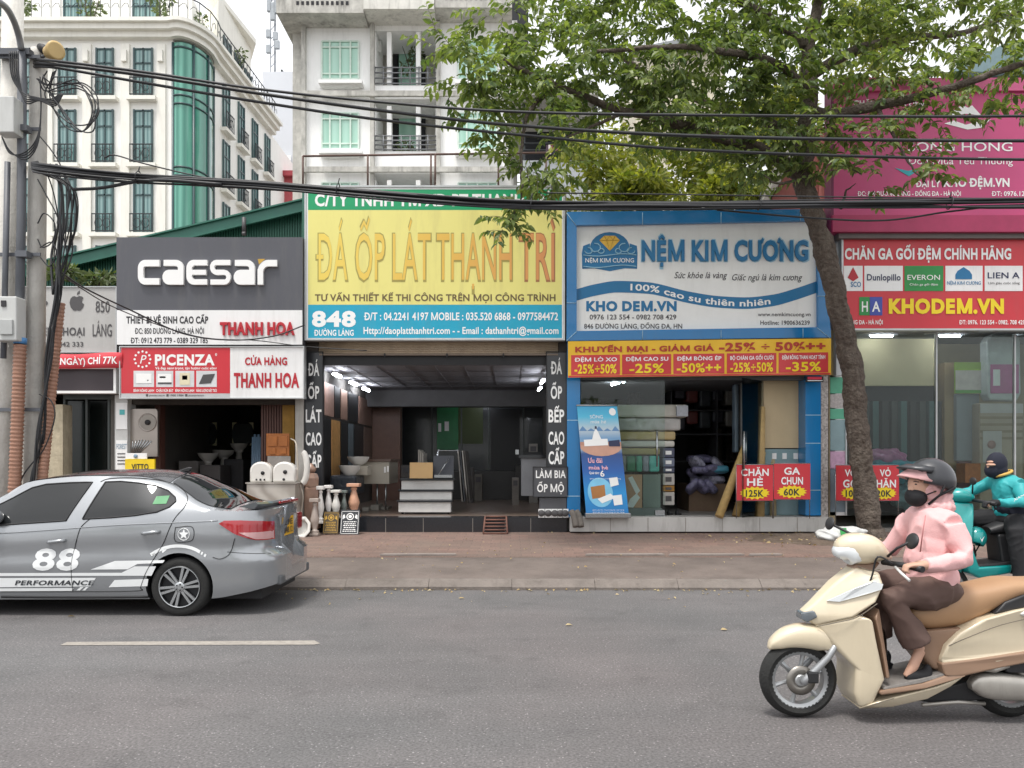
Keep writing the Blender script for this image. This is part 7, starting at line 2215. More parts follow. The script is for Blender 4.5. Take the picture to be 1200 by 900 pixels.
for i in range(N - 1):
 for j in range(N - 1):
  bm.faces.new([bm.verts[a] for a in (i * N + j, (i + 1) * N + j, (i + 1) * N + j + 1, i * N + j + 1)])
o = obj('soil', bm, pm('trodden_soil', '#5d5045', rough=1, var=.4, scale=7, dirt=.6, dirtcol='#84786a', bump=1, bscale=30), smooth=True); struct(o)
lv = Leaves(5)
for k in range(520):
 if k < 150: x, y = ctr.x + .2 + rnd.gauss(0, .7), ctr.y + rnd.gauss(0, .45)
 elif k < 380: x, y = rnd.uniform(-3.5, 8), 9.13 + rnd.gauss(0, .05) if rnd.random() < .8 else 9.05 - abs(rnd.gauss(0, .4))
 else: x, y = rnd.uniform(-3, 7), rnd.uniform(9.6, 13.9)
 z = .012 if y < 9.2 else pavez(max(y, 9.4)) + .03
 LL = rnd.uniform(.02, .055) if k >= 150 else rnd.uniform(.03, .08)
 lv.leaf((x, y, z), (rnd.gauss(0, 1), rnd.gauss(0, 1), .1), LL, LL * .6, .3)
for x, y in ((.5, 7.2), (-4.4, 7.6), (1.9, 7.0), (-.6, 8.6)):
 lv.leaf((x, y, .01), (1, .3, .02), .075, .035, .1)
o = lv.build('fallen_leaves', leaf_mat('dry_leaf', (.3, .2, .08), (.45, .36, .2), .1), None); o['kind'] = 'stuff'
t = thing('rubbish_sack', 'crumpled white printed sack lying left of the tree foot', 'sack', (X(984, 12.7), 12.7, .23))
bm = BM(); bmesh.ops.create_icosphere(bm, subdivisions=5, radius=1)
c = Vector((X(984, 12.7), 12.7, .31))
for v in bm.verts:
 n = v.co.normalized()
 k = 1 + .1 * math.sin(n.x * 6 + n.y * 4) * math.cos(n.z * 5 + n.x * 3) + .03 * math.sin(n.x * 14 + n.z * 9)
 v.co = c + Vector((n.x * .4, n.y * .24, max(n.z * .15, -.09) + .1 * max(0, n.x - .3))) * k
obj('sack', bm, pm('woven_sack', '#c7c8c6', rough=.5, var=.12, scale=10, dirt=.3, bump=.5, bscale=25), t, smooth=True)
bm = BM(); pbox(bm, 985, 619, 993, 627, 12.42, .004);
for v in bm.verts: v.co.y += (v.co.z - .38) * .5
obj('print', bm, pm('logo_green', '#23893f'), t)
for k in range(7):
 c = Vector((-21 + k * 7 + rnd.uniform(-2, 2), -30 + rnd.uniform(-3, 3), 4.3 + rnd.uniform(-.6, 1.2)))
 t = thing('riverside_tree', 'round green tree on the far side of the road, %s in the row' % ['first', 'second', 'third', 'fourth', 'fifth', 'sixth', 'seventh'][k], 'tree', (c.x, c.y, 0), 'trees across the road')
 bm = BM(); tube(bm, [(c.x, c.y, -.05), (c.x + .1, c.y, 2), (c.x, c.y, c.z)], [.2, .16, .08], 8); obj('trunk', bm, M_BARK, t)
 lv = Leaves(90 + k)
 for j in range(22): lv.clump(c + Vector((rnd.gauss(0, 1.1), rnd.gauss(0, .9), rnd.gauss(0, .9))), (.9, .9, .7), 60, .45, True, .2, .5)
 lv.build('crown', M_LEAF_TREE, t)
# ================================================================ the grey saloon
CX, CY0 = X(211, 7.66), 8.46                       # rear axle x, centre line y
car = thing('parked_car', 'grey saloon with white racing decals and number 88 by the kerb', 'car', (CX - 1.2, CY0, 0))
RAIL = [(-3.4, .55), (-2.9, .78), (-2.4, .92), (-2.05, 1.1), (-1.63, 1.34), (-1.0, 1.392), (-.53, 1.378), (-.2, 1.305), (0, 1.19), (.14, 1.105), (.3, 1.06), (.6, 1.045), (.95, 1.05)]
TOP = [(-3.4, .6), (-3.25, .74), (-2.9, .88), (-2.4, .99), (-2.2, 1.09), (-1.65, 1.37), (-1.14, 1.448), (-.6, 1.455), (-.24, 1.42), (.1, 1.29), (.5, 1.11), (.62, 1.09), (.8, 1.09), (.95, 1.08)]
BELT = [(-3.4, .5), (-2.4, .9), (-1.8, .915), (-.25, 1.03), (.2, 1.035), (.95, 1.0)]
UEND = [(.2, .93), (.3, .95), (.58, .955), (.64, .86), (.7, .84), (1.0, .83), (1.06, .86), (1.1, .85)]
def plan(u):
 if u > .15: return .835 * max(0, 1 - ((u - .15) / .8) ** 4.6) ** (1 / 3.6)
 if u < -2.5: return .835 * max(0, 1 - ((-2.5 - u) / .9) ** 3) ** (1 / 2.6)
 return .835
def zbot(u): return spline_table([(-3.4, .3), (-3, .2), (-2, .165), (.3, .175), (.6, .22), (.95, .3)], u)
def wid(u, z):
 ze = spline_table(RAIL, u); zb_ = min(spline_table(BELT, u), ze - .02)
 if z <= zb_:
  t = (z - .17) / (zb_ - .17)
  f = lerp_table([(-1, .9), (0, .945), (.12, .975), (.42, 1.0), (.62, .985), (.72, .998), (.9, .985), (1, .955)], t)
  return plan(u) * f
 s = (z - zb_) / max(.3, ze - zb_)
 return plan(u) * (.955 - .3 * s ** 1.15)
def cpt(u, y, z):                                    # rear end set in above the bumper
 uu = u if u < .15 else .15 + (u - .15) * (lerp_table(UEND, z) - .15) / .8
 return Vector((CX + uu, CY0 + y, z))
def side(u, z, o=0.0): return cpt(u, -wid(u, z) - o, z)
us = [-3.4 + .09 * k for k in range(39)] + [.1, .18, .26, .34, .42, .5, .58, .65, .71, .77, .82, .86, .89, .915, .935, .948]
bm = BM(); rings = []
for u in us:
 ze, zt_, z0 = spline_table(RAIL, u), spline_table(TOP, u), zbot(u)
 half = [(0, z0), (.5 * wid(u, z0), z0)] + [(wid(u, z0 + (ze - z0) * k / 22), z0 + (ze - z0) * k / 22) for k in range(23)]
 we = wid(u, ze)
 for k in range(1, 9):
  t = k / 8
  half.append((we * (1 - t), ze + (zt_ - ze) * math.sin(t * math.pi / 2) ** .9))
 ring = [bm.verts.new(cpt(u, -y, z)) for y, z in half] + [bm.verts.new(cpt(u, y, z)) for y, z in half[-2:0:-1]]
 rings.append(ring)
for A, B in zip(rings, rings[1:]):
 n = len(A)
 for k in range(n):
  bm.faces.new((A[k], A[(k + 1) % n], B[(k + 1) % n], B[k])).smooth = True
bm.faces.new(rings[0]); bm.faces.new(rings[-1])
m_car = pm('car_grey_metallic', '#989b9e', rough=.24, metal=.5, var=.03, coat=1.0, dirt=.08, dirtcol='#77716a')
m_roofb = pm('car_black_roof', '#1c1b1e', rough=.25, coat=.5)
m_tint = pm('car_glass', '#0b0e0f', rough=.02, var=0, spec=.6)
m_tyre = pm('tyre', '#232322', rough=.85, var=.12, scale=20, bump=.3)
body = obj('body', bm, [m_car, m_blackm], car, smooth=True)
cut = BM()
for du in (0, -2.55):
 lathe(cut, [(.335, -1), (.335, -.52)], (CX + du, CY0, .3), axis='Y', seg=40); lathe(cut, [(.335, .52), (.335, 1)], (CX + du, CY0, .3), axis='Y', seg=40)
co_ = obj('cutter', cut, m_blackm)
md = body.modifiers.new('arch', 'BOOLEAN'); md.object = co_; md.solver = 'EXACT'; md.material_mode = 'TRANSFER'
dg = bpy.context.evaluated_depsgraph_get()
me = bpy.data.meshes.new_from_object(body.evaluated_get(dg)); body.modifiers.clear(); body.data = me
me.polygons.foreach_set('use_smooth', [True] * len(me.polygons)); me.set_sharp_from_angle(angle=R(42))
bpy.data.objects.remove(co_)
zq = lambda a, b, Y=7.64: (X(a / 3.158, Y) - CX, Z(520 + b / 3.158, Y))
def panel(name, polys, off, mat, parent=car, step=.05, Y=7.64, raw=False, f=side):
 """outline in the side view laid on the body surface, finely divided so that it follows the curve"""
 bm = BM()
 for pl in polys:
  p = pl if raw else [zq(*q, Y) for q in pl]
  n = len(p); V = []
  for i in range(n):
   a, b = Vector(p[i]), Vector(p[(i + 1) % n]); k = max(1, int((b - a).length / step))
   V += [a.lerp(b, j / k) for j in range(k)]
  nb = len(V); x0, x1, y0, y1 = min(v.x for v in V), max(v.x for v in V), min(v.y for v in V), max(v.y for v in V)
  gx = x0 + step / 2
  while gx < x1:
   gy = y0 + step / 2
   while gy < y1: V.append(Vector((gx, gy))); gy += step
   gx += step
  r = delaunay_2d_cdt(V, [], [list(range(nb))], 1, 1e-5)
  bv = [bm.verts.new(f(v.x, v.y, off)) for v in r[0]]
  for t in r[2]: bm.faces.new([bv[i] for i in t]).smooth = True
  for v in [v for v in bm.verts if not v.link_faces]: bm.verts.remove(v)
 return obj(name, bm, mat, parent)
def seam(pts, r=.0045, mat=m_blackm, name='seam', raw=False):
 p = catmull([Vector((*(q if raw else zq(*q)), 0)) for q in pts], 6)
 bm = BM(); tube(bm, [side(q.x, q.y, .001) for q in p], r, 5); return obj(name, bm, mat, body)
fw = [(-260, 300), (0, 299), (270, 281), (324, 143), (240, 145), (150, 151), (100, 164), (40, 200), (-60, 252)]
rw = [(331, 275), (373, 142), (430, 140), (500, 146), (560, 156), (612, 173), (650, 198), (657, 212), (640, 232), (600, 249), (520, 262), (430, 270)]
panel('window', [fw], .004, m_tint, Y=7.78); w2 = panel('window', [rw], .004, m_tint, Y=7.78)
panel('sticker', [[(583, 194), (631, 191), (629, 220), (579, 222)]], .008, pm('green_sticker', '#2f8048', rough=.4), w2, Y=7.8)
def outline(pl, r, mat, name):
 p = [zq(*q, 7.78) for q in pl]; V = []
 for a, b in zip(p, p[1:] + p[:1]):
  k = max(2, int((Vector(b) - Vector(a)).length / .05)); V += [Vector(a).lerp(Vector(b), j / k) for j in range(k)]
 bm = BM(); tube(bm, [side(q.x, q.y, .003) for q in V + V[:1]], r, 5); return obj(name, bm, mat, body)
outline(fw, .009, m_blackm, 'window_seal'); outline(rw, .009, m_blackm, 'window_seal')
seam([(331, 277), (300, 310), (285, 360), (270, 420), (266, 480), (268, 545)]); seam([(326, 143), (352, 132), (420, 128), (520, 134), (600, 152), (655, 180), (676, 208), (672, 240), (650, 270), (630, 310), (610, 360), (575, 420), (540, 480), (520, 530), (505, 545), (268, 548), (0, 548)])
seam([(0, 332), (200, 318), (420, 302), (640, 292), (820, 285)], .006, m_car, 'crease')
seam([(893, 350), (870, 400), (820, 425), (790, 420)]); seam([(0, 568), (300, 570), (545, 568)], .012, m_blackm, 'sill_line')
def topz(u, fy):
 ze, zt_ = spline_table(RAIL, u), spline_table(TOP, u); we = wid(u, ze)
 return cpt(u, -we * fy, ze + (zt_ - ze) * math.sin((1 - abs(fy)) * math.pi / 2) ** .9)
def toppanel(name, u0, u1, f0, f1, mat, off=.005, n=14):
 bm = BM(); g = []
 for i in range(n + 1):
  u = u0 + (u1 - u0) * i / n; f = f0 + (f1 - f0) * i / n
  g.append([bm.verts.new(topz(u, -f + 2 * f * j / 12) + Vector((off * .5, 0, off))) for j in range(13)])
 for i in range(n):
  for j in range(12): bm.faces.new((g[i][j], g[i][j + 1], g[i + 1][j + 1], g[i + 1][j])).smooth = True
 return obj(name, bm, mat, car)
toppanel('roof_panel', -1.6, -.22, .93, .95, m_roofb); toppanel('rear_window', -.2, .5, .92, .88, m_tint, .008); toppanel('windscreen', -2.22, -1.62, .95, .93, m_tint, .006)
bm = BM(); c = topz(-.3, 0); prism(bm, [(c.x - .1, c.z), (c.x + .06, c.z), (c.x + .09, c.z + .045), (c.x + .05, c.z + .05)], CY0 - .02, CY0 + .02); obj('antenna_fin', bm, m_roofb, car, bevel=.008)
bm = BM(); g = []
for i in range(17):
 y = -.68 + 1.36 * i / 16; k = 1 - (y / .7) ** 4 * .12
 g.append([bm.verts.new((CX + .60 * k, CY0 + y, 1.085)), bm.verts.new((CX + .80 * k, CY0 + y, 1.13)), bm.verts.new((CX + .83 * k, CY0 + y, 1.11)), bm.verts.new((CX + .78 * k, CY0 + y, 1.06))])
for A, B in zip(g, g[1:]):
 for k in range(4): bm.faces.new((A[k], A[(k + 1) % 4], B[(k + 1) % 4], B[k]))
bm.faces.new(g[0]); bm.faces.new(g[-1][::-1])
obj('spoiler', bm, pm('spoiler_grey', '#5d6164', rough=.3, metal=.5, coat=1), car, smooth='auto')
bm = BM(); box(bm, CX + .822, CX + .845, CY0 - .28, CY0 + .4, 1.092, 1.118); obj('brake_lamp', bm, pm('lamp_red', '#a01420', rough=.15, coat=1), car, bevel=.006)
lamp = [(848, 300), (880, 284), (935, 283), (985, 292), (1004, 326), (1004, 363), (935, 356), (880, 332)]
def sideU(u, z, o=0.0): return side(min(u, .938), z, o)
lp = [(.44, .925), (.5, .955), (.68, .955), (.86, .94), (.937, .92), (.937, .735), (.82, .75), (.62, .82)]
tl = panel('tail_lamp', [lp], .012, pm('lamp_red', '#a01420', rough=.15, coat=1), raw=True, step=.025, f=sideU)
panel('reflector', [[(.66, .835), (.935, .825), (.935, .745), (.82, .76)]], .016, pm('lamp_clear', '#c99a9a', rough=.15, coat=1), tl, raw=True, step=.025, f=sideU)
bm = BM(); box(bm, CX + .71, CX + .8, CY0 + .5, CY0 + .74, .75, .945); obj('tail_lamp', bm, pm('lamp_red', '#a01420'), car, bevel=.02)
bm = BM(); xr = CX + .835
box(bm, xr, xr + .012, CY0 - .2, CY0 + .2, .74, .94, 0); pl = obj('number_plate', bm, pm('plate_yellow', '#d8a613', rough=.4), car)
for s, z0 in (('29E', .85), ('848.12', .765)):
 bmx = BM(); write(bmx, s, lambda u, v: Vector((xr + .016, CY0 - .15 + .3 * u, z0 + .065 * v)), .02); obj('lettering', bmx, m_ink, pl, fix=False)
bm = BM(); box(bm, xr - .01, xr + .015, CY0 - .33, CY0 + .33, .955, .985); obj('boot_trim', bm, m_car, car, bevel=.006)
bm = BM()
for a in (90, 210, 330):
 c = Vector((math.cos(R(a)), math.sin(R(a)))) * .035; e = Vector((-c.y, c.x)) * .55
 q = [Vector((0, 0)), c * .5 + e * .5, c * 1.0, c * .5 - e * .5]
 bm.faces.new([bm.verts.new((xr + .012, CY0 + p.x, 1.015 + p.y)) for p in q])
obj('emblem', bm, m_steel, car, fix=False)
panel('bumper_seam', [[(.52, .64), (.93, .60), (.93, .606), (.52, .647)]], .002, m_blackm, body, raw=True, f=sideU)
bm = BM(); box(bm, CX + .86, CX + .935, CY0 - .55, CY0 + .55, .27, .37); obj('diffuser', bm, pm('bumper_dark', '#5a5c5e'), car, bevel=.02)
for zx, zy in ((530, 332), (182, 364)):
 bm = BM(); a, b = zq(zx, zy), zq(zx + 62, zy - 6)
 tube(bm, [side(a[0], a[1], .004), side(a[0] + .03, a[1] + .004, .03), side(b[0] - .03, b[1], .032), side(b[0], b[1], .004)], .018, 8); obj('door_handle', bm, m_car, car)
seam([(650, 310), (712, 308), (713, 356), (652, 361), (650, 310)], .004)
bm = BM(); c = side(-1.83, .99, .08); bmesh.ops.create_uvsphere(bm, u_segments=16, v_segments=10, radius=1, matrix=Matrix.Translation(c) @ Matrix.Diagonal((.07, .11, .075, 1))); tube(bm, [c, side(-1.85, .93)], .02, 6); obj('wing_mirror', bm, m_car, car, smooth=True)
decals = [[(338, 465), (428, 433), (612, 430), (606, 440), (512, 444), (474, 464)], [(0, 478), (452, 477), (500, 453), (580, 453), (562, 488), (0, 489)],
   [(-120, 497), (356, 496), (336, 528), (-120, 532)], [(-120, 536), (272, 534), (264, 545), (-120, 547)], [(402, 531), (425, 504), (550, 500), (545, 527)], [(282, 543), (298, 530), (310, 530), (294, 543)], [(304, 543), (318, 530), (328, 530), (314, 543)]]
m_dec = pm('decal_white', '#e4e6e6', rough=.3, coat=.6, var=.02)
panel('decal', decals, .003, m_dec, body, step=.12)
def cl_(s, x0, y0, x1, y1, m, b, sh=0, o=.007):
 bmx = BM(); write(bmx, s, lambda u, v: side(*zq(x0 + (x1 - x0) * u, y1 + (y0 - y1) * v), o), b, shear=sh); obj('lettering', bmx, m, body, fix=False)
cl_('PERFORMANCE', 56, 505, 344, 523, pm('decal_ink', '#35383c', rough=.4), .03, .25)
cl_('88', 120, 386, 290, 465, m_dec, .03, .12, .004)
arc_ = lambda a, r: (660 + r * math.cos(a) * 1.0, 548 + r * math.sin(a))
sg = []
for a0, a1 in ((-2.2, -1.05), (-1.02, -.98), (-.94, -.9)):
 n = 10; sg.append([arc_(a0 + (a1 - a0) * k / n, 176) for k in range(n + 1)] + [arc_(a1 + (a0 - a1) * k / n, 164) for k in range(n + 1)])
sg.append([(600, 398), (612, 386), (618, 392), (604, 404)]); sg.append([(562, 410), (576, 402), (574, 413)])
panel('decal', sg, .003, m_dec, body)
st = [(682 + (19 if k % 2 == 0 else 8) * math.sin(k * math.pi / 5), 335 - (21 if k % 2 == 0 else 9) * math.cos(k * math.pi / 5)) for k in range(10)]
panel('decal', [st], .003, m_dec, body, step=.1)
bm = BM(); tube(bm, [side(*zq(682 + 21 * math.sin(k * .33), 335 - 22 * math.cos(k * .33)), .003) for k in range(20)], .004, 4); obj('decal_ring', bm, m_dec, body)
def alloy(parent, c, s):
 w = BM(); r = .293
 lathe(w, [(.2, .1), (.26, .1), (r - .008, .085), (r, .06), (r, -.06), (r - .008, -.085), (.262, -.1), (.215, -.1), (.2, -.09), (.2, .1)], c, axis='Y', seg=48, cap=False); ty = obj('wheel', w, m_tyre, parent, smooth='auto')
 w = BM(); lathe(w, [(.212, s * .102), (.205, s * .108), (.196, s * .1), (.19, s * .06), (.001, s * .05)], c, axis='Y', seg=40, cap=False); obj('rim_barrel', w, pm('rim_dark', '#2a2b2d', rough=.4, metal=.5), ty, smooth='auto')
 w = BM(); lathe(w, [(.209, s * .1035), (.203, s * .1095), (.196, s * .104)], c, axis='Y', seg=40, cap=False)
 for k in range(12):
  a = (k // 2) * math.pi / 3 + (.14 if k % 2 else -.14) + .2
  d = Vector((math.cos(a), 0, math.sin(a))); e = Vector((-d.z, 0, d.x)); base = Vector((math.cos((k // 2) * math.pi / 3 + .2), 0, math.sin((k // 2) * math.pi / 3 + .2)))
  A, B = c + base * .045 + e * (.012 if k % 2 else -.012), c + d * .2
  vv = [A + e * .011, A - e * .011, B - e * .013, B + e * .013]
  f_ = [w.verts.new(v + Vector((0, s * .1, 0))) for v in vv]; g_ = [w.verts.new(v + Vector((0, s * .075, 0))) for v in vv]
  w.faces.new(f_)
  for i in range(4): w.faces.new((f_[i], f_[(i + 1) % 4], g_[(i + 1) % 4], g_[i]))
 lathe(w, [(.055, s * .098), (.045, s * .104), (.02, s * .105), (.01, s * .105)], c, axis='Y', seg=16)
 obj('rim', w, pm('machined_alloy', '#b8bbbd', rough=.25, metal=.8), ty)
 w = BM();
 for k in range(5): lathe(w, [(.008, s * .106), (.008, s * .11), (.002, s * .11)], c + Vector((.03 * math.cos(k * 1.257), 0, .03 * math.sin(k * 1.257))), axis='Y', seg=8)
 obj('wheel_bolts', w, m_blackm, ty).name = 'wheel_bolt'
for du in (0, -2.55):
 for s in (-1, 1): alloy(car, Vector((CX + du, CY0 + s * .715, .292)), s)
bm = BM(); box(bm, CX - 3.1, CX + .75, CY0 - .6, CY0 + .6, .14, .24); obj('underbody', bm, m_blackm, car)
for s in (-1, 1):
 bm = BM(); c = cpt(-3.15, s * .55, .66); bmesh.ops.create_uvsphere(bm, u_segments=14, v_segments=8, radius=1, matrix=Matrix.Translation(c) @ Matrix.Diagonal((.18, .16, .07, 1))); obj('headlight', bm, pm('lamp_clear2', '#c8cccd', rough=.1, coat=1), car, smooth=True)
# ================================================================ scooters and riders
def frame2(Yc, ox, oy, sc):
 """zoomed photo coordinates on the upright plane at Yc -> (x, z)"""
 return lambda a, b: (X(ox + a / sc, Yc), Z(oy + b / sc, Yc))
def slab3(name, pts, mat, parent, Yc, q, bevel=.02, cy=0.0, seg=3, grow=1.0):
 """body panel: a side-view outline with its own half width at every corner, rounded edges"""
 bm = BM()
 P2 = [(*q(a, b), h) for a, b, h in pts]
 A = [bm.verts.new((x, Yc + cy - h * grow, z)) for x, z, h in P2]; B = [bm.verts.new((x, Yc + cy + h * grow, z)) for x, z, h in P2]
 tris = tessellate_polygon([[Vector((x, z, 0)) for x, z, h in P2]])
 for t in tris:
  bm.faces.new([A[i] for i in t]); bm.faces.new([B[i] for i in t][::-1])
 n = len(P2)
 for i in range(n): bm.faces.new((A[i], B[i], B[(i + 1) % n], A[(i + 1) % n]))
 bmesh.ops.dissolve_limit(bm, angle_limit=R(4), verts=bm.verts, edges=bm.edges)
 o = obj(name, bm, mat, parent, smooth=True)
 md = o.modifiers.new('bevel', 'BEVEL'); md.width = bevel; md.segments = seg; md.limit_method = 'ANGLE'; md.angle_limit = R(30)
 wn_ = o.modifiers.new('normals', 'WEIGHTED_NORMAL'); wn_.keep_sharp = False
 return o
def swp(name, pts, mat, parent, Yc, q, expo=2.3, seg=24, cy=0.0):
 """swept panel from zoomed coordinates: (x, y, half height in zoom px, half width in metres)"""
 path = []
 for p in pts:
  x, z = q(p[0], p[1]); x1, z1 = q(p[0], p[1] + p[2])
  path.append((x, z, abs(z - z1), p[3]))
 pp = catmull([Vector((*p[:2], 0)) for p in path], 4); aa = catmull([Vector((*p[2:], 0)) for p in path], 4)
 bm = BM(); sweep(bm, [(u.x, u.y, max(.003, v.x), max(.003, v.y)) for u, v in zip(pp, aa)], seg, expo=expo, cy=Yc + cy)
 return obj(name, bm, mat, parent, smooth='auto', angle=60)
def bike_wheel(parent, c, r, w, spokes, col):
 bm = BM(); rr = r - w * .66
 lathe(bm, [(rr, -w * .4), (rr + w * .3, -w * .55), (r - w * .3, -w * .5), (r - w * .05, -w * .25), (r, 0), (r - w * .05, w * .25), (r - w * .3, w * .5), (rr + w * .3, w * .55), (rr, w * .4), (rr, -w * .4)], c, axis='Y', seg=48, cap=False)
 wh_ = obj('wheel', bm, m_tyre, parent, smooth='auto', angle=50)
 bm = BM(); lathe(bm, [(rr + .004, -w * .42), (rr - .018, -w * .3), (rr - .022, 0), (rr - .018, w * .3), (rr + .004, w * .42), (rr + .004, -w * .42)], c, axis='Y', seg=40, cap=False)
 for k in range(spokes):
  a = k * 2 * math.pi / spokes + .3
  d = Vector((math.cos(a), 0, math.sin(a))); d2 = Vector((math.cos(a + .12), 0, math.sin(a + .12)))
  tube(bm, [c + d2 * .03, c + d * rr * .55, c + d * (rr - .01)], [.02, .012, .017], 8)
 lathe(bm, [(.03, -.06), (.045, -.045), (.045, .045), (.03, .06)], c, axis='Y', seg=16)
 obj('rim', bm, pm('cast_alloy', '#a9abac', rough=.35, metal=.6), wh_, smooth='auto')
 bm = BM(); lathe(bm, [(.03, -.05), (.088, -.05), (.088, -.054), (.03, -.054), (.03, -.05)], c, axis='Y', seg=30, cap=False); obj('brake_disc', bm, pm('disc_steel', '#8a8680', rough=.35, metal=.8), wh_)
 return wh_
def blob(name, prims, mat, parent, vox=.012, smooth=6, wrinkle=0, wscale=.12):
 """overlapping limbs and masses fused into one continuous skin"""
 bm = BM()
 for p in prims:
  if p[0] == 't': tube(bm, p[1], p[2], 14)
  else:
   m = Matrix.Translation(p[1]) @ (p[3] if len(p) > 3 else Matrix.Identity(4)) @ Matrix.Diagonal((*p[2], 1))
   bmesh.ops.create_uvsphere(bm, u_segments=20, v_segments=14, radius=1, matrix=m)
 o = obj(name, bm, mat, parent, smooth=True)
 md = o.modifiers.new('skin', 'REMESH'); md.mode = 'VOXEL'; md.voxel_size = vox; md.use_smooth_shade = True
 md = o.modifiers.new('soft', 'SMOOTH'); md.iterations = smooth; md.factor = .5
 if wrinkle:
  tx = bpy.data.textures.new(name + '_folds', 'MUSGRAVE'); tx.musgrave_type = 'RIDGED_MULTIFRACTAL'; tx.noise_scale = wscale; tx.octaves = 3
  md = o.modifiers.new('folds', 'DISPLACE'); md.texture = tx; md.strength = wrinkle; md.mid_level = .5; md.texture_coords = 'GLOBAL'
 return o
def hand(prims, w, dirx, grip_dir, s=1.0, side=-1):
 """palm, four fingers of different lengths curled round a bar along y, and a thumb from the side of the palm"""
 w = Vector(w); u = Vector(dirx).normalized()
 pc = w + u * .05 * s
 prims.append(('e', pc, (.045 * s, .038 * s, .022 * s)))
 prims.append(('t', [w - u * .02, pc], [.027 * s, .03 * s]))
 for k, L in enumerate((.07, .078, .072, .056)):
  b = pc + u * .035 * s + Vector((0, (-.03 + .02 * k) * s, .006))
  prims.append(('t', [b - u * .02, b + u * L * .45 * s + Vector((0, 0, -.008)), b + u * L * .6 * s + Vector((0, 0, -.034 * s)), b + u * L * .25 * s + Vector((0, 0, -.05 * s))], [.0098 * s, .009 * s, .0085 * s, .007 * s]))
 t0 = pc + Vector((0, side * .03 * s, 0))
 prims.append(('t', [t0 - u * .015, t0 + u * .03 * s + Vector((0, side * .012, -.018 * s)), t0 + u * .045 * s + Vector((0, side * .002, -.04 * s))], [.013 * s, .0105 * s, .008 * s]))
def helmetmesh(c, r, tilt=0, cut=-.25):
 bm = BM(); bmesh.ops.create_uvsphere(bm, u_segments=36, v_segments=24, radius=1)
 M_ = Matrix.Translation(c) @ Matrix.Rotation(tilt, 4, 'Y') @ Matrix.Diagonal((*r, 1))
 bmesh.ops.delete(bm, geom=[v for v in bm.verts if v.co.z < cut - .22 * v.co.x * (1 if v.co.x > 0 else .3)], context='VERTS')
 for v in bm.verts: v.co = M_ @ v.co
 return bm
# ---------------------------------------------------------------- cream scooter
SY = 4.66
q1 = frame2(SY, 870, 500, 2.5)
v1 = lambda a, b, y=0.0: Vector((q1(a, b)[0], SY + y, q1(a, b)[1]))
sc1 = thing('motor_scooter', 'cream and tan scooter ridden past in the right foreground', 'scooter', (X(1060, SY), SY, 0))
m_cream = pm('cream_paint', '#d0c3a9', rough=.28, var=.04, coat=.8, dirt=.25, dirtcol='#a8967a')
m_tan = pm('tan_plastic', '#8f7460', rough=.4, var=.05)
m_seat = pm('tan_seat', '#a3805f', rough=.5, var=.06)
m_plas = pm('black_plastic', '#262628', rough=.5)
m_lens = pm('clear_lens', '#dfe3e4', rough=.08, var=0, coat=1)
wc = v1(162, 757); wc.z = .232
bike_wheel(sc1, wc, .232, .1, 6, 0)
bike_wheel(sc1, Vector((wc.x + 1.275, SY, .23)), .23, .105, 5, 0)
for s in (-1, 1):
 bm = BM(); tube(bm, [v1(282, 590, s * .075), v1(238, 665, s * .075), (wc.x + .03, SY + s * .075, wc.z + .02), (wc.x, SY + s * .075, wc.z - .012)], [.018, .02, .024, .022], 12); obj('fork', bm, pm('fork_grey', '#9fa1a3', rough=.4, metal=.5), sc1)
bm = BM(); c = wc + Vector((.055, -.085, .03)); box(bm, c.x - .03, c.x + .035, c.y - .02, c.y + .02, c.z - .035, c.z + .035); obj('brake_caliper', bm, m_plas, sc1, bevel=.01)
swp('front_fender', [(76, 650, 3, .02), (95, 634, 18, .055), (135, 616, 30, .075), (185, 612, 36, .082), (228, 622, 34, .082), (252, 640, 18, .075), (258, 652, 4, .06)], m_cream, sc1, SY, q1, 3)
slab3('leg_shield', [(200, 575, .05), (255, 640, .1), (303, 690, .15), (298, 760, .15), (315, 806, .14), (350, 790, .16), (374, 715, .2), (352, 612, .2), (340, 545, .2), (300, 540, .16)], m_cream, sc1, SY, q1, .03)
slab3('front_apron', [(318, 408, .06), (262, 452, .06), (200, 515, .05), (170, 540, .04), (168, 556, .04), (205, 577, .06), (295, 543, .16), (352, 500, .18), (376, 452, .17), (380, 420, .1)], m_cream, sc1, SY, q1, .028)
bm = BM()
for s in (-1, 1):
 flat(bm, [[(232, 503), (300, 462), (350, 440), (370, 447), (366, 462), (330, 476), (262, 503)]], lambda a, b: v1(a, b, s * (lerp_table([(230, .075), (300, .142), (372, .182)], a))))
obj('light_strip', bm, m_lens, sc1, solid=.014)
slab3('turn_lamp', [(166, 541, .05), (164, 560, .05), (178, 570, .062), (206, 550, .085), (198, 532, .072)], pm('smoked_lens', '#5b6166', rough=.12, coat=1), sc1, SY, q1, .01)
swp('headlight_cowl', [(290, 378, 22, .05), (305, 362, 42, .09), (335, 356, 46, .115), (370, 360, 42, .12), (400, 372, 24, .1), (424, 382, 8, .06)], m_cream, sc1, SY, q1, 2.5)
swp('headlight', [(281, 384, 12, .045), (290, 372, 30, .078), (312, 366, 38, .1), (340, 372, 28, .1)], m_lens, sc1, SY, q1, 2.6)
slab3('inner_shield', [(352, 545, .17), (365, 610, .18), (380, 715, .19), (392, 715, .17), (380, 600, .15), (372, 520, .13)], m_tan, sc1, SY, q1, .02)
slab3('steering_neck', [(318, 400, .05), (308, 430, .07), (360, 430, .07), (395, 395, .05)], m_tan, sc1, SY, q1, .01)
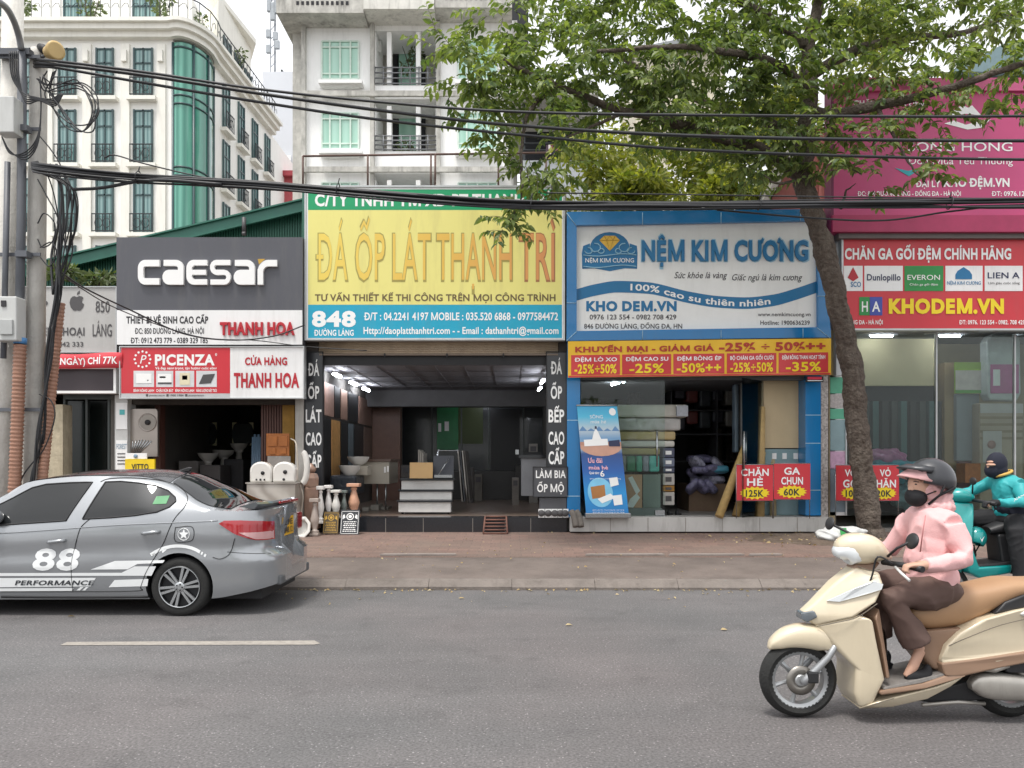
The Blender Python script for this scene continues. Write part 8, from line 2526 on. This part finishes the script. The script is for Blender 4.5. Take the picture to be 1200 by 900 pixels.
slab3('floor_body', [(312, 806, .13), (340, 788, .17), (400, 768, .18), (520, 738, .18), (606, 708, .17), (570, 742, .15), (510, 780, .13), (420, 802, .12), (330, 809, .11)], m_cream, sc1, SY, q1, .015)
slab3('floor_edge', [(360, 748, .19), (362, 760, .19), (470, 745, .19), (606, 706, .18), (596, 690, .17), (480, 728, .18)], m_tan, sc1, SY, q1, .01)
slab3('floor_mat', [(372, 740, .175), (372, 747, .175), (480, 727, .175), (560, 705, .165), (556, 699, .165)], pm('grey_mat', '#77736f', rough=.7, var=.3, scale=20), sc1, SY, q1, .004)
slab3('under_seat', [(466, 590, .12), (480, 640, .11), (530, 700, .12), (600, 690, .14), (720, 600, .15), (620, 575, .14)], m_tan, sc1, SY, q1, .03)
slab3('tail_body', [(540, 664, .16), (556, 622, .17), (590, 585, .18), (650, 548, .19), (740, 522, .19), (840, 504, .18), (1000, 462, .12), (1040, 480, .1), (1010, 560, .12), (900, 628, .16), (760, 652, .18), (640, 690, .18), (552, 700, .17)], m_cream, sc1, SY, q1, .035)
slab3('tail_trim', [(536, 672, .175), (545, 705, .18), (606, 706, .18), (700, 684, .185), (830, 660, .18), (960, 600, .15), (950, 590, .15), (800, 634, .185), (660, 655, .185)], m_tan, sc1, SY, q1, .012)
swp('seat', [(466, 572, 20, .08), (500, 548, 42, .115), (560, 535, 52, .13), (620, 520, 54, .14), (690, 495, 42, .15), (760, 470, 30, .155), (830, 464, 22, .15), (900, 456, 16, .13), (950, 440, 6, .08)], m_seat, sc1, SY, q1, 2.6)
slab3('seat_base', [(690, 534, .16), (722, 500, .16), (775, 478, .165), (850, 470, .165), (960, 446, .1), (900, 490, .15), (745, 522, .165)], m_plas, sc1, SY, q1, .012)
for s in (-1, 1): slab3('grab_rail', [(752, 532, .016), (790, 506, .018), (860, 482, .018), (980, 440, .014), (990, 452, .014), (900, 492, .018), (820, 516, .018), (766, 540, .016)], pm('white_rail', '#d4d2cc', rough=.3, coat=.5), sc1, SY, q1, .012, s * .175)
swp('tail_lamp', [(985, 505, 8, .06), (1025, 490, 18, .08), (1045, 482, 4, .04)], pm('lamp_red', '#a01420'), sc1, SY, q1)
m_eng = pm('engine_alloy', '#aaa69f', rough=.4, metal=.6, var=.15, dirt=.4)
swp('engine_cover', [(630, 742, 10, .03), (655, 738, 30, .05), (700, 742, 38, .06), (760, 746, 36, .06), (820, 752, 32, .055), (880, 758, 26, .05), (905, 760, 10, .03)], m_eng, sc1, SY, q1, 3, cy=-.12)
slab3('air_box', [(725, 700, .05), (740, 655, .05), (815, 642, .05), (830, 690, .05), (800, 704, .05)], m_plas, sc1, SY, q1, .015, -.1)
slab3('engine_block', [(480, 790, .09), (560, 752, .1), (640, 730, .1), (760, 700, .1), (760, 780, .1), (640, 790, .1), (560, 800, .08)], m_blackm, sc1, SY, q1, .02)
bm = BM(); tube(bm, [v1(500, 800, -.1), v1(600, 790, -.11), v1(680, 796, -.1)], .012, 6); tube(bm, [v1(660, 690, -.13), v1(690, 690, -.16), v1(730, 678, -.15)], .02, 8); obj('kick_stand', bm, m_eng, sc1)
bm = BM(); tube(bm, [v1(820, 690, -.14), v1(940, 560, -.15)], .022, 8); obj('shock_absorber', bm, m_plas, sc1)
bm = BM(); tube(bm, [v1(392, 392, -.08), v1(420, 392, -.2), v1(446, 396, -.3)], .016, 8); tube(bm, [v1(392, 392, .08), v1(420, 390, .2), v1(446, 392, .33)], .016, 8); obj('handlebar', bm, m_plas, sc1)
for s in (-1, 1):
 bm = BM(); tube(bm, [v1(432, 394, s * .24), v1(446, 397, s * .32)], .019, 10); obj('grip', bm, m_plas, sc1)
 bm = BM(); tube(bm, [v1(400, 398, s * .2), v1(392, 408, s * .3), v1(400, 424, s * .36)], .008, 6); obj('brake_lever', bm, pm('lever_white', '#cfcfcc', rough=.3), sc1)
 bm = BM(); e = v1(432, 322, -.26) if s < 0 else v1(300, 292, .22)
 tube(bm, [v1(392, 372, s * .14), v1(405, 345, s * .2), e], .008, 6); bmesh.ops.create_uvsphere(bm, u_segments=16, v_segments=10, radius=1, matrix=Matrix.Translation(e) @ Matrix.Rotation(.25, 4, 'Y') @ Matrix.Diagonal((.018, .065, .048, 1) if s < 0 else (.015, .06, .042, 1))); obj('mirror', bm, m_plas, sc1, smooth=True)
bmx = BM(); write(bmx, 'LEAD', lambda u, v: v1(806 + 60 * u, 556 - 10 * v - 6 * u, -.193), .02, shear=.3); obj('lettering', bmx, m_inkg, sc1, fix=False)
bm = BM(); tube(bm, catmull([v1(400, 392, -.18), v1(360, 372, -.16), v1(352, 430, -.12), v1(330, 500, -.1)], 5), .006, 6); obj('brake_cable', bm, m_plas, sc1)
for pp_ in ([(205, 577, -.075), (250, 560, -.13), (300, 542, -.166), (352, 502, -.187)], [(556, 622, -.176), (600, 600, -.186), (700, 560, -.196), (840, 528, -.19), (1000, 490, -.125)], [(322, 404, -.07), (350, 414, -.1), (378, 410, -.112)], [(312, 806, -.135), (340, 788, -.176), (400, 768, -.186)]):
 bm = BM(); tube(bm, catmull([v1(*p_) for p_ in pp_], 5), .0028, 5); obj('panel_gap', bm, pm('gap_shadow', '#6f675a', rough=.7, var=0), sc1)
t = thing('fruit_bag', 'clear plastic bag of reddish fruit hanging behind the leg shield', 'bag', v1(378, 690))
blob('fruit', [('e', v1(368 + (k % 3) * 13, 690 - (k // 3) * 22, -.03 + .04 * (k % 2)), (.033, .033, .033)) for k in range(9)], pm('red_fruit', '#a5553f', rough=.5, var=.5, scale=12), t, .012, 1)
bm = BM(); lathe(bm, [(.02, -.0), (.06, .03), (.075, .1), (.07, .2), (.03, .3), (.012, .36)], v1(380, 702, -.02), seg=20); ob_ = obj('bag_film', bm, glass('bag_film', '#e6dede', .25, .12), t, smooth=True)
def rider(label, A, cols, Y, head_extra):
 """person seated on a scooter; A gives joint points; returns the person's Empty"""
 t = thing('person', label, 'person', (A['hip'].x, Y, 0))
 s = A['s']
 sk = []
 hd, nk = A['head'], A['neck']
 fw_ = A.get('face', Vector((-1, -.25, 0))).normalized()
 sk += [('e', hd, (.092 * s, .074 * s, .115 * s)), ('e', hd + Vector((-.025, 0, -.06)) * s, (.062 * s, .058 * s, .07 * s)), ('e', hd + fw_ * .1 * s + Vector((0, 0, -.02 * s)), (.018 * s, .013 * s, .024 * s)), ('e', hd + fw_ * .08 * s + Vector((0, 0, .03 * s)), (.025 * s, .05 * s, .014 * s)), ('e', hd + fw_ * .088 * s + Vector((0, 0, -.062 * s)), (.016 * s, .025 * s, .012 * s))]
 for e in (-1, 1): sk.append(('e', hd + Vector((.012, e * .074 * s, -.015 * s)), (.022 * s, .012 * s, .032 * s)))
 sk.append(('t', [nk, hd + Vector((.01, 0, -.05 * s))], [.058 * s, .05 * s]))
 sk.append(('t', [A['hip'], A['waist'], A['chest'], nk], [.1 * s, .09 * s, .11 * s, .05 * s]))
 for e, n in ((-1, 'n'), (1, 'f')):
  sk.append(('t', [A['sh' + n], A['el' + n], A['wr' + n]], [.042 * s, .036 * s, .026 * s]))
  hand(sk, A['wr' + n], A['hd' + n], None, s, -e)
  sk.append(('t', [A['hip'] + Vector((0, e * .09 * s, 0)), A['kn' + n], A['an' + n]], [.07 * s, .05 * s, .03 * s]))
  sk.append(('t', [A['an' + n], A['an' + n] + (A['to' + n] - A['an' + n]) * .5 + Vector((0, 0, -.02)), A['to' + n]], [.031 * s, .03 * s, .018 * s]))
 blob('body', sk, cols['skin'], t, .0075, 3)
 tp = [('t', [A['hip'] + Vector((0, 0, -.03 * s)), A['waist']], [.15 * s, .15 * s])]
 jk = [('e', A['hip'].lerp(A['waist'], .4), (.14 * s, .172 * s, .1 * s)), ('e', A['waist'], (.13 * s, .165 * s, .14 * s)), ('e', A['chest'], (.116 * s, .158 * s, .165 * s)), ('e', A['chest'].lerp(A['waist'], .5), (.12 * s, .155 * s, .16 * s)), ('t', [A['chest'], nk], [.105 * s, .066 * s]), ('t', [A['shn'], A['chest'] + Vector((0, 0, .07 * s)), A['shf']], [.07 * s, .1 * s, .07 * s])]
 for n in 'nf':
  m = A['sh' + n].lerp(A['el' + n], .5)
  jk.append(('t', [A['sh' + n], m, A['el' + n], A['el' + n].lerp(A['wr' + n], .5), A['wr' + n]], [.066 * s, .061 * s, .056 * s, .048 * s, .039 * s]))
 blob('jacket', jk, cols['jacket'], t, .008, 4, .011 * s, .16)
 tr_ = [('e', A['hip'] + Vector((0, 0, -.02 * s)), (.15 * s, .18 * s, .11 * s))]
 for e, n in ((-1, 'n'), (1, 'f')):
  h0 = A['hip'] + Vector((0, e * .09 * s, -.01))
  c = A['kn' + n].lerp(A['an' + n], A['cuff'])
  tr_.append(('t', [h0, h0.lerp(A['kn' + n], .5), A['kn' + n], A['kn' + n].lerp(c, .5), c], [.105 * s, .098 * s, .078 * s, .073 * s, A['cuffr'] * s]))
 blob('trousers', tr_, cols['trousers'], t, .009, 4, .011 * s, .17)
 head_extra(t, hd, s)
 return t
def shoe(parent, an, to, s, mat, heel=0.0, name='shoe'):
 d = (to - an); d.z = 0; L = d.length; d = d.normalized(); zb = to.z - .03 * s
 b = an + Vector((0, 0, 0)); pr = []
 pr.append(('t', [Vector((an.x, an.y, zb + .035)) - d * .05 * s, Vector((an.x, an.y, zb + .03)) + d * L * .5, Vector((to.x, to.y, zb + .025))], [.04 * s, .042 * s, .024 * s]))
 pr.append(('e', Vector((an.x, an.y, zb + .055)) - d * .045 * s, (.028 * s, .034 * s, .05 * s)))
 if heel: pr.append(('t', [Vector((an.x, an.y, zb + .02)) - d * .07 * s, Vector((an.x, an.y, zb - heel)) - d * .06 * s], [.02, .009]))
 return blob(name, pr, mat, parent, .008, 2)
A1 = dict(s=1.0, head=v1(542, 172), neck=v1(560, 224), chest=v1(552, 300), waist=v1(545, 395), hip=v1(560, 468), shn=v1(574, 284, -.15), shf=v1(532, 278, .15), eln=v1(588, 376, -.22), elf=v1(490, 372, .25), wrn=v1(468, 388, -.27), wrf=v1(455, 376, .28),
   hdn=(-1, 0, -.02), hdf=(-1, 0, -.05), knn=v1(405, 492, -.13), knf=v1(410, 470, .13), ann=v1(490, 640, -.12), anf=v1(425, 655, .1), ton=v1(448, 716, -.12), tof=v1(385, 700, .1), cuff=.86, cuffr=.088)
m_skin = pm('skin', '#c59c86', rough=.5, var=.05)
m_pink = pm('pink_cloth', '#e0b0af', rough=.7, var=.05, bump=.15, bscale=120)
m_blk = pm('black_cloth', '#19191c', rough=.8, var=.1)
def head1(t, hd, s):
 hc = v1(551, 158)
 blob('hood', [('e', hd + Vector((.028, 0, .0)), (.102, .092, .115)), ('t', [v1(566, 190), v1(572, 232)], [.084, .086]), ('e', v1(566, 234), (.1, .115, .05))], m_pink, t, .011, 4, .012, .05)
 blob('face', [('e', hd + Vector((-.035, 0, .0)), (.078, .072, .1)), ('e', hd + Vector((-.11, -.012, -.025)), (.014, .012, .02))], m_skin, t, .007, 2)
 bm = BM()
 for e in (-.04, .016): bmesh.ops.create_uvsphere(bm, u_segments=10, v_segments=6, radius=1, matrix=Matrix.Translation(hd + Vector((-.093 if e < 0 else -.105, e, .008))) @ Matrix.Diagonal((.006, .014, .0042, 1)))
 for e in (-.045, .016): tube(bm, [hd + Vector((-.086 if e < 0 else -.1, e - .016, .022)), hd + Vector((-.098 if e < 0 else -.106, e, .026)), hd + Vector((-.1 if e < 0 else -.1, e + .016, .023))], .0028, 5)
 obj('eye', bm, m_ink, t)
 blob('mask', [('e', hd + Vector((-.068, 0, -.068)), (.062, .076, .062)), ('e', hd + Vector((-.113, -.008, -.05)), (.02, .03, .028))], m_blk, t, .007, 3)
 h = obj('helmet', helmetmesh(hc, (.135, .119, .131), R(15), -.3), pm('helmet_black', '#2c2d31', rough=.38, var=.1, scale=30, coat=.3), t, smooth=True, solid=.014)
 bm = BM(); pts = [(-.05, .125), (-.12, .105), (-.175, .05), (-.19, 0), (-.175, -.05), (-.12, -.105), (-.05, -.125)]
 inn = [bm.verts.new(hc + Vector((x * .7, y * .93, .075 - x * .12))) for x, y in pts]; out = [bm.verts.new(hc + Vector((x * 1.02 - .004, y, .04 - x * .22))) for x, y in pts]
 for i in range(6): bm.faces.new((inn[i], inn[i + 1], out[i + 1], out[i]))
 obj('helmet_peak', bm, pm('helmet_black', '#2c2d31'), h, smooth=True, solid=.01)
 bm = BM(); i2 = [bm.verts.new(hc + Vector((x * .6, y * .86, .02 - x * .3))) for x, y in pts]; o2 = [bm.verts.new(hc + Vector((x * 1.0 - .005, y * .92, -.018 - x * .26))) for x, y in pts]
 for i in range(6): bm.faces.new((i2[i], i2[i + 1], o2[i + 1], o2[i]))
 obj('sun_visor', bm, m_pink, t, smooth=True, solid=.008)
 bm = BM(); tube(bm, [hc + Vector((.02, -.118, -.02)), hc + Vector((.0, -.11, -.08)), hc + Vector((-.05, -.07, -.14))], .008, 6); tube(bm, [hc + Vector((.09, -.1, -.04)), hc + Vector((.0, -.112, -.08))], .008, 6); obj('chin_strap', bm, m_blk, t)
 for e in (-1, 1): bm = BM(); tube(bm, [hd + Vector((-.06, e * .07, -.06)), hd + Vector((.0, e * .1, -.03))], .004, 5); obj('mask_loop', bm, m_blk, t)
 for n in 'nf': shoe(t, A1['an' + n] + Vector((0, 0, -.0)), A1['to' + n], .95, m_blk, .04)
 bm = BM(); tube(bm, [v1(503, 255, -.128), v1(492, 300, -.142), v1(490, 360, -.12)], .004, 5); obj('zip', bm, pm('zip_pink', '#b97c7c', rough=.5), t)
rider('person in a pink hooded jacket, brown trousers, black mask and black helmet, riding', A1, dict(skin=m_skin, jacket=m_pink, trousers=pm('brown_trousers', '#5b4740', rough=.8, var=.08)), SY, head1)
# ---------------------------------------------------------------- teal scooter behind
S2 = 8.0
q2 = frame2(S2, 1050, 500, 4.5)
v2_ = lambda a, b, y=0.0: Vector((q2(a, b)[0], S2 + y, q2(a, b)[1]))
sc2 = thing('motor_scooter', 'teal electric scooter stopped near the kerb behind the cream one', 'scooter', (X(1150, S2), S2, 0))
m_teal2 = pm('teal_paint', '#118f8c', rough=.3, var=.05, coat=.8)
w0 = v2_(262, 0); w0.z = .235
bike_wheel(sc2, w0, .235, .1, 5, 0); bike_wheel(sc2, w0 + Vector((1.3, 0, 0)), .235, .11, 5, 0)
swp('front_fender', [(150, 770, 4, .03), (190, 735, 30, .07), (250, 715, 44, .08), (310, 735, 30, .075), (330, 765, 5, .05)], m_teal2, sc2, S2, q2)
slab3('leg_shield', [(275, 395, .08), (290, 520, .13), (300, 640, .16), (318, 700, .17), (340, 760, .17), (395, 790, .16), (560, 762, .16), (562, 716, .17), (385, 728, .19), (345, 620, .2), (360, 480, .18), (385, 400, .1)], m_teal2, sc2, S2, q2, .025)
swp('headlight_cowl', [(268, 372, 16, .06), (290, 365, 34, .1), (330, 362, 40, .13), (375, 376, 28, .11), (395, 390, 8, .06)], m_teal2, sc2, S2, q2)
swp('headlight', [(262, 362, 10, .04), (272, 360, 20, .06), (290, 360, 22, .06)], m_lens, sc2, S2, q2)
slab3('floor_mat', [(382, 720, .17), (384, 729, .17), (560, 716, .165), (556, 700, .16)], m_plas, sc2, S2, q2, .006)
slab3('tail_body', [(560, 720, .15), (600, 590, .17), (640, 545, .18), (760, 520, .18), (900, 490, .12), (915, 530, .1), (800, 640, .15), (660, 690, .16), (600, 770, .14)], m_teal2, sc2, S2, q2, .04)
slab3('tail_trim', [(560, 762, .155), (600, 775, .16), (680, 700, .175), (830, 640, .15), (820, 620, .15), (660, 680, .18), (600, 735, .165)], m_plas, sc2, S2, q2, .012)
slab3('under_seat', [(500, 560, .12), (520, 715, .13), (600, 715, .14), (640, 560, .15)], m_plas, sc2, S2, q2, .03)
swp('seat', [(470, 545, 20, .1), (540, 530, 34, .13), (640, 515, 34, .14), (760, 495, 26, .14), (860, 480, 10, .1)], m_plas, sc2, S2, q2)
for s in (-1, 1):
 bm = BM(); tube(bm, [v2_(375, 385, s * .08), v2_(392, 390, s * .22), v2_(412, 396, s * .36)], .017, 8); obj('handlebar', bm, m_plas, sc2)
 bm = BM(); e = v2_(345, 270 if s > 0 else 285, s * .2); tube(bm, [v2_(360, 350, s * .14), e], .008, 6); bmesh.ops.create_uvsphere(bm, u_segments=14, v_segments=8, radius=1, matrix=Matrix.Translation(e) @ Matrix.Diagonal((.015, .06, .04, 1))); obj('mirror', bm, m_plas, sc2, smooth=True)
 bm = BM(); tube(bm, [v2_(320, 640, s * .07), (w0.x, S2 + s * .07, w0.z)], .02, 8); obj('fork', bm, m_plas, sc2)
bm = BM(); box(bm, w0.x + .75, w0.x + 1.3, S2 - .1, S2 + .1, .2, .36); obj('motor_case', bm, m_blackm, sc2, bevel=.03)
t = thing('spare_helmet', 'small teal helmet hanging behind the teal leg shield', 'helmet', v2_(402, 620))
hb = obj('shell', helmetmesh(v2_(402, 585, -.05), (.1, .1, .115), .2, -.5), m_teal2, t, smooth=True, solid=.012)
bm = BM(); flat(bm, [[(392, 572), (402, 588), (418, 568), (404, 600)]], lambda a, b: v2_(a, b, -.16)); obj('emblem', bm, m_inkw, hb, fix=False)
bm = BM(); tube(bm, [v2_(395, 620, -.05), v2_(410, 660, -.03), v2_(425, 620, -.05)], .008, 6); obj('strap', bm, m_blk, t)
A2 = dict(s=.98, head=v2_(528, 200), neck=v2_(560, 262), chest=v2_(575, 330), waist=v2_(590, 410), hip=v2_(600, 475), shn=v2_(598, 305, -.18), shf=v2_(545, 300, .17), eln=v2_(570, 392, -.27), elf=v2_(470, 350, .26), wrn=v2_(452, 394, -.28), wrf=v2_(420, 352, .28),
   hdn=(-1, 0, 0), hdf=(-1, 0, -.2), knn=v2_(545, 535, -.24), knf=v2_(380, 500, .15), ann=v2_(590, 790, -.28), anf=v2_(420, 640, .1), ton=v2_(545, 0, -.3), tof=v2_(395, 682, .08), cuff=.8, cuffr=.075)
A2['ann'].z, A2['ton'].z = .1, .04
m_navy = pm('navy_knit', '#1a1d2c', rough=.85, var=.1)
def head2(t, hd, s):
 blob('balaclava', [('e', hd + Vector((.006, 0, .008)), (.104, .088, .124)), ('e', hd + Vector((-.04, 0, -.06)), (.075, .072, .08)), ('t', [hd + Vector((.02, 0, -.05)), A2['neck'] + Vector((-.01, 0, .0))], [.085, .075])], m_navy, t, .009, 3)
 bm = BM(); bmesh.ops.create_uvsphere(bm, u_segments=16, v_segments=8, radius=1, matrix=Matrix.Translation(hd + Vector((-.072, -.028, -.002))) @ Matrix.Diagonal((.042, .055, .017, 1))); obj('face_slit', bm, m_skin, t, smooth=True)
 bm = BM()
 for e in (-.058, .0): bmesh.ops.create_uvsphere(bm, u_segments=8, v_segments=6, radius=1, matrix=Matrix.Translation(hd + Vector((-.112 if e > -.03 else -.098, e, 0))) @ Matrix.Diagonal((.004, .01, .004, 1)))
 obj('eye', bm, m_ink, t)
 bm = BM(); tube(bm, [A2['neck'] + Vector((.085 * math.cos(a), .085 * math.sin(a), .03 + .03 * math.cos(a))) for a in [k * math.pi / 8 for k in range(17)]], .015, 8); obj('collar', bm, pm('yellow_collar', '#c9a052', rough=.7), t)
 blob('jacket_side', [('e', A2['waist'] + Vector((.02, -.03, -.01)), (.148, .185, .15))], m_navy, t, .014, 3, .02)
 bmx = BM(); a, b = A2['eln'], A2['shn']
 d = (A2['wrn'] - a).normalized()
 write(bmx, 'XANH', lambda u, v: v2_(500 + 78 * u, 386 - 40 * u - 15 * v + 8 * v * u, -.365 + .03 * u), .03); obj('lettering', bmx, m_inkw, t, fix=False)
 g_ = [];
 for n in 'nf': hand(g_, A2['wr' + n], A2['hd' + n], None, 1.22, 1 if n == 'n' else -1)
 blob('glove', g_, m_blk, t, .009, 1)
 shoe(t, A2['ann'], A2['ton'], 1.05, pm('pale_shoe', '#b8b6b2', rough=.6)); shoe(t, A2['anf'], A2['tof'], 1.05, pm('dark_trainer', '#3c463f', rough=.6, var=.5, scale=30))
rider('person in a teal jacket and dark balaclava sitting on the teal scooter', A2, dict(skin=m_skin, jacket=pm('teal_cloth', '#2b9da0', rough=.55, var=.08), trousers=m_blk), S2, head2)
